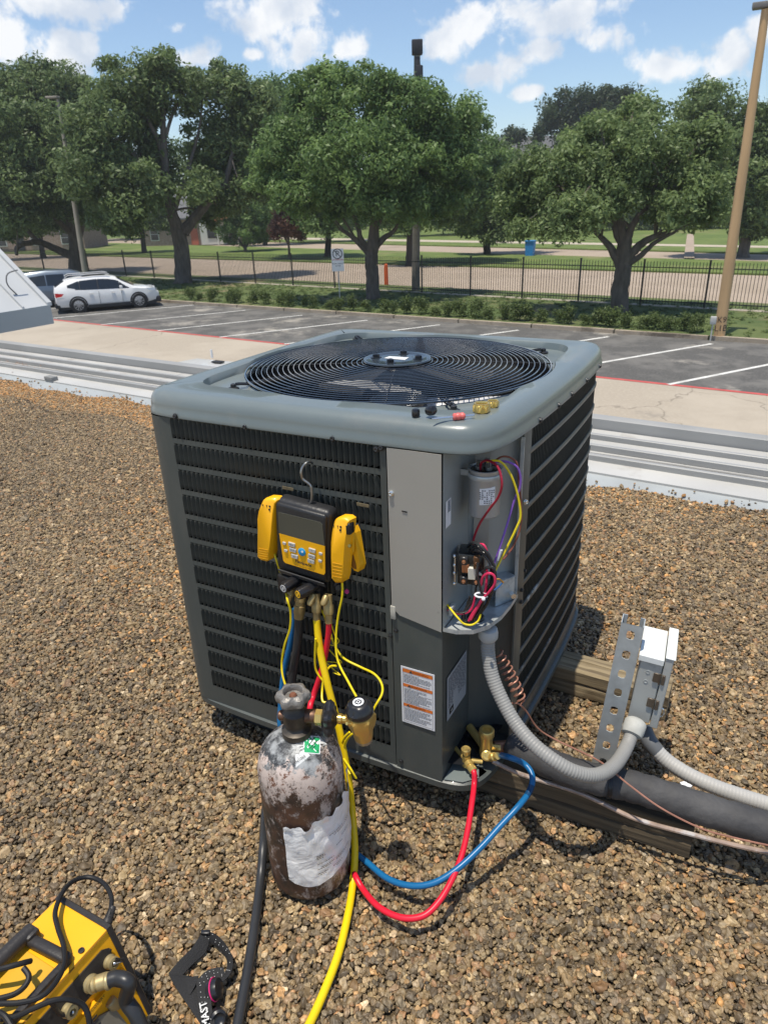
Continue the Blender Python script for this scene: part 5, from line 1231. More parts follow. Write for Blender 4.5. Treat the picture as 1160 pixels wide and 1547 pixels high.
wire('black_wire', m_wblk, [(728,865,'y',.03),(735,858,'y',.026),(745,858,'y',.026),(748,872,'y',.026),(743,892,'y',.026),(731,905,'y',.026),(722,920,'y',.027)], .0031)
for _k in range(5):
    j = lambda a: a+random.uniform(-3.5,3.5)
    wire('black_wire', m_wblk, [(j(712),j(835),'y',.05),(j(722),824+_k*2,'y',.035),(j(737),j(842),'y',.030),(j(744),j(868),'y',.028+.004*_k),(j(740),j(892),'y',.030+.003*_k),(729,905,'y',.028+.002*_k),(j(719),j(924),'y',.03),(j(706),j(941),'y',.03),(j(699),j(930),'y',.034),(j(712),j(905),'y',.036)], .0028)
wire('pink_wire', m_wpink, [(722,822,'y',.045),(730,823,'y',.036),(735,832,'y',.036)], .0024)
wire('pink_wire', m_wpink, [(726,885,'y',.028),(729,872,'y',.022),(738,866,'y',.020),(746,870,'y',.022),(747,882,'y',.022),(738,895,'y',.022),(729,905,'y',.022),(720,920,'y',.022),(711,936,'y',.024)], .0026)
wire('pink_wire', m_wpink, [(735,858,'y',.034),(735,875,'y',.03),(732,895,'y',.028),(724,912,'y',.026),(713,928,'y',.026),(708,938,'y',.026)], .0026)
wire('pink_wire', m_wpink, [(718,900,'y',.03),(712,920,'y',.03),(700,927,'y',.03),(688,926,'y',.03),(674,920,'y',.025)], .0024)
wire('black_wire', m_wblk, [(708,922,'y',.03),(695,925,'y',.028),(684,922,'y',.026),(674,914,'y',.024)], .0022)
wire('yellow_wire', m_wyel, [(674,912,'y',.025),(682,922,'y',.015),(692,934,'y',.008),(700,942,'y',.010),(712,944,'y',.016),(722,938,'y',.022),(726,928,'y',.026)], .0020)
wire('orange_wire', m_wor, [(747,876,'y',.06),(754,875,'y',.075),(760,880,'y',.085)], .0018)
wire('blue_wire', m_wblue, [(742,893,'y',.05),(750,889,'y',.06),(758,881,'y',.08)], .0018)
b = B(); c = gy(727,899,.022); rg = [c+kx*.0125*math.cos(a)+nrm([.1,.35,1])*.0*0+np.array([0,.35,.25])*.012*math.sin(a)*1.0 for a in np.linspace(0,2*PI,18,endpoint=False)]; b.tube(rg,.0019,6,closed=True); b.sphere(gy(730,905,.010),.004,8,6); b.build('cable_tie', m_lab, ac)
b = B(); c = gy(753,838,.075); b.tube([gy(756,830,.078), gy(750,846,.074)], .0042, 8); b.build('wire_marker', m_lab, ac)
# brass service valves in the notch
m_brass = mat('service_valve_brass', (.66,.47,.15), .30, metal=.6, var=.15, scale=25, col2=(.28,.19,.08), mixscale=40, thr=(.58,.7))
V1 = gy(704,1148,.055); b = B()
b.cyl(V1-np.array([0,0,.016]),V1+np.array([0,0,.014]),.0095,n=8); b.lathe(V1+np.array([-.001,0,.012]),(0,0,1),[(.0065,0),(.0065,.008),(.0105,.010),(.011,.020),(.009,.022),(.005,.021)],16)
b.cyl(V1+np.array([-.045,.03,.0]),V1,.0052,n=12); b.cyl(V1,V1+np.array([.034,.014,-.004]),.0052,n=12); b.build('liquid_valve', m_brass, ac)
sv = gy(714,1163,.035)
b = B(); dv_ = nrm(sv-V1); b.lathe(V1, dv_, [(.006,0),(.006,.008),(.0105,.009),(.0105,.019),(.008,.020),(.008,.024),(.0098,.025),(.0098,.034),(.0075,.036)], 12); b.build('gauge_port', m_brass, ac)
V2 = gy(734,1132,.095); b = B()
b.lathe(V2-np.array([0,0,.022]),(0,0,1),[(.012,0),(.0155,.006),(.0155,.030),(.0145,.034),(.0145,.062),(.0175,.064),(.0175,.078),(.0155,.081),(.011,.081),(.0095,.074)],18)
b.cyl(V2,V2+np.array([-.060,.05,.004]),.0095,n=14); b.cyl(V2+np.array([0,0,.008]),V2+np.array([.03,.012,.006]),.0075,n=8); b.build('suction_valve', m_brass, ac)
b = B(); q = gy(736,1138,.060); b.lathe(V2-np.array([0,.0,.012]), nrm(q-V2), [(.007,0),(.007,.012),(.0125,.014),(.0125,.026),(.009,.028),(.005,.027)], 6 if False else 14); b.build('access_port', m_brass, ac)
b = B(); q0 = V2+np.array([.012,-.012,-.010]); q1 = gy(756,1141,.070); b.lathe(q0, nrm(q1-q0), [(.008,0),(.010,.006),(.010,.022),(.008,.024),(.008,.034)], 14); b.build('hose_swivel', m_brass, ac)
b = B(); b.cyl(V2+np.array([.012,.02,-.006]),V2+np.array([.06,.055,-.012]),.0145,n=16); b.build('suction_stub', mat('aged_copper',(.30,.15,.09),.4,metal=.7,var=.3,scale=30), ac)
# base corner gusset
b = B(); b.prism([(.749,.002),(.790,.012),(.818,.040),(.800,.09),(.749,.11)],(0,0,ZB+.0162),(1,0,0),(0,1,0),(0,0,1),.0012); b.build('pan_corner', m_top, ac, smooth=False)
# dark paint drip streaks are left to the material
# ------------------------------------------------------------------ timbers, pipes and electrical gear beside the condenser
def timber_mat(name, c1, c2, c3):
    m = bpy.data.materials.new(name); m.use_nodes = True; T = m.node_tree; bs = T.nodes['Principled BSDF']
    tc = T.nodes.new('ShaderNodeTexCoord'); mp = T.nodes.new('ShaderNodeMapping'); mp.inputs['Scale'].default_value = (1.2, 34, 34); T.links.new(tc.outputs['Object'], mp.inputs['Vector'])
    n = T.nodes.new('ShaderNodeTexNoise'); n.inputs['Scale'].default_value = 2.2; n.inputs['Detail'].default_value = 8; T.links.new(mp.outputs[0], n.inputs['Vector'])
    r = T.nodes.new('ShaderNodeValToRGB'); T.links.new(n.outputs['Fac'], r.inputs['Fac']); e = r.color_ramp.elements
    e[0].position = .28; e[0].color = c3+(1,); e[1].position = .72; e[1].color = c2+(1,); k = e.new(.48); k.color = c1+(1,)
    T.links.new(r.outputs['Color'], bs.inputs['Base Color']); bs.inputs['Roughness'].default_value = .9
    bp = T.nodes.new('ShaderNodeBump'); bp.inputs['Strength'].default_value = .9; bp.inputs['Distance'].default_value = .004; T.links.new(n.outputs['Fac'], bp.inputs['Height']); T.links.new(bp.outputs[0], bs.inputs['Normal'])
    return m
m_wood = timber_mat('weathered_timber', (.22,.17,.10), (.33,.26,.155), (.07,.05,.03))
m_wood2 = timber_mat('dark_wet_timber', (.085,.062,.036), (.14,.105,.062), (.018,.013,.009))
def timber(name, label, c, L, yaw, m, hy=.044, hz=.0445):
    t = bpy.data.objects.new('tmp', None); b = B(); nx = 28
    # slightly checked faces: rings of section points with small offsets and one long crack
    rows = []
    for i in range(nx+1):
        x = -L/2+L*i/nx; j = lambda s=.0007: random.gauss(0, s)
        rows.append([(x,-hy+.004,-hz+j()),(x,-hy+j(),-hz+.004),(x,-hy+j(),-.006),(x,-hy+.004,-.001+.004*math.sin(i*.7)),(x,-hy+j(),.004+.004*math.sin(i*.7)),(x,-hy+j(),hz-.005),(x,-hy+.005,hz+j()),(x,.006+.004*math.sin(i*.5),hz+j()),(x,.009+.004*math.sin(i*.5),hz-.005),(x,.012+.004*math.sin(i*.5),hz+j()),(x,hy-.005,hz+j()),(x,hy,hz-.005),(x,hy,-hz+.004),(x,hy-.004,-hz)])
    b.grid(rows, closed=True); b.add(rows[0], [tuple(range(14))]); b.add(rows[-1], [tuple(range(13,-1,-1))])
    o = b.build(name, m, angle=25); o.location = tuple(c); o.rotation_euler = (0,0,yaw); tag(o, label, 'timber'); bpy.data.objects.remove(t); return o
timber('wooden_sleeper', 'weathered timber sleeper sticking out behind the galvanised strut on the right', (.715,.608,.046), .90, math.radians(-1.5), m_wood)
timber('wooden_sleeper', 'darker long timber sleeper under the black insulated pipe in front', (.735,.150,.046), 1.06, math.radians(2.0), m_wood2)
b = B(); b.rbox((.185,.110,.046),(1,0,0),(0,1,0),(0,0,1),.11,.045,.046,.004,1); o = b.build('support_pad', mat('black_rubber_pad',(.02,.02,.02),.9,bump=.5,bscale=80)); tag(o, 'black support pad under the left front corner of the condenser', 'pad')
m_ins = mat('black_foam_insulation', (.050,.049,.050), .72, var=.15, scale=9, bump=.25, bscale=55, col2=(.085,.083,.083), mixscale=7, thr=(.5,.7))
def path(pts, k=8):
    out = []
    for (u,v,pl,val) in pts: out.append(gy(u,v,val) if pl == 'y' else (gz(u,v,val) if pl == 'z' else gx(u,v,val)))
    return spline(out, k)
pp = [gz(u,v,z) for u,v,z in ((770,1122,.150),(815,1146,.148),(858,1165,.146),(905,1178,.143),(950,1187,.142),(1000,1202,.14),(1080,1228,.135),(1160,1252,.13),(1260,1282,.11))]
pp += [pp[-1]+np.array([.35,.05,-.05]), pp[-1]+np.array([1.2,.1,-.058]), pp[-1]+np.array([3.2,.1,-.058])]
ins = thing('insulated_pipe', 'thick black foam insulated refrigerant pipe running right over the timber', 'pipe', pp[3])
sp = spline(pp, 10); b = B(); rr = [.0335+.0010*math.sin(i*1.1)+.0006*math.sin(i*2.7) for i in range(len(sp))]; rr[0] = .028; rr[1] = .032; b.tube(sp, rr, 22); b.build('insulation', m_ins, ins)
i0 = min(range(len(sp)), key=lambda i: abs(sp[i][0]-1.085)); b = B(); b.tube([sp[i0-1]*.3+sp[i0]*.7, sp[i0], sp[i0]*.2+sp[i0+1]*.8, sp[i0+1]+(sp[i0+2]-sp[i0+1])*.1], [.0350,.0356,.0356,.0350], 22); b.build('tape_wrap', mat('black_vinyl_tape',(.018,.018,.02),.35), ins)
b = B(); b.tube(path([(744,1150,'y',.075),(775,1165,'y',.085),(800,1174,'z',.118),(880,1200,'z',.105),(960,1237,'z',.100),(1050,1262,'z',.105),(1110,1277,'z',.108),(1160,1288,'z',.105),(1230,1306,'z',.08)]), .0052, 9)
o = b.build('liquid_line', mat('stained_copper_line',(.38,.28,.22),.42,metal=.3,var=.3,scale=40,col2=(.55,.50,.46),mixscale=16,thr=(.5,.6))); tag(o, 'thin bare copper liquid line lying along the front timber', 'pipe')
m_cop = mat('thin_copper_tube', (.40,.19,.13), .4, metal=.3, var=.2, scale=30)
# spiral of spare capillary / thermostat tube
q0, q1 = gy(752,985,.10), gy(789,1060,.085); ax_, ay_, az_ = frame(q1-q0); sp = []
for i in range(9*14+1):
    f = i/(9*14); a = f*9*2*PI; r = .0125*(.75+.35*math.sin(PI*f)); sp.append(q0+(q1-q0)*f+(ax_*math.cos(a)+ay_*math.sin(a))*r+rng.normal(0,.0003,3))
b = B(); b.tube(sp+[gy(785,1066,.09)], .0019, 6); o = b.build('copper_spiral', m_cop); tag(o, 'tightly coiled copper tube hanging in the corner of the condenser above the black pipe', 'coil')
b = B(); b.tube(path([(766,1063,'y',.10),(782,1063,'y',.10),(795,1075,'y',.11),(812,1100,'y',.13),(840,1118,'z',.20),(905,1150,'z',.205),(950,1186,'z',.198),(1000,1222,'z',.182),(1060,1252,'z',.160),(1110,1266,'z',.145),(1160,1277,'z',.135),(1230,1290,'z',.10)]), .0019, 6)
o = b.build('copper_wire', m_cop); tag(o, 'thin pinkish copper tube trailing from the coil over the black pipe', 'tube')
# flexible conduits with moulded ribs
def conduit(name, label, P_, r, m, pitch=.0062, depth=.0011, fit=None):
    t = thing(name, label, 'conduit', P_[len(P_)//2]); S_ = [0]
    for i in range(1,len(P_)): S_.append(S_[-1]+np.linalg.norm(P_[i]-P_[i-1]))
    n = int(S_[-1]/pitch*4); ss = np.linspace(0, S_[-1], n); Q = np.stack([np.interp(ss, S_, [p[k] for p in P_]) for k in range(3)],1)
    rs = [r-depth*(.5+.5*math.cos(2*PI*s/pitch))**2 for s in ss]; b = B(); b.tube(list(Q), rs, 14); b.build('sheath', m, t, angle=60)
    return t
m_con = mat('grey_conduit_plastic', (.27,.265,.25), .5, var=.06, scale=12); m_con2 = mat('pale_conduit_plastic', (.42,.41,.385), .55, var=.08, scale=8); m_fit = mat('grey_connector_plastic', (.42,.43,.42), .55, var=.08)
c1 = path([(737,962,'y',.066),(737,985,'y',.060),(743,1020,'y',.046),(757,1055,'y',.030),(778,1092,'y',.012),(805,1124,'y',-.006),(838,1150,'y',-.014),(870,1167,'y',-.004),(902,1171,'y',.030),(928,1156,'y',.095),(946,1128,'y',.19),(957,1100,'y',.235)], 10)
cd1 = conduit('flexible_conduit', 'grey ribbed conduit arching from the wiring compartment to the disconnect box', c1, .0150, m_con)
b = B(); z0_ = gy(737,962,.066); b.lathe(z0_+np.array([0,0,.012]), (0,0,-1), [(.013,-.010),(.019,-.008),(.0205,0),(.0205,.012),(.018,.016),(.0165,.018)], 20); b.build('connector', m_fit, cd1)
b = B(); dv_ = nrm(c1[-1]-c1[-6]); b.lathe(c1[-1]-dv_*.018, dv_, [(.0165,0),(.0225,.002),(.0245,.012),(.0245,.030),(.021,.036),(.015,.040)], 8 if False else 20); b.build('connector', mat('dusty_connector',(.40,.40,.37),.7,var=.15,scale=40), cd1)
c2 = path([(972,1100,'y',.33),(982,1122,'z',.13),(1003,1146,'z',.105),(1035,1168,'z',.09),(1075,1187,'z',.08),(1120,1203,'z',.07),(1170,1219,'z',.06),(1250,1250,'z',.05)], 10)
c2 = c2+spline([c2[-1]+np.array([.06,.01,-.01]), c2[-1]+np.array([.5,.15,-.03]), c2[-1]+np.array([1.3,.3,-.03]), c2[-1]+np.array([3.0,.2,-.03])], 14)
cd2 = conduit('flexible_conduit', 'paler grey conduit leaving the disconnect box along the gravel behind the black pipe', c2, .0175, m_con2, pitch=.0075, depth=.0006)
b = B(); b.tube(c2[2:16], .0186, 14); b.build('tape_sleeve', mat('grey_vinyl_tape',(.11,.115,.12),.45), cd2)
# slotted strut and disconnect box
up = nrm([.065,.02,1]); ex = nrm([1,.06,0]); ey = nrm(np.cross(up, ex)); ex = np.cross(ey, up)
stt = thing('strut_channel', 'galvanised slotted strut standing upright between timber and black pipe', 'strut', (1.045,.29,.03))
S0 = np.array([1.048,.285,.02]); Ls = .425; hw = .0245
b = B(); nh = 8; seg = Ls/nh
def ringplate(c):
    out = [c+ex*x+up*z for x,z in ((-hw,-seg/2),(0,-seg/2),(hw,-seg/2),(hw,0),(hw,seg/2),(0,seg/2),(-hw,seg/2),(-hw,0))]
    inn_ = []
    for x,z in ((-1,-1),(0,-1.25),(1,-1),(1.25,0),(1,1),(0,1.25),(-1,1),(-1.25,0)): inn_.append(c+ex*x*.0072+up*z*.0095)
    k = out+inn_; f = [(i,(i+1)%8,8+(i+1)%8,8+i) for i in range(8)]; back = [p+ey*.0022 for p in k]
    b.add(k+back, f+[(16+(i+1)%8,16+i,24+i,24+(i+1)%8) for i in range(8)]+[(8+i,8+(i+1)%8,24+(i+1)%8,24+i) for i in range(8)])
for i in range(nh): ringplate(S0+up*(seg*(i+.5)))
b.build('slotted_face', m_galv, stt, smooth=False)
for s in (-1,1):
    b = B(); c = S0+up*Ls/2+ex*s*(hw-.0011)+ey*.0215; b.obox(c, ex, ey, up, .0011, .0192, Ls/2); b.obox(S0+up*Ls/2+ex*s*(hw-.006)+ey*.0405, ex, ey, up, .0048, .0011, Ls/2); b.build('flange', m_galv, stt, smooth=False)
dbx = thing('disconnect_box', 'grey metal electrical disconnect box with bright top fixed to the slotted strut', 'electrical box', (1.11,.34,.19))
m_bx = mat('pale_grey_box_paint', (.46,.475,.455), .42, var=.06, scale=9, metal=.15, col2=(.30,.33,.33), mixscale=20, thr=(.6,.7))
Bc = np.array([1.118,.348,.285])
b = B(); b.rbox(Bc, ex, ey, up, .024, .060, .088, .002, 1); b.build('body', m_bx, dbx, smooth=False)
b = B(); b.rbox(Bc+ex*.034+up*.002, ex, ey, up, .0085, .064, .096, .002, 1); b.build('cover', m_bx, dbx, smooth=False)
b = B(); t0 = Bc+up*.0905-ex*.003; b.rbox(t0, ex, ey, up, .0265, .063, .0015, .001, 1); b.rbox(t0-ey*.0635-up*.006, ex, ey, up, .0265, .0012, .0075, .0008, 1); b.rbox(t0+ex*.038+up*.010, ex, ey, up, .0105, .066, .0015, .001, 1); b.build('rain_hood', mat('sunlit_hood_paint',(.72,.74,.72),.45,var=.05,scale=20), dbx, smooth=False)  # hood gets a lighter box paint, standing for sun on the top
m_clip = mat('brown_spring_clip', (.16,.13,.10), .45, metal=.6, var=.2)
for z in (.042,-.028):
    b = B(); c = Bc-ey*.0625+ex*.022+up*z; b.rbox(c-ex*.006, ex, ey, up, .0075, .0016, .012, .001, 1); b.rbox(c+ex*.008-ey*.002, ex, ey, up, .0035, .0030, .013, .001, 1); b.cyl(c+ex*.001-up*.014-ey*.002, c+ex*.001+up*.014-ey*.002, .0018, n=8); b.build('cover_clip', m_clip, dbx)
for z in (.050,.024):
    b = B(); b.lathe(Bc-ey*.0600-ex*.004+up*z, -ey, [(.005,.0002),(.005,.001),(.0035,.0012),(.0033,.0004)], 14); b.build('knockout', m_galv2, dbx)
b = B(); c = Bc+ex*.045-up*.070-ey*.03; b.tube([c+ex*.006*math.cos(a)+up*.012*math.sin(a) for a in np.linspace(0,2*PI,14,endpoint=False)], .0015, 5, closed=True); b.build('hasp_ring', m_screwb, dbx)
b = B()
bm_pts = [gz(u,v,.004) for u,v in ((1026,1184),(1034,1182),(1046,1187),(1043,1191),(1030,1190))]
b.prism([(p[0],p[1]) for p in bm_pts], (0,0,.003),(1,0,0),(0,1,0),(0,0,1),.006); o = b.build('paper_scrap', m_lab); tag(o, 'scrap of white paper on the gravel behind the black pipe', 'scrap')

# ------------------------------------------------------------------ loose parts left on the cover
zc = ZT+.052
m_cap = mat('black_valve_cap', (.012,.012,.014), .3, coat=.3)
for (u,v,lab,tl) in ((628,629,'black valve cap standing nearest the fan grille on the cover, left of the pair',0), (647,629,'slightly larger black valve cap tipped over beside the red core tool',1)):
    p = gz(u,v,zc); b = B(); s_ = 1.0+.18*tl
    b.lathe(p+np.array([0,0,.0105*tl]), (0,0,1) if not tl else (.75,-.35,.25), [(.0072*s_,0),(.0078*s_,.002),(.0078*s_,.011*s_),(.0062*s_,.0140*s_),(.003*s_,.015*s_)], 16); o = b.build('valve_cap', m_cap); tag(o, lab, 'valve cap', 'black valve caps on the cover')
p0, p1 = gz(662,632,zc+.0055), gz(716,627,zc+.0055); dv_ = nrm(p1-p0); ct = thing('core_tool', 'small red handled valve core tool with silver shaft lying on the cover', 'core tool', p0)
b = B(); b.cyl(p0, p1, .0022, n=8); b.lathe(p0, -dv_, [(.0022,0),(.0008,.012)], 8); b.build('shaft', m_screwb, ct)
b = B(); pm = gz(693,629,zc+.0055); b.lathe(pm-dv_*.0115, dv_, [(.004,0),(.0066,.002),(.0066,.005),(.0058,.006),(.0068,.008),(.0068,.012),(.0058,.0145),(.0066,.016),(.0066,.020),(.004,.023)], 14); b.build('grip', mat('red_plastic_grip',(.72,.16,.14),.4), ct)
m_nut = mat('clean_brass', (.72,.50,.15), .25, metal=.8, var=.08, rvar=.05)
for (u,v,r_,h_,lab) in ((727,622,.0155,.017,'larger brass flare nut standing on the cover beside the grille'), (744,614,.0115,.012,'smaller brass flare nut just behind the larger nut')):
    p = gz(u,v,zc); b = B(); rh = lambda a: r_*1.0/ max(abs(math.cos((a%(PI/3))-PI/6)), .2)*math.cos(PI/6)*1.08
    b.lathe(p, (0,0,1), [(r_*.9,0),(rh,.0015),(rh,h_*.78),(r_*.93,h_*.86),(r_*.93,h_),(r_*.74,h_),(r_*.66,h_*.8),(r_*.64,.001)], 36, caps=False); o = b.build('flare_nut', m_nut, angle=28); tag(o, lab, 'nut')

# ------------------------------------------------------------------ digital manifold gauge hanging on the louvers
m_rub = mat('black_rubber_boot', (.024,.024,.025), .42, var=.12, scale=20, bump=.1, bscale=120)
m_yel = mat('tool_yellow_plastic', (.93,.455,.006), .38, var=.03, coat=.15)
m_lcd = mat('unlit_lcd', (.085,.085,.065), .10, var=.05, spec=.7)
m_btn = mat('grey_button', (.46,.45,.42), .45)
m_hk = mat('steel_hook', (.36,.36,.34), .3, metal=.85)
m_knob = mat('black_knob_plastic', (.016,.016,.018), .33, coat=.2)
m_brs = mat('dull_fitting_brass', (.38,.28,.12), .42, metal=.45, var=.25, scale=40)
U = nrm([.997,0,-.080]); V = nrm([.085,-.015,.996]); N_ = nrm(np.cross(U, V)); 
if N_[1] > 0: N_ = -N_
GC = np.array([.4600,-.040,.6880])
mg = thing('manifold_gauge', 'digital manifold gauge with yellow keypad in a black boot hanging by a hook', 'gauge', GC)
b = B(); b.rbox(GC, U, V, N_, .0665, .0850, .020, .014, 4); b.build('boot', m_rub, mg)
b = B(); b.rbox(GC+N_*.0165+V*.001, U, V, N_, .0600, .0775, .008, .006, 3); b.build('bezel', m_rub, mg)
YF = GC+N_*.0250
def lp_(u, v, d=0): p = gp(u, v, YF+N_*d, N_); return p
def polyface(name, pts, m, par, d=.0004, th=.0012):
    P_ = [lp_(u,v,d) for u,v in pts]; n = len(P_); b = B(); b.add(P_+[p-N_*th for p in P_], [tuple(range(n)), tuple(range(2*n-1,n-1,-1))]+[(i,(i+1)%n,n+(i+1)%n,n+i) for i in range(n)]); return b.build(name, m, par, smooth=False)
scr = polyface('screen', [(419.8,775),(421.5,774),(483,789),(487,793),(490.5,824.9),(421.8,805.5)], m_lcd, mg, .0008)
kp = polyface('keypad', [(421.8,805.8),(490.5,825.2),(491,866),(489,868.5),(431,850.5),(428,847)], m_yel, mg, .0010, .002)
def button(u, v, w, h, m, t='', ts=.0036):
    c = lp_(u,v,.0022); b = B(); b.rbox(c, U, V, N_, w, h, .0016, .0008, 1); o = b.build('button', m, kp)
    if t: text_mesh(t, ts, c+N_*.0018, U, V, m_ink, o, 'button_lettering', off=0)
for (u,v,t) in ((440.8,822.7,'MENU'),(442.5,831,'ENTER'),(445.2,840.5,'ESC')): button(u,v,.0080,.0046,m_btn,t)
for (u,v,t) in ((471.6,831.7,'^'),(471,840.5,'MODE'),(470,847.8,'v')): button(u,v,.0080,.0046,m_btn,t, .0036 if len(t) > 1 else .006)
for (u,v) in ((429.6,820.8),(432,832),(484.4,836.6),(483.6,847.5)): button(u,v,.0040,.0030,m_btn)
b = B(); b.lathe(lp_(456.6,833.6,.0008), N_, [(.0088,0),(.0088,.0022),(.0072,.0032),(.003,.0036)], 28); bb_ = b.build('power_button', mat('blue_button',(.02,.27,.55),.35), kp)
b = B(); b.lathe(lp_(456.6,833.6,.0045), N_, [(.0026,0),(.0026,.0004)], 12); b.build('button_mark', m_lab, bb_)
text_mesh('Fieldpiece', .0098, lp_(458.3,851.0,.0014), U, V, m_ink, kp, 'brand_lettering', bold=.02, off=.0002)
text_mesh('Digital Refrigerant Manifold', .0044, lp_(459.5,857.0,.0014), U, V, m_ink, kp, 'model_lettering', off=.0002)
b = B(); hp_ = [GC+V*.080, GC+V*.100, lp_(470,745,-.02), lp_(468,735,-.02)]
hk = [GC+V*.075-N_*.004, lp_(470.5,757,-.022), lp_(470.5,738,-.022), lp_(467,731,-.022), lp_(458,724,-.020), lp_(455,715,-.018), lp_(457,706,-.022), lp_(463,699,-.030), lp_(469,697.5,-.042), lp_(472,700,-.052)]
b.tube(spline(hk,6), .0026, 8); b.build('hook', m_hk, mg)
# manifold block, knobs and ports below
b = B(); b.rbox(lp_(457,884,-.020), U, V, N_, .054, .020, .016, .004, 2); b.build('valve_block', m_knob, mg)
b = B(); b.obox(lp_(456,873,.004), U, V*.8+N_*.5, N_, .056, .007, .0015); b.build('block_cover', mat('dark_grey_plate',(.06,.06,.062),.45), mg, smooth=False)
for (u0,v0,u1,v1,cc) in ((455,872,428,889,(.50,.50,.50)),(482,882,450,898,(.80,.45,.02))):
    a = gy(u0,v0,-.048); c = gy(u1,v1,-.100); dv_ = nrm(c-a); Lk = np.linalg.norm(c-a)
    fl = lambda r0: (lambda ang: r0*(1-.05*max(0,math.cos(8*ang))))
    b = B(); b.lathe(a, dv_, [(.008,0),(.0105,.004),(fl(.0115),.008),(fl(.0128),Lk*.5),(fl(.0128),Lk*.92),(.0115,Lk)], 40); kn = b.build('knob', m_knob, mg)
    b = B(); b.lathe(c, dv_, [(.0082,-.001),(.0082,.0008),(.0055,.0008),(.0055,.0002)], 20, caps=False); b.lathe(c, dv_, [(.0030,-.001),(.0030,.001)], 12); b.build('knob_cap', mat('knob_cap_%d' % int(cc[0]*100), cc, .4), kn)
def fitting(name, u0, v0, y0, u1, v1, y1, prof, m=None, par=None, n=14):
    a = gy(u0,v0,y0); c = gy(u1,v1,y1); L_ = np.linalg.norm(c-a); b = B(); b.lathe(a, nrm(c-a), [(r, h*L_) for r,h in prof], n); return b.build(name, m or m_brs, par or mg)
fitting('port', 455,893,-.060, 451.5,934,-.072, [(.011,0),(.0125,.05),(.0125,.35),(.0105,.38),(.0105,.5),(.0125,.52),(.0125,.8),(.011,.85),(.0105,1)])
fitting('port', 441,888,-.070, 434,912,-.088, [(.006,0),(.0085,.1),(.0085,.5),(.0062,.55),(.0062,.8),(.0045,1)])
fitting('port', 478,896,-.060, 478.5,938,-.070, [(.008,0),(.0085,.1),(.0085,.32),(.0108,.38),(.0108,.66),(.0078,.7),(.0078,1)], n=12)
fitting('port', 474,898,-.068, 467,915,-.086, [(.0055,0),(.0068,.2),(.0068,.8),(.004,1)])
fitting('port', 496,898,-.058, 497,941,-.068, [(.008,0),(.0085,.1),(.0085,.32),(.0108,.38),(.0108,.66),(.0078,.7),(.0078,1)], n=12)
fitting('port', 493,900,-.066, 487.5,915,-.082, [(.0055,0),(.0068,.2),(.0068,.8),(.004,1)])
fitting('side_cap', 508,884,-.045, 511,888,-.060, [(.006,0),(.006,1)], m=m_knob)
fitting('side_cap', 524,893,-.030, 524,894,-.050, [(.0045,0),(.0045,1)], m=mat('magenta_cap',(.45,.02,.12),.4))
# pipe clamps clipped to both sides
def clamp(label, jaw, ref, wdt, back=None, dots=True):
    """jaw: outline (u,v) in the plane y=ref; the handle face looks at the camera"""
    P_ = [gy(u,v,ref) for u,v in jaw]; t = thing('pipe_clamp', label, 'pipe clamp', P_[0], 0, 'yellow pipe clamps on the gauge')
    b = B(); n = len(P_); ctr = sum(P_)/n; dn = np.array([0.25,1,0]); dn = nrm(dn)
    f1 = [ctr+(p-ctr)*.93-dn*.002 for p in P_]; f2 = [p+dn*.003 for p in P_]; f3 = [p+dn*wdt for p in P_]
    b.add(f1+f2+f3, [tuple(range(n))]+[(i,(i+1)%n,n+(i+1)%n,n+i) for i in range(n)]+[(n+i,n+(i+1)%n,2*n+(i+1)%n,2*n+i) for i in range(n)]+[tuple(range(3*n-1,2*n-1,-1))])
    b.build('handle', m_yel, t, angle=50)
    return t, P_, dn
ca, PA, dn = clamp('yellow pipe clamp clipped on the left side of the gauge', [(397,755.5),(401,752.5),(413,753.5),(416.5,757),(414,775),(412.5,790),(411,808),(408.5,828),(406,846),(402,849),(393,847),(389.5,843),(389.5,825),(390,800),(389.5,783),(391.5,770)], -.066, .022)
cb, PB, dn = clamp('yellow pipe clamp with open jaw on the right side of the gauge', [(506,784.5),(510,782),(521,783),(526.5,787),(525.5,800),(522,822),(520.5,845),(518.5,872),(516,880.5),(506,881.5),(501.5,876),(500.5,845),(500.5,818),(502.5,800)], -.066, .022)
def cbit(par, name, pts, y, th, m, ang=50):
    P_ = [gy(u,v,y) for u,v in pts]; n = len(P_); b = B(); b.add(P_+[p+np.array([th*.25,th,0]) for p in P_], [tuple(range(n)), tuple(range(2*n-1,n-1,-1))]+[(i,(i+1)%n,n+(i+1)%n,n+i) for i in range(n)]); return b.build(name, m, par, smooth=False)
cbit(cb, 'side_plate', [(524,797),(531,799),(533,812),(532,835),(528,842),(524,850),(521,862),(521,830),(522.5,812)], -.050, .006, m_yel)
cbit(cb, 'rear_jaw', [(531,797),(535,806),(540,835),(543.5,856),(541,864),(535,862),(527,851),(524,840),(529,828),(531,815)], -.040, .018, m_yel)
cbit(cb, 'jaw_lining', [(527,842),(533,838),(537,852),(538,860),(534,859),(528,851)], -.0415, .002, mat('brown_jaw_lining',(.25,.10,.01),.6))
b = B(); b.rbox(gy(528,797,-.058), (1,0,0),(0,1,0),(0,0,1), .007,.010,.013,.005,3); b.build('sensor_tip', m_knob, cb)
fitting('pivot', 527.5,824,-.047, 527.5,824.5,-.058, [(.005,0),(.005,.6),(.003,1)], m=mat('pivot_yellow_metal',(.60,.45,.12),.3,metal=.5), par=cb)
cbit(ca, 'side_plate', [(413,790),(417,785),(418,800),(415,812),(411,828),(410,812)], -.052, .006, m_yel)
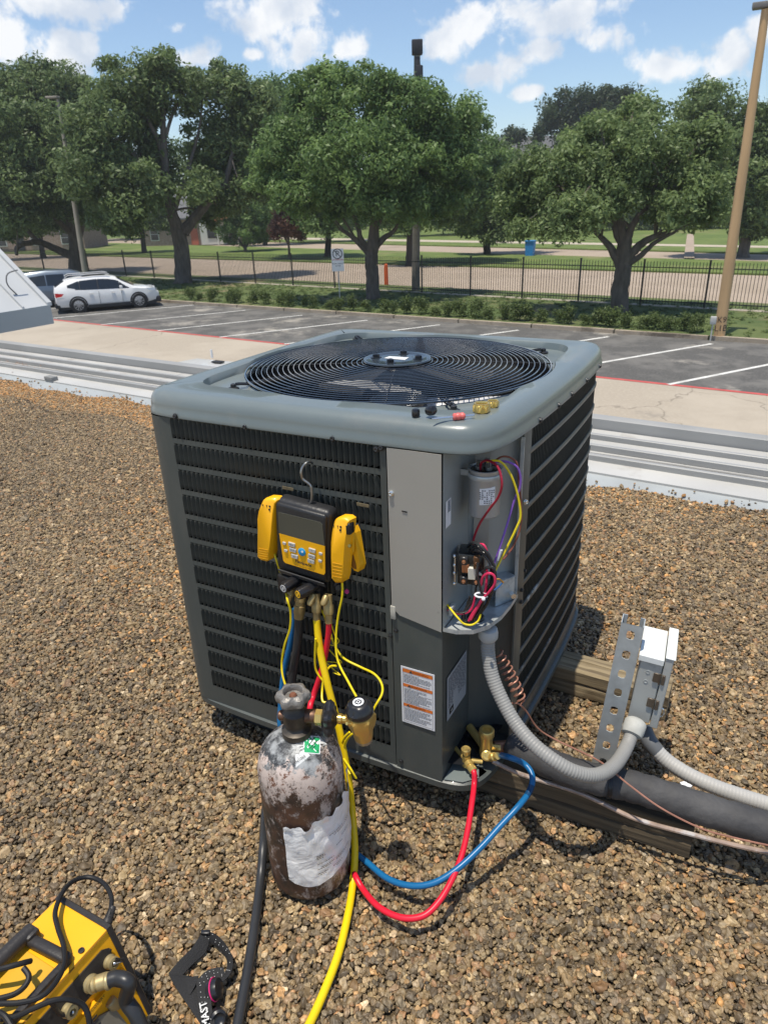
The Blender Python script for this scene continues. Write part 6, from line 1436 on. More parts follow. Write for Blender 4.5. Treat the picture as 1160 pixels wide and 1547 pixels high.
for t_, base_, vs_ in ((ca, 389.5, (829,832.5,836,839.5,843)), (cb, 501, (851,856,861,866,871))):
    for v_ in vs_:
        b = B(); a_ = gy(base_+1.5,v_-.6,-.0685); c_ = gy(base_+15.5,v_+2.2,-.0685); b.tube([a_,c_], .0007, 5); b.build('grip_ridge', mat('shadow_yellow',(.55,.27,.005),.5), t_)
for t_, (u_,v_) in ((ca,(404,764)),(cb,(511,795))):
    for du, dv2, w_ in ((-7,-1,.0009),(-1,0,.0009),(3.5,1,.0022),(3,6,.0022)):
        b = B(); b.obox(gy(u_+du,v_+dv2,-.0685),(1,0,0),(0,1,0),(0,0,1),w_,.0003,.0018); b.build('clamp_print', m_ink, t_, smooth=False)

# ------------------------------------------------------------------ nitrogen cylinder
CX, CY, CR = .547, -.252, .0845
PROF = [(.02,.006),(.052,.001),(.073,.006),(.081,.018),(CR,.034),(CR,.12),(CR,.22),(CR,.290),(.0835,.310),(.0800,.328),(.0730,.345),(.061,.360),(.046,.371),(.032,.377),(.026,.379),(.0255,.388)]
def paint_mat():
    m = bpy.data.materials.new('flaking_cylinder_paint'); m.use_nodes = True; T = m.node_tree; bs = T.nodes['Principled BSDF']
    tc = T.nodes.new('ShaderNodeTexCoord'); sx_ = T.nodes.new('ShaderNodeSeparateXYZ'); T.links.new(tc.outputs['Object'], sx_.inputs[0])
    def noise(sc, det=9, rg=.65, w=0, st=None):
        n = T.nodes.new('ShaderNodeTexNoise'); n.noise_dimensions = '4D'; n.inputs['W'].default_value = w; n.inputs['Scale'].default_value = sc; n.inputs['Detail'].default_value = det; n.inputs['Roughness'].default_value = rg
        if st:
            mp = T.nodes.new('ShaderNodeMapping'); mp.inputs['Scale'].default_value = st; T.links.new(tc.outputs['Object'], mp.inputs['Vector']); T.links.new(mp.outputs[0], n.inputs['Vector'])
        else: T.links.new(tc.outputs['Object'], n.inputs['Vector'])
        return n.outputs['Fac']
    def mr(f, a, b_, c=0, d=1):
        r = T.nodes.new('ShaderNodeMapRange'); T.links.new(f, r.inputs['Value']); r.inputs['From Min'].default_value = a; r.inputs['From Max'].default_value = b_; r.inputs['To Min'].default_value = c; r.inputs['To Max'].default_value = d; return r.outputs['Result']
    def add(a, b_, op='ADD'):
        n = T.nodes.new('ShaderNodeMath'); n.operation = op; T.links.new(a, n.inputs[0])
        if isinstance(b_, float): n.inputs[1].default_value = b_
        else: T.links.new(b_, n.inputs[1])
        return n.outputs[0]
    def mix(f, a, b_):
        x = T.nodes.new('ShaderNodeMix'); x.data_type = 'RGBA'; T.links.new(f, x.inputs['Factor'])
        for nm, q in (('A',a),('B',b_)):
            if isinstance(q, tuple): x.inputs[nm].default_value = q+(1,)
            else: T.links.new(q, x.inputs[nm])
        return x.outputs['Result']
    z = sx_.outputs['Z']
    steel = mix(mr(noise(16),.42,.6), (.030,.024,.021), (.12,.058,.034))
    steel = mix(mr(noise(38,6,.7,3),.58,.66), steel, (.34,.30,.28))
    # how much pale paint survives: most on the shoulder, streaks lower down
    keep = mr(z, .235, .290); keep2 = mr(noise(9,9,.72,1), .35, .62)
    a = add(add(keep, .95, 'MULTIPLY'), mr(noise(15,14,.86,5,(1,1,.7)), .36, .64, -1.0, .30))
    paintf = mr(a, .50, .55)
    low = mr(add(noise(9,12,.80,8,(1,1,.55)), mr(z,0,.3,-.02,-.02)), .50, .55)
    pink = mix(mr(noise(6,5,.6,2),.35,.7), (.66,.555,.49), (.52,.425,.375))
    pink = mix(mr(noise(48,8,.75,9),.535,.575), pink, (.17,.08,.05))
    c = mix(low, steel, (.45,.385,.34)); c = mix(paintf, c, pink)
    # bare grey patch round the neck
    nk = mr(add(z, mr(noise(13,9,.75,12),.3,.7,-.05,.05)), .352, .358); c = mix(nk, c, mix(mr(noise(30,6,.7,4),.45,.58), (.05,.052,.055), (.36,.37,.37)))
    T.links.new(c, bs.inputs['Base Color']); T.links.new(mr(noise(30),.3,.7,.34,.62), bs.inputs['Roughness']); bs.inputs['Metallic'].default_value = .08
    bp = T.nodes.new('ShaderNodeBump'); bp.inputs['Strength'].default_value = .5; bp.inputs['Distance'].default_value = .002; T.links.new(paintf, bp.inputs['Height']); T.links.new(bp.outputs[0], bs.inputs['Normal'])
    return m
cyl = thing('gas_cylinder', 'scuffed pinkish and rust brown steel gas cylinder with taped plastic sleeve', 'gas cylinder', (CX,CY,0))
b = B(); sm_ = spline([np.array([r,h,0]) for r,h in PROF], 4); b.lathe((CX,CY,0),(0,0,1),[(p[0],p[1]) for p in sm_],64); b.build('shell', paint_mat(), cyl, angle=60)
rz_ = np.array([[p[1],p[0]] for p in sm_]); rz_ = rz_[np.argsort(rz_[:,0])]
def chit(u, v, off=.0008):
    d = ray(u,v); best = None
    for t in np.linspace(.9,1.9,1400):
        p = CAM+d*t; r = math.hypot(p[0]-CX,p[1]-CY)
        if 0 <= p[2] <= .388 and r <= np.interp(p[2], rz_[:,0], rz_[:,1])+off: return p
    # silhouette miss: nearest approach
    t = min(np.linspace(.9,1.9,1400), key=lambda t: math.hypot((CAM+d*t)[0]-CX,(CAM+d*t)[1]-CY)); return CAM+d*t
def decal(name, quad, m, par, off, n=8):
    (a,b_,c,d) = [np.array(q,float) for q in quad]; rows = []
    for j in range(n+1):
        rows.append([chit(*( (a*(1-i/n)+b_*(i/n))*(1-j/n)+(d*(1-i/n)+c*(i/n))*(j/n) ), off) for i in range(n+1)])
    bb = B(); bb.grid(rows); return bb.build(name, m, par)
m_paper = mat('worn_paper_label', (.62,.63,.62), .5, var=.05, scale=30)
pl = decal('paper_label', [(446,1124),(478,1108),(494,1124),(458,1140)], m_paper, cyl, .0008)
p2 = decal('paper_label', [(446,1140),(459,1133),(469,1141),(447,1160)], m_paper, cyl, .0010)
gl = decal('hazard_diamond', [(459,1110),(484.5,1113),(483.5,1139.5),(458,1137.5)], m_lab, cyl, .0013)
g2 = decal('green_field', [(460.5,1111.8),(483,1114.3),(482.2,1138),(459.6,1136.2)], mat('label_green',(.02,.36,.13),.4), gl, .0017)
b = B()
for (q0_,q1_) in (((465,1128),(474,1116)),((468,1131),(479,1119)),((471,1132),(476,1127)),((480,1133),(481,1135))):
    b.tube([chit(q0_[0]+(q1_[0]-q0_[0])*f, q0_[1]+(q1_[1]-q0_[1])*f, .0019) for f in np.linspace(0,1,5)], .0011, 5)
b.build('diamond_print', mat('dark_green_print',(.01,.09,.04),.5), gl)
c0, c1_ = chit(447,1152,.0014), chit(458,1144,.0014); cn_ = nrm(np.array([(c0[0]-CX),(c0[1]-CY),.085])); tx = nrm(c1_-c0); ty = nrm(np.cross(cn_, tx)); text_mesh('UN1066', .0075, (c0+c1_)/2+cn_*.0012, tx, ty, m_ink, cyl, 'number_lettering')
# wrinkled plastic sleeve
rows = []
for j in range(23):
    fz = j/22; row = []
    for i in range(49):
        f = i/48; th = math.radians(-83+f*128)
        zt_ = .222+.044*f**1.4+.006*math.sin(f*21)+.004*math.sin(f*47); zb_ = .080-.006*math.sin(f*9)-.016*math.sin(PI*min(1,f*1.3))+.012*f
        z = zb_+(zt_-zb_)*fz; r = np.interp(z, rz_[:,0], rz_[:,1])+.0052+.0018*math.sin(5*f+4*fz)*math.sin(7*fz+3*f)+.0009*max(0,math.sin(f*26+fz*17))**6+.0010*max(0,math.sin(fz*23-f*13+1))**8+(.004*(fz>.93))*(math.sin(f*33)>0.2)
        row.append((CX+r*math.cos(th), CY+r*math.sin(th), z))
    rows.append(row)
def sleeve_mat():
    m = bpy.data.materials.new('cloudy_plastic_film'); m.use_nodes = True; T = m.node_tree; bs = T.nodes['Principled BSDF']
    tc = T.nodes.new('ShaderNodeTexCoord'); n = T.nodes.new('ShaderNodeTexNoise'); n.inputs['Scale'].default_value = 22; n.inputs['Detail'].default_value = 8; n.inputs['Distortion'].default_value = 1.4; T.links.new(tc.outputs['Object'], n.inputs['Vector'])
    r = T.nodes.new('ShaderNodeValToRGB'); T.links.new(n.outputs['Fac'], r.inputs['Fac']); r.color_ramp.elements[0].position = .32; r.color_ramp.elements[0].color = (.80,.785,.755,1); r.color_ramp.elements[1].position = .62; r.color_ramp.elements[1].color = (.95,.935,.91,1)
    T.links.new(r.outputs['Color'], bs.inputs['Base Color']); bs.inputs['Roughness'].default_value = .38; bs.inputs['Coat Weight'].default_value = .5; bs.inputs['Coat Roughness'].default_value = .12
    n2 = T.nodes.new('ShaderNodeTexNoise'); n2.inputs['Scale'].default_value = 17; n2.inputs['Detail'].default_value = 5; n2.inputs['Distortion'].default_value = 2.2; T.links.new(tc.outputs['Object'], n2.inputs['Vector'])
    bp = T.nodes.new('ShaderNodeBump'); bp.inputs['Strength'].default_value = .6; bp.inputs['Distance'].default_value = .006; T.links.new(n2.outputs['Fac'], bp.inputs['Height']); T.links.new(bp.outputs[0], bs.inputs['Normal']); T.links.new(bp.outputs[0], bs.inputs['Coat Normal'])
    return m
b = B(); b.grid(rows); slv = b.build('plastic_sleeve', sleeve_mat(), cyl, angle=70)
b = B(); m_fp = mat('blurred_sleeve_print', (.12,.12,.13), .5)
for (z, segs) in ((.178,((.45,.62),(.66,.80))),(.172,((.5,.75),)),(.140,((.30,.38),(.52,.60))),(.136,((.30,.39),)),(.132,((.30,.37),)),(.118,((.30,.48),)),(.108,((.34,.48),(.50,.72))),(.104,((.30,.44),(.5,.66))),(.092,((.30,.40),(.46,.58))),(.088,((.32,.38),(.5,.56))),(.152,((.6,.72),))):
    for f0, f1 in segs:
        x = f0
        while x < f1:
            w = random.uniform(.010,.026); rr_ = CR+.0082
            b.grid([[(CX+rr_*math.cos(math.radians(-83+ff*128)), CY+rr_*math.sin(math.radians(-83+ff*128)), zz+.018*ff) for ff in (x, min(x+w,f1))] for zz in (z, z+.0016)]); x += w+.006
o = b.build('sleeve_print', m_fp, slv, fix=False); o['kind'] = 'stuff'
# valve
m_vb = mat('grimy_valve_body', (.085,.072,.058), .48, metal=.6, var=.3, scale=50); m_vw = mat('worn_grey_handwheel', (.23,.215,.195), .42, metal=.35, var=.2, scale=40, bump=.3, bscale=150)
Vc = np.array([CX,CY,0.])
b = B(); b.lathe(Vc+[0,0,.380],(0,0,1),[(.029,0),(.029,.012),(.0215,.016),(.019,.020),(.019,.028),(.0235,.031),(.0235,.052),(.018,.056),(.013,.064),(.012,.078)],18); b.build('valve_body', m_vb, cyl)
lob = lambda r0, k: (lambda a: r0*(1+k*math.cos(6*a)))
b = B(); b.lathe(Vc+[0,0,.452],(0,0,1),[(.014,0),(lob(.024,.05),.004),(lob(.0305,.10),.010),(lob(.0315,.11),.018),(lob(.0285,.10),.025),(.0225,.029),(.019,.029),(.0165,.024),(.0165,.017),(.006,.016)],60); b.build('handwheel', m_vw, cyl)
b = B(); b.lathe(Vc+[0,0,.466],(0,0,1),[(.0075,0),(.0075,.006),(.005,.009)],10); b.build('spindle', mat('rusty_spindle',(.22,.09,.05),.6,metal=.4), cyl)
for sgn in (1,-1):
    b = B(); rt = nrm([.92,.39,0]); b.lathe(Vc+[0,0,.422]-rt*.02*0, -rt if sgn < 0 else rt, [(.010,.015),(.010,.030),(.0075,.033)] if sgn < 0 else [(.012,.01),(.0135,.020),(.0135,.036),(.012,.040)], 14); b.build('valve_port', mat('brown_valve_port',(.15,.085,.055),.45,metal=.6), cyl)
# regulator screwed to it
Vp = Vc+np.array([0,0,.422]); RC = gy(546,1092,-.205)
ax_ = nrm(np.array([RC[0],RC[1],Vp[2]-.004])-Vp)
reg = thing('gas_regulator', 'brass pressure regulator with black adjusting knob screwed to the cylinder valve', 'regulator', RC)
D_ = np.linalg.norm(np.array([RC[0],RC[1],Vp[2]])-Vp)
b = B(); hx = lambda r0: (lambda a: r0/max(.5,math.cos((a%(PI/3))-PI/6))*math.cos(PI/6)*1.06); b.lathe(Vp+ax_*.038, ax_, [(.011,0),(hx(.0145),.002),(hx(.0145),.014),(.012,.016),(.009,.018),(.009,.05)], 24); b.build('inlet_nut', m_brass, reg, angle=25)
wl5 = lambda r0: (lambda a: r0*(1+.15*math.cos(5*a)))
b = B(); b.lathe(Vp+ax_*.052, ax_, [(.012,0),(wl5(.023),.003),(wl5(.0305),.009),(wl5(.032),.016),(wl5(.027),.023),(.016,.026),(.010,.030)], 60); b.build('hand_tightener', m_knob, reg)
b = B(); b.cyl(Vp+ax_*.078, Vp+ax_*(D_-.005), .0082, n=16); b.lathe(Vp+ax_*.082, ax_, [(.0085,0),(.0105,.002),(.0105,.008),(.0085,.010)], 12); b.build('inlet_stem', m_nut, reg)
ra = nrm([-.02,-.10,1.0]); R0 = np.array([RC[0],RC[1],RC[2]])
m_rb = mat('regulator_brass', (.66,.43,.12), .36, metal=.6, var=.12, scale=20)
b = B(); b.lathe(R0-ra*.040, ra, [(.013,0),(.0175,.002),(.0190,.010),(.0200,.022),(hx(.0235),.030),(hx(.0270),.044),(hx(.0280),.058),(.0255,.064),(.022,.066)], 36); b.build('body', m_rb, reg, angle=25)
b = B(); b.lathe(R0-ra*.046, ra, [(.0145,0),(.0168,.001),(.0168,.007),(.0135,.008)], 28); b.build('end_ring', mat('silver_end_ring',(.45,.43,.38),.3,metal=.9), reg)
kb = R0+ra*.027
k3 = lambda r0: (lambda a: r0*(1-.10*max(0,math.cos(3*a))**2))
b = B(); b.lathe(kb, ra, [(.0255,0),(.0268,.002),(.0268,.010),(k3(.0258),.012),(k3(.0220),.021),(k3(.0180),.025),(.012,.026)], 48); kn = b.build('adjusting_knob', m_knob, reg)
b = B(); b.lathe(kb+ra*.0262, ra, [(.0105,0),(.0105,.0006),(.0068,.0006),(.0068,0)], 32, caps=False); b.obox(kb+ra*.0266, frame(ra)[0], frame(ra)[1], ra, .0035, .0035, .0003); b.build('knob_mark', m_lab, kn, smooth=False)
b = B(); b.obox(kb+ra*.0272, frame(ra)[0], frame(ra)[1], ra, .0018, .0018, .0003); b.build('knob_mark_centre', m_ink, kn, smooth=False)
b = B(); o1 = gy(536,1088,-.232); o2 = gy(522,1094,-.250); b.lathe(R0-ra*.0+ax_*-.006, nrm(o2-R0), [(.008,0),(.0085,.014),(.0062,.016),(.0062,.030),(.0045,.032),(.0030,.040)], 12); b.build('outlet_port', m_nut, reg)

# ------------------------------------------------------------------ hoses and cords
def hose(name, label, pts, r, m, cat='hose', n=10, k=8, parts=None):
    P_ = path(pts, k); t = thing(name, label, cat, P_[len(P_)//2]); b = B(); b.tube(P_, r, n); b.build('tube', m, t); return t, P_
m_hy = mat('yellow_hose', (.80,.56,.005), .36, var=.04, scale=14); m_hr = mat('red_hose', (.66,.012,.035), .36, var=.05, scale=14); m_hb = mat('blue_hose', (.008,.125,.30), .34, var=.06, scale=14); m_hk2 = mat('black_hose', (.028,.029,.031), .38, var=.12, scale=12)
hy_, P_ = hose('charging_hose', 'thick yellow hose falling from the gauge behind the cylinder and out to the bottom edge',
     [(478.5,936,'y',-.070),(480,955,'y',-.075),(485,990,'y',-.085),(494,1030,'y',-.10),(503,1065,'y',-.11),(512,1100,'y',-.12),(520,1140,'y',-.13),(527,1180,'y',-.14),(531,1215,'y',-.15),(534,1250,'y',-.17),(536,1290,'z',.040),(533,1335,'z',.014),(526,1380,'z',.012),(513,1435,'z',.012),(495,1485,'z',.012),(466,1550,'z',.012),(430,1610,'z',.012),(380,1720,'z',.012),(300,1800,'z',.012)], .0080, m_hy)
hose('charging_hose', 'red hose looping over the gravel up to the brass liquid valve',
     [(497,938,'y',-.068),(496,960,'y',-.070),(491,990,'y',-.075),(484,1020,'y',-.085),(474,1050,'y',-.10),(468,1075,'y',-.13),(470,1130,'y',-.14),(490,1220,'y',-.14),(520,1290,'y',-.135),(534,1318,'z',.02),(548,1343,'z',.022),(572,1370,'z',.032),(605,1386,'z',.042),(638,1384,'z',.052),(662,1363,'z',.063),(682,1330,'z',.076),(698,1290,'z',.090),(707,1250,'z',.102),(713,1210,'z',.115),(716,1185,'y',.015),(716,1168,'y',.028),(712,1162,'y',.036)], .0064, m_hr)
hb_, Pb = hose('charging_hose', 'blue hose curving from behind the cylinder up to the suction valve',
     [(446,920,'y',-.060),(443,945,'y',-.062),(438,975,'y',-.065),(430,1010,'y',-.07),(426,1040,'y',-.08),(424,1070,'y',-.09),(424,1100,'y',-.11),(440,1180,'y',-.13),(490,1250,'y',-.12),(530,1283,'z',.02),(555,1303,'z',.025),(585,1327,'z',.038),(620,1338,'z',.052),(655,1334,'z',.066),(690,1313,'z',.084),(725,1281,'z',.104),(755,1248,'z',.125),(782,1219,'z',.145),(798,1198,'z',.15),(804,1180,'z',.163),(801,1165,'z',.172),(790,1153,'z',.180),(772,1145,'y',.045),(757,1141,'y',.068)], .0066, m_hb)
i_ = min(range(len(Pb)), key=lambda i: np.linalg.norm(Pb[i]-gz(800,1192,.153))); b = B(); b.tube(Pb[i_-4:i_+4], .0070, 10); b.build('joint_sleeve', mat('dark_blue_sleeve',(.005,.05,.13),.35), hb_)
hose('vacuum_hose', 'fat black hose from the gauge passing left of the cylinder to the bottom edge',
     [(451.5,932,'y',-.072),(451,955,'y',-.075),(448,985,'y',-.078),(443,1015,'y',-.08),(437,1050,'y',-.09),(428,1090,'y',-.10),(415,1140,'y',-.12),(406,1190,'y',-.14),(400,1235,'y',-.20),(398,1275,'z',.045),(394,1325,'z',.018),(386,1390,'z',.014),(376,1455,'z',.014),(366,1510,'z',.014),(356,1565,'z',.014),(345,1620,'z',.014),(310,1700,'z',.014),(240,1780,'z',.014)], .0098, m_hk2)
m_cy = mat('thin_yellow_cord', (.80,.62,.01), .4, var=.04)
def cord(label, pts, r=.0024): 
    P_ = path(pts, 7); b = B(); b.tube(P_, r, 7); o = b.build('sensor_cord', m_cy); tag(o, label, 'cord', 'thin yellow sensor cords')
cord('thin yellow cord dropping behind the left pipe clamp', [(409,820,'y',-.045),(414,835,'y',-.05),(419,850,'y',-.055),(424,866,'y',-.045)])
cord('thin yellow cord hanging left of the blue hose to the handwheel', [(432,893,'y',-.07),(434,905,'y',-.10),(439,925,'y',-.10),(438,950,'y',-.10),(430,975,'y',-.10),(426,1000,'y',-.10),(427,1020,'y',-.11),(433,1040,'y',-.12)])
cord('thin yellow cord falling straight from the right pipe clamp to the regulator knob', [(517,880,'y',-.060),(517,900,'y',-.062),(512,925,'y',-.065),(508,955,'y',-.07),(508,985,'y',-.08),(513,1005,'y',-.09),(525,1028,'y',-.11),(540,1055,'y',-.13),(560,1085,'y',-.14)])
cord('thin yellow cord looping wide to the right of the regulator', [(484,920,'y',-.05),(490,930,'y',-.05),(500,960,'y',-.05),(507,978,'y',-.06),(520,995,'y',-.06),(545,1008,'y',-.06),(565,1018,'y',-.07),(576,1032,'y',-.08),(577,1048,'y',-.10),(566,1068,'y',-.12),(550,1100,'y',-.13),(530,1110,'y',-.13),(522,1120,'y',-.13),(520,1128,'y',-.13)])
cord('thin yellow cord doubled in a small loop above the black tightening wheel', [(477,965,'y',-.09),(476,990,'y',-.09),(477,1010,'y',-.09),(483,1022,'y',-.09),(494,1035,'y',-.09),(503,1050,'y',-.10),(502,1058,'y',-.11),(488,1060,'y',-.12),(487,1040,'y',-.10),(491,1018,'y',-.09),(499,1007,'y',-.08),(508,1006,'y',-.08)])
cord('thin yellow cord end hanging below the regulator beside the sleeve', [(528,1106,'y',-.13),(519,1116,'y',-.13),(514,1135,'y',-.13),(522,1150,'y',-.14),(530,1162,'y',-.15),(538,1176,'y',-.15)])
cord('shorter yellow cord end beside the plastic sleeve', [(533,1108,'y',-.12),(524,1118,'y',-.125),(519,1138,'y',-.13),(524,1158,'y',-.14),(529,1170,'y',-.15)])
cord('faint tangled yellow cord twisted behind the red hose', [(500,940,'y',-.04),(506,960,'y',-.035),(512,968,'y',-.035),(505,975,'y',-.04),(492,974,'y',-.04),(505,990,'y',-.035),(516,1001,'y',-.03),(500,1000,'y',-.03),(493,1001,'y',-.035),(505,1012,'y',-.035),(514,1020,'y',-.04),(503,1016,'y',-.045)], .0013)

# ------------------------------------------------------------------ yellow recovery machine in the lower left corner
m_my = mat('machine_yellow', (.92,.43,.010), .36, var=.03, coat=.1, col2=(.84,.38,.008), mixscale=6, thr=(.5,.8)); m_mb = mat('machine_black', (.030,.027,.026), .5, var=.1, scale=20, bump=.1, bscale=150)
rm = thing('recovery_machine', 'yellow and black portable refrigerant recovery machine cut by the lower left corner', 'recovery machine', (.35,-.83,0))
def sect(o=0.0, z0=.002): return [(.262-o,z0),(.264-o,.188+o*.6),(.268-o*.6,.1985+o),(.275,.2005+o),(.386,.2005+o),(.394+o*.6,.1985+o),(.4035+o,.165),(.425+o,.080),(.444+o,z0)]
def loft(bld, secs):   # secs: list of (y, section)
    rows_ = [[(x,y,z) for x,z in s] for y,s in secs]; bld.grid(rows_, closed=True); n = len(rows_[0]); bld.add(rows_[0], [tuple(range(n))]); bld.add(rows_[-1], [tuple(range(n-1,-1,-1))])
b = B(); loft(b, [(-.625,sect()),(-1.10,sect())]); b.build('housing', m_my, rm, angle=25)
b = B(); loft(b, [(-.617,sect(-.012,.006)),(-.619,sect(-.002,.0)),(-.6225,sect(.003,-.0)),(-.629,sect(.0035,-.0)),(-.631,sect(.002,-.0))]); b.build('end_bumper', m_mb, rm, angle=30)
pn = nrm([.97,0,.24]); pz = nrm([-.24,0,.97])
def pan_pt(y, z, d=0): return np.array([.394+(.1985-z)*.252, y, z])+pn*d
def pplate(name, pts, m, d=.0, th=.003, par=None, sm=False):
    P_ = [pan_pt(y,z,d+th) for y,z in pts]; Q_ = [pan_pt(y,z,d) for y,z in pts]; n = len(P_); b = B(); b.add(P_+Q_, [tuple(range(n)), tuple(range(2*n-1,n-1,-1))]+[(i,(i+1)%n,n+(i+1)%n,n+i) for i in range(n)]); return b.build(name, m, par or rm, smooth=sm)
pplate('valve_plate', [(-.645,.174),(-.640,.170),(-.640,.142),(-.645,.137),(-.665,.133),(-.99,.133),(-.99,.179),(-.652,.179)], m_mb)
b = B(); b.tube([(.396,-.632,.1975),(.396,-1.08,.1975)], .0012, 5); b.build('lid_seam', mat('seam_shadow_paint',(.25,.12,.005),.6), rm)
pplate('ridge', [(-.636,.122),(-.636,.112),(-.99,.100),(-.99,.122)], m_my, 0, .010)
pplate('window_recess', [(-.675,.078),(-.665,.004),(-.95,.004),(-.95,.092),(-.70,.092)], mat('clouded_grey_plastic',(.22,.20,.155),.45), .001, .004)
def vfit(y, z, r, L_, m, ang=0, tail=True):
    c = pan_pt(y,z,.003); b = B(); b.lathe(c, pn, [(r*1.1,0),(r*1.1,.003),(r*.92,.005),(r*.92,L_*.6),(r,L_*.62),(r,L_),(r*.55,L_+.001),(r*.5,L_-.003)], 20); o = b.build('fitting', m, rm)
    if tail:
        c2_ = c+pn*(L_+.0); b = B(); b.sphere(c2_, r*.32, 8, 6); b.build('fitting_pin', m_screwb, o)
    return c+pn*L_
m_bf = mat('pale_brass_fitting', (.46,.37,.19), .45, metal=.5, var=.12, scale=60)
e1 = vfit(-.650,.152,.0105,.014,m_bf); e3 = vfit(-.736,.152,.0105,.014,m_bf); e2 = vfit(-.690,.152,.0130,.012,m_bf,tail=False)
b = B(); tl_ = pan_pt(-.640,.150,.014); b.tube([e1, e1+np.array([.008,.008,.0]), gp(176,1449,tuple(pan_pt(-.64,.15,.02)),tuple(pn)), gp(188,1449,tuple(pan_pt(-.64,.15,.02)),tuple(pn))], .0022, 7); b.build('cap_tether', m_mb, rm)
b = B(); b.tube(spline([e3, e3+np.array([-.01,-.012,.006]), gp(78,1515,tuple(pan_pt(-.75,.15,.02)),tuple(pn)), gp(70,1512,tuple(pan_pt(-.75,.15,.02)),tuple(pn))],5), .0036, 8); b.build('cap_tether', m_mb, rm)
c = pan_pt(-.690,.152,.015); hd = nrm([.75,.62,.15])
b = B(); b.lathe(c+pn*-.004, hd, [(.0125,0),(.0130,.004),(.0105,.006),(.0125,.008),(.0125,.022),(.0105,.024)], 24); b.build('swivel_nut', m_bf, rm)
b = B(); b.lathe(c+hd*.020, hd, [(.0128,-.002),(.0135,0),(.0135,.003),(.0128,.004)], 24); b.build('crimp_ring', m_bf, rm)
b = B(); b.tube(spline([c+hd*.018, c+hd*.035, c+hd*.052+np.array([.010,-.006,-.006]), gp(191,1510,(0.46,-.66,.12),(.9,-.3,.1)), gp(205,1532,(0.475,-.67,.11),(.9,-.3,.1)), gp(217,1560,(0.485,-.69,.10),(.9,-.3,.1))],7), .0122, 14); o = b.build('suction_hose', m_hk2); tag(o, 'short fat black hose bending away from the brass port of the recovery machine', 'hose')
b = B(); c = pan_pt(-.674,.086,.006); b.lathe(c, (.3,.25,-.9), [(.007,-.012),(.0095,-.010),(.0095,.004),(.0055,.010),(.002,.016)], 12); b.build('bleed_plug', m_bf, rm)
for (y,z) in ((-.641,.166),(-.700,.137),(-.760,.170)):
    b = B(); b.lathe(pan_pt(y,z,.003), pn, [(.0028,0),(.0028,.001),(.0012,.0012)], 8); b.build('plate_screw', m_screw, rm)
b = B(); b.lathe((.386,-.676,.2005),(0,0,1),[(.0052,0),(.0052,.002),(.0028,.0022),(.0026,.001)],12); b.build('lid_screw', m_screw, rm)
text_mesh('87', .0125, pan_pt(-.640,.104,.0005)+pn*.0, (0,1,0), pz, m_ink, rm, 'number_lettering', off=.0004, sx=1.0)
text_mesh('VE', .030, pan_pt(-.722,.096,.012), (0,1,0), pz, m_ink, rm, 'large_lettering', off=.0006, bold=.02)
text_mesh('RECOVERY', .0075, pan_pt(-.700,.118,.010), (0,1,0), pz, m_ink, rm, 'side_lettering', off=.0006)
# carrying handle
b = B(); b.tube([(.292,-.694,.216),(.292,-.72,.218),(.292,-1.05,.218)], .0125, 16); b.rbox((.287,-.86,.216),(1,0,0),(0,1,0),(0,0,1),.006,.168,.010,.004,2); b.build('handle_grip', m_mb, rm)
b = B(); b.rbox((.340,-.702,.210),(1,.06,0),(-.06,1,0),(0,0,1),.048,.0095,.008,.006,3); b.rbox((.294,-.700,.212),(1,0,0),(0,1,0),(0,0,1),.014,.012,.012,.005,2); b.build('handle_arm', m_mb, rm)
b = B(); b.rbox((.382,-.86,.204),(1,0,0),(0,1,0),(0,0,1),.0065,.165,.007,.004,2); b.build('handle_rail', m_mb, rm)
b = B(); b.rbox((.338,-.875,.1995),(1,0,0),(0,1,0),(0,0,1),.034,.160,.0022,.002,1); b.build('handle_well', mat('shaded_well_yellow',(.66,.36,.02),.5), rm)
pc_ = path([(163,1388,'z',.200),(168,1372,'z',.205),(168,1352,'z',.20),(155,1333,'z',.19),(133,1325,'z',.19),(110,1332,'z',.20),(94,1350,'z',.215),(84,1378,'z',.222),(88,1402,'z',.222),(97,1430,'z',.224),(97,1458,'z',.226),(84,1485,'z',.235),(62,1506,'z',.240),(30,1515,'z',.242),(-5,1517,'z',.242),(-60,1525,'z',.23)], 8)
b = B(); b.tube(pc_, .0042, 9); pcd = b.build('power_cord', mat('black_cord_rubber',(.016,.016,.017),.52,spec=.3)); tag(pcd, 'black power cord arching over the top of the yellow machine', 'cord', 'black cords on the yellow machine')
b = B(); b.lathe(pc_[0]-np.array([0,0,.004]), nrm(pc_[2]-pc_[0]), [(.0085,-.006),(.0085,0),(.0070,.004),(.0078,.006),(.0064,.010),(.0072,.012),(.0058,.016),(.0064,.018),(.0050,.022)], 14); o = b.build('strain_relief', m_mb, rm)
for lab, pts in (('black cord crossing the valve plate of the yellow machine low down', [(-20,1540,'z',.22),(20,1537,'z',.225),(50,1524,'z',.230),(80,1512,'z',.230),(105,1510,'z',.222),(125,1518,'z',.205),(134,1535,'z',.19),(136,1560,'z',.17)]),
                 ('black cord bundled around the handle grip of the yellow machine', [(-20,1470,'z',.245),(10,1462,'z',.250),(35,1455,'z',.245),(47,1452,'z',.235)]),
                 ('short black cord curling under the handle grip of the yellow machine', [(36,1462,'z',.240),(44,1475,'z',.235),(38,1490,'z',.232),(20,1503,'z',.232),(-15,1512,'z',.235)]),
                 ('black cord crossing the lower left photo corner', [(-5,1528,'z',.245),(8,1535,'z',.245),(18,1550,'z',.24)])):
    b = B(); b.tube(path(pts,7), .0043, 9); o = b.build('power_cord', MATS['black_cord_rubber']); tag(o, lab, 'cord', 'black cords on the yellow machine')

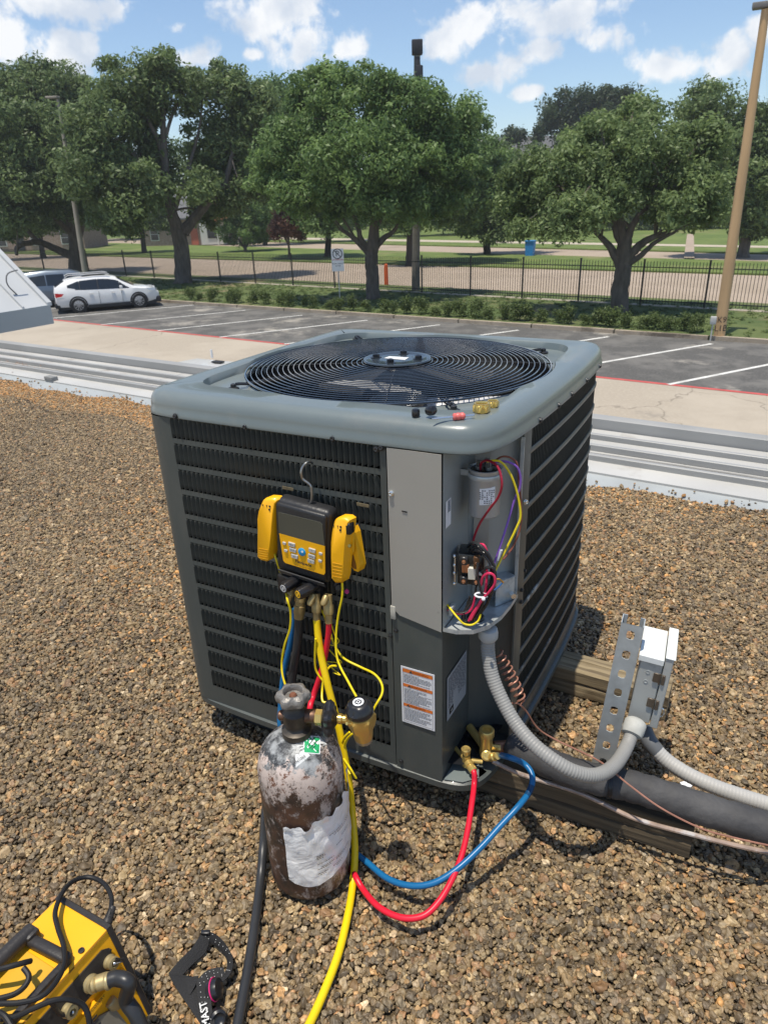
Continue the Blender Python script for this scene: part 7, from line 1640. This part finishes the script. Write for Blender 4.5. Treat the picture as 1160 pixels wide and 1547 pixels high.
# ------------------------------------------------------------------ head torch on its strap
hl = thing('head_torch', 'black head torch with white dotted strap lying folded on the gravel', 'head torch', gz(300,1480,.0))
m_strap = mat('black_elastic_strap', (.020,.020,.021), .8, var=.1, scale=200, bump=.3, bscale=400); m_dot = mat('white_strap_print', (.60,.60,.58), .6)
def ribbon(edgeA, edgeB, k=5):
    A_ = spline([gz(u,v,z) for u,v,z in edgeA], k); B_ = spline([gz(u,v,z) for u,v,z in edgeB], k); b = B(); n = len(A_)
    top = [A_, [(a+c)/2+np.array([0,0,.001]) for a,c in zip(A_,B_)], B_]; bot = [[p-np.array([0,0,.0022]) for p in r] for r in reversed(top)]
    b.grid(top+bot+[A_]); return b, A_, B_
b,_,_ = ribbon([(304,1410,.030),(290,1432,.026),(270,1452,.022),(255,1470,.018)], [(318,1413,.020),(311,1438,.012),(290,1458,.010),(268,1482,.010)]); b.build('strap', m_strap, hl)
b,_,_ = ribbon([(255,1472,.018),(268,1495,.022),(285,1520,.024),(304,1548,.022)], [(285,1474,.012),(298,1490,.018),(306,1510,.020),(318,1540,.018)]); b.build('strap', m_strap, hl)
b,_,_ = ribbon([(275,1478,.016),(283,1490,.020),(280,1500,.020)], [(300,1474,.018),(296,1487,.024),(288,1502,.024)]); b.build('strap', m_strap, hl)
b,A1,B1 = ribbon([(309,1409,.030),(322,1409,.032),(338,1422,.034),(349,1440,.034),(352,1458,.032),(346,1474,.028),(330,1488,.026)], [(310,1422,.014),(320,1425,.014),(332,1434,.016),(341,1446,.018),(343,1458,.018),(338,1470,.018),(322,1470,.018)]); b.build('dotted_strap', m_strap, hl)
b,A2,B2 = ribbon([(296,1478,.020),(298,1500,.028),(302,1520,.030),(306,1552,.028)], [(322,1476,.022),(320,1500,.030),(320,1520,.030),(326,1552,.026)]); b.build('dotted_strap', m_strap, hl)
b,A3,B3 = ribbon([(297,1482,.024),(310,1468,.028),(325,1462,.030),(338,1461,.030)], [(304,1494,.022),(316,1484,.024),(328,1480,.024),(340,1476,.022)]); b.build('dotted_strap', m_strap, hl)
b = B()
for (AA,BB) in ((A1,B1),(A2,B2),(A3,B3)):
    for i in range(1,len(AA)-1,2):
        for f in (.25,.5,.75):
            if random.random() < .62: p = AA[i]*(1-f)+BB[i]*f+np.array([0,0,.0022]); b.sphere(p, .0008, 6, 4)
o = b.build('strap_dots', m_dot, hl, fix=False); o['kind'] = 'stuff'
q0, q1 = gz(303,1518,.0335), gz(316,1545,.0335); tx = nrm(gz(308,1500,.033)-gz(315,1545,.033)); text_mesh('MAST', .0175, (gz(310,1532,.0335)), tx, nrm(np.cross((0,0,1), tx)), m_dot, hl, 'strap_lettering', bold=.02)
b = B(); b.rbox(gz(311,1409,.030), (_R[0],_R[1],0),(-_R[1],_R[0],0),(0,0,1), .009,.004,.004,.002,2); b.build('buckle', m_knob, hl)
lc = gz(323,1502,.024); b = B(); b.lathe(lc-np.array([.012,.0,.0]), (.8,.45,.35), [(.010,0),(.017,.003),(.018,.016),(.016,.022),(.010,.023)], 24); lb = b.build('lamp_body', m_knob, hl)
b = B(); rax = nrm([.8,.45,.35]); fx_, fy_, _ = frame(rax); b.tube([lc-np.array([.012,0,0])+rax*.012+(fx_*math.cos(a)+fy_*math.sin(a))*.0185 for a in np.linspace(0,2*PI,26,endpoint=False)], .0013, 6, closed=True); b.build('pink_ring', mat('pink_anodised_ring',(.60,.02,.15),.3), hl)
lc2 = gz(330,1538,.022); b = B(); b.lathe(lc2, (.6,-.4,.5), [(.008,-.012),(.014,-.010),(.0145,.004),(.011,.007),(.0085,.004),(.003,.002)], 24); b.build('lamp_button', m_knob, hl)
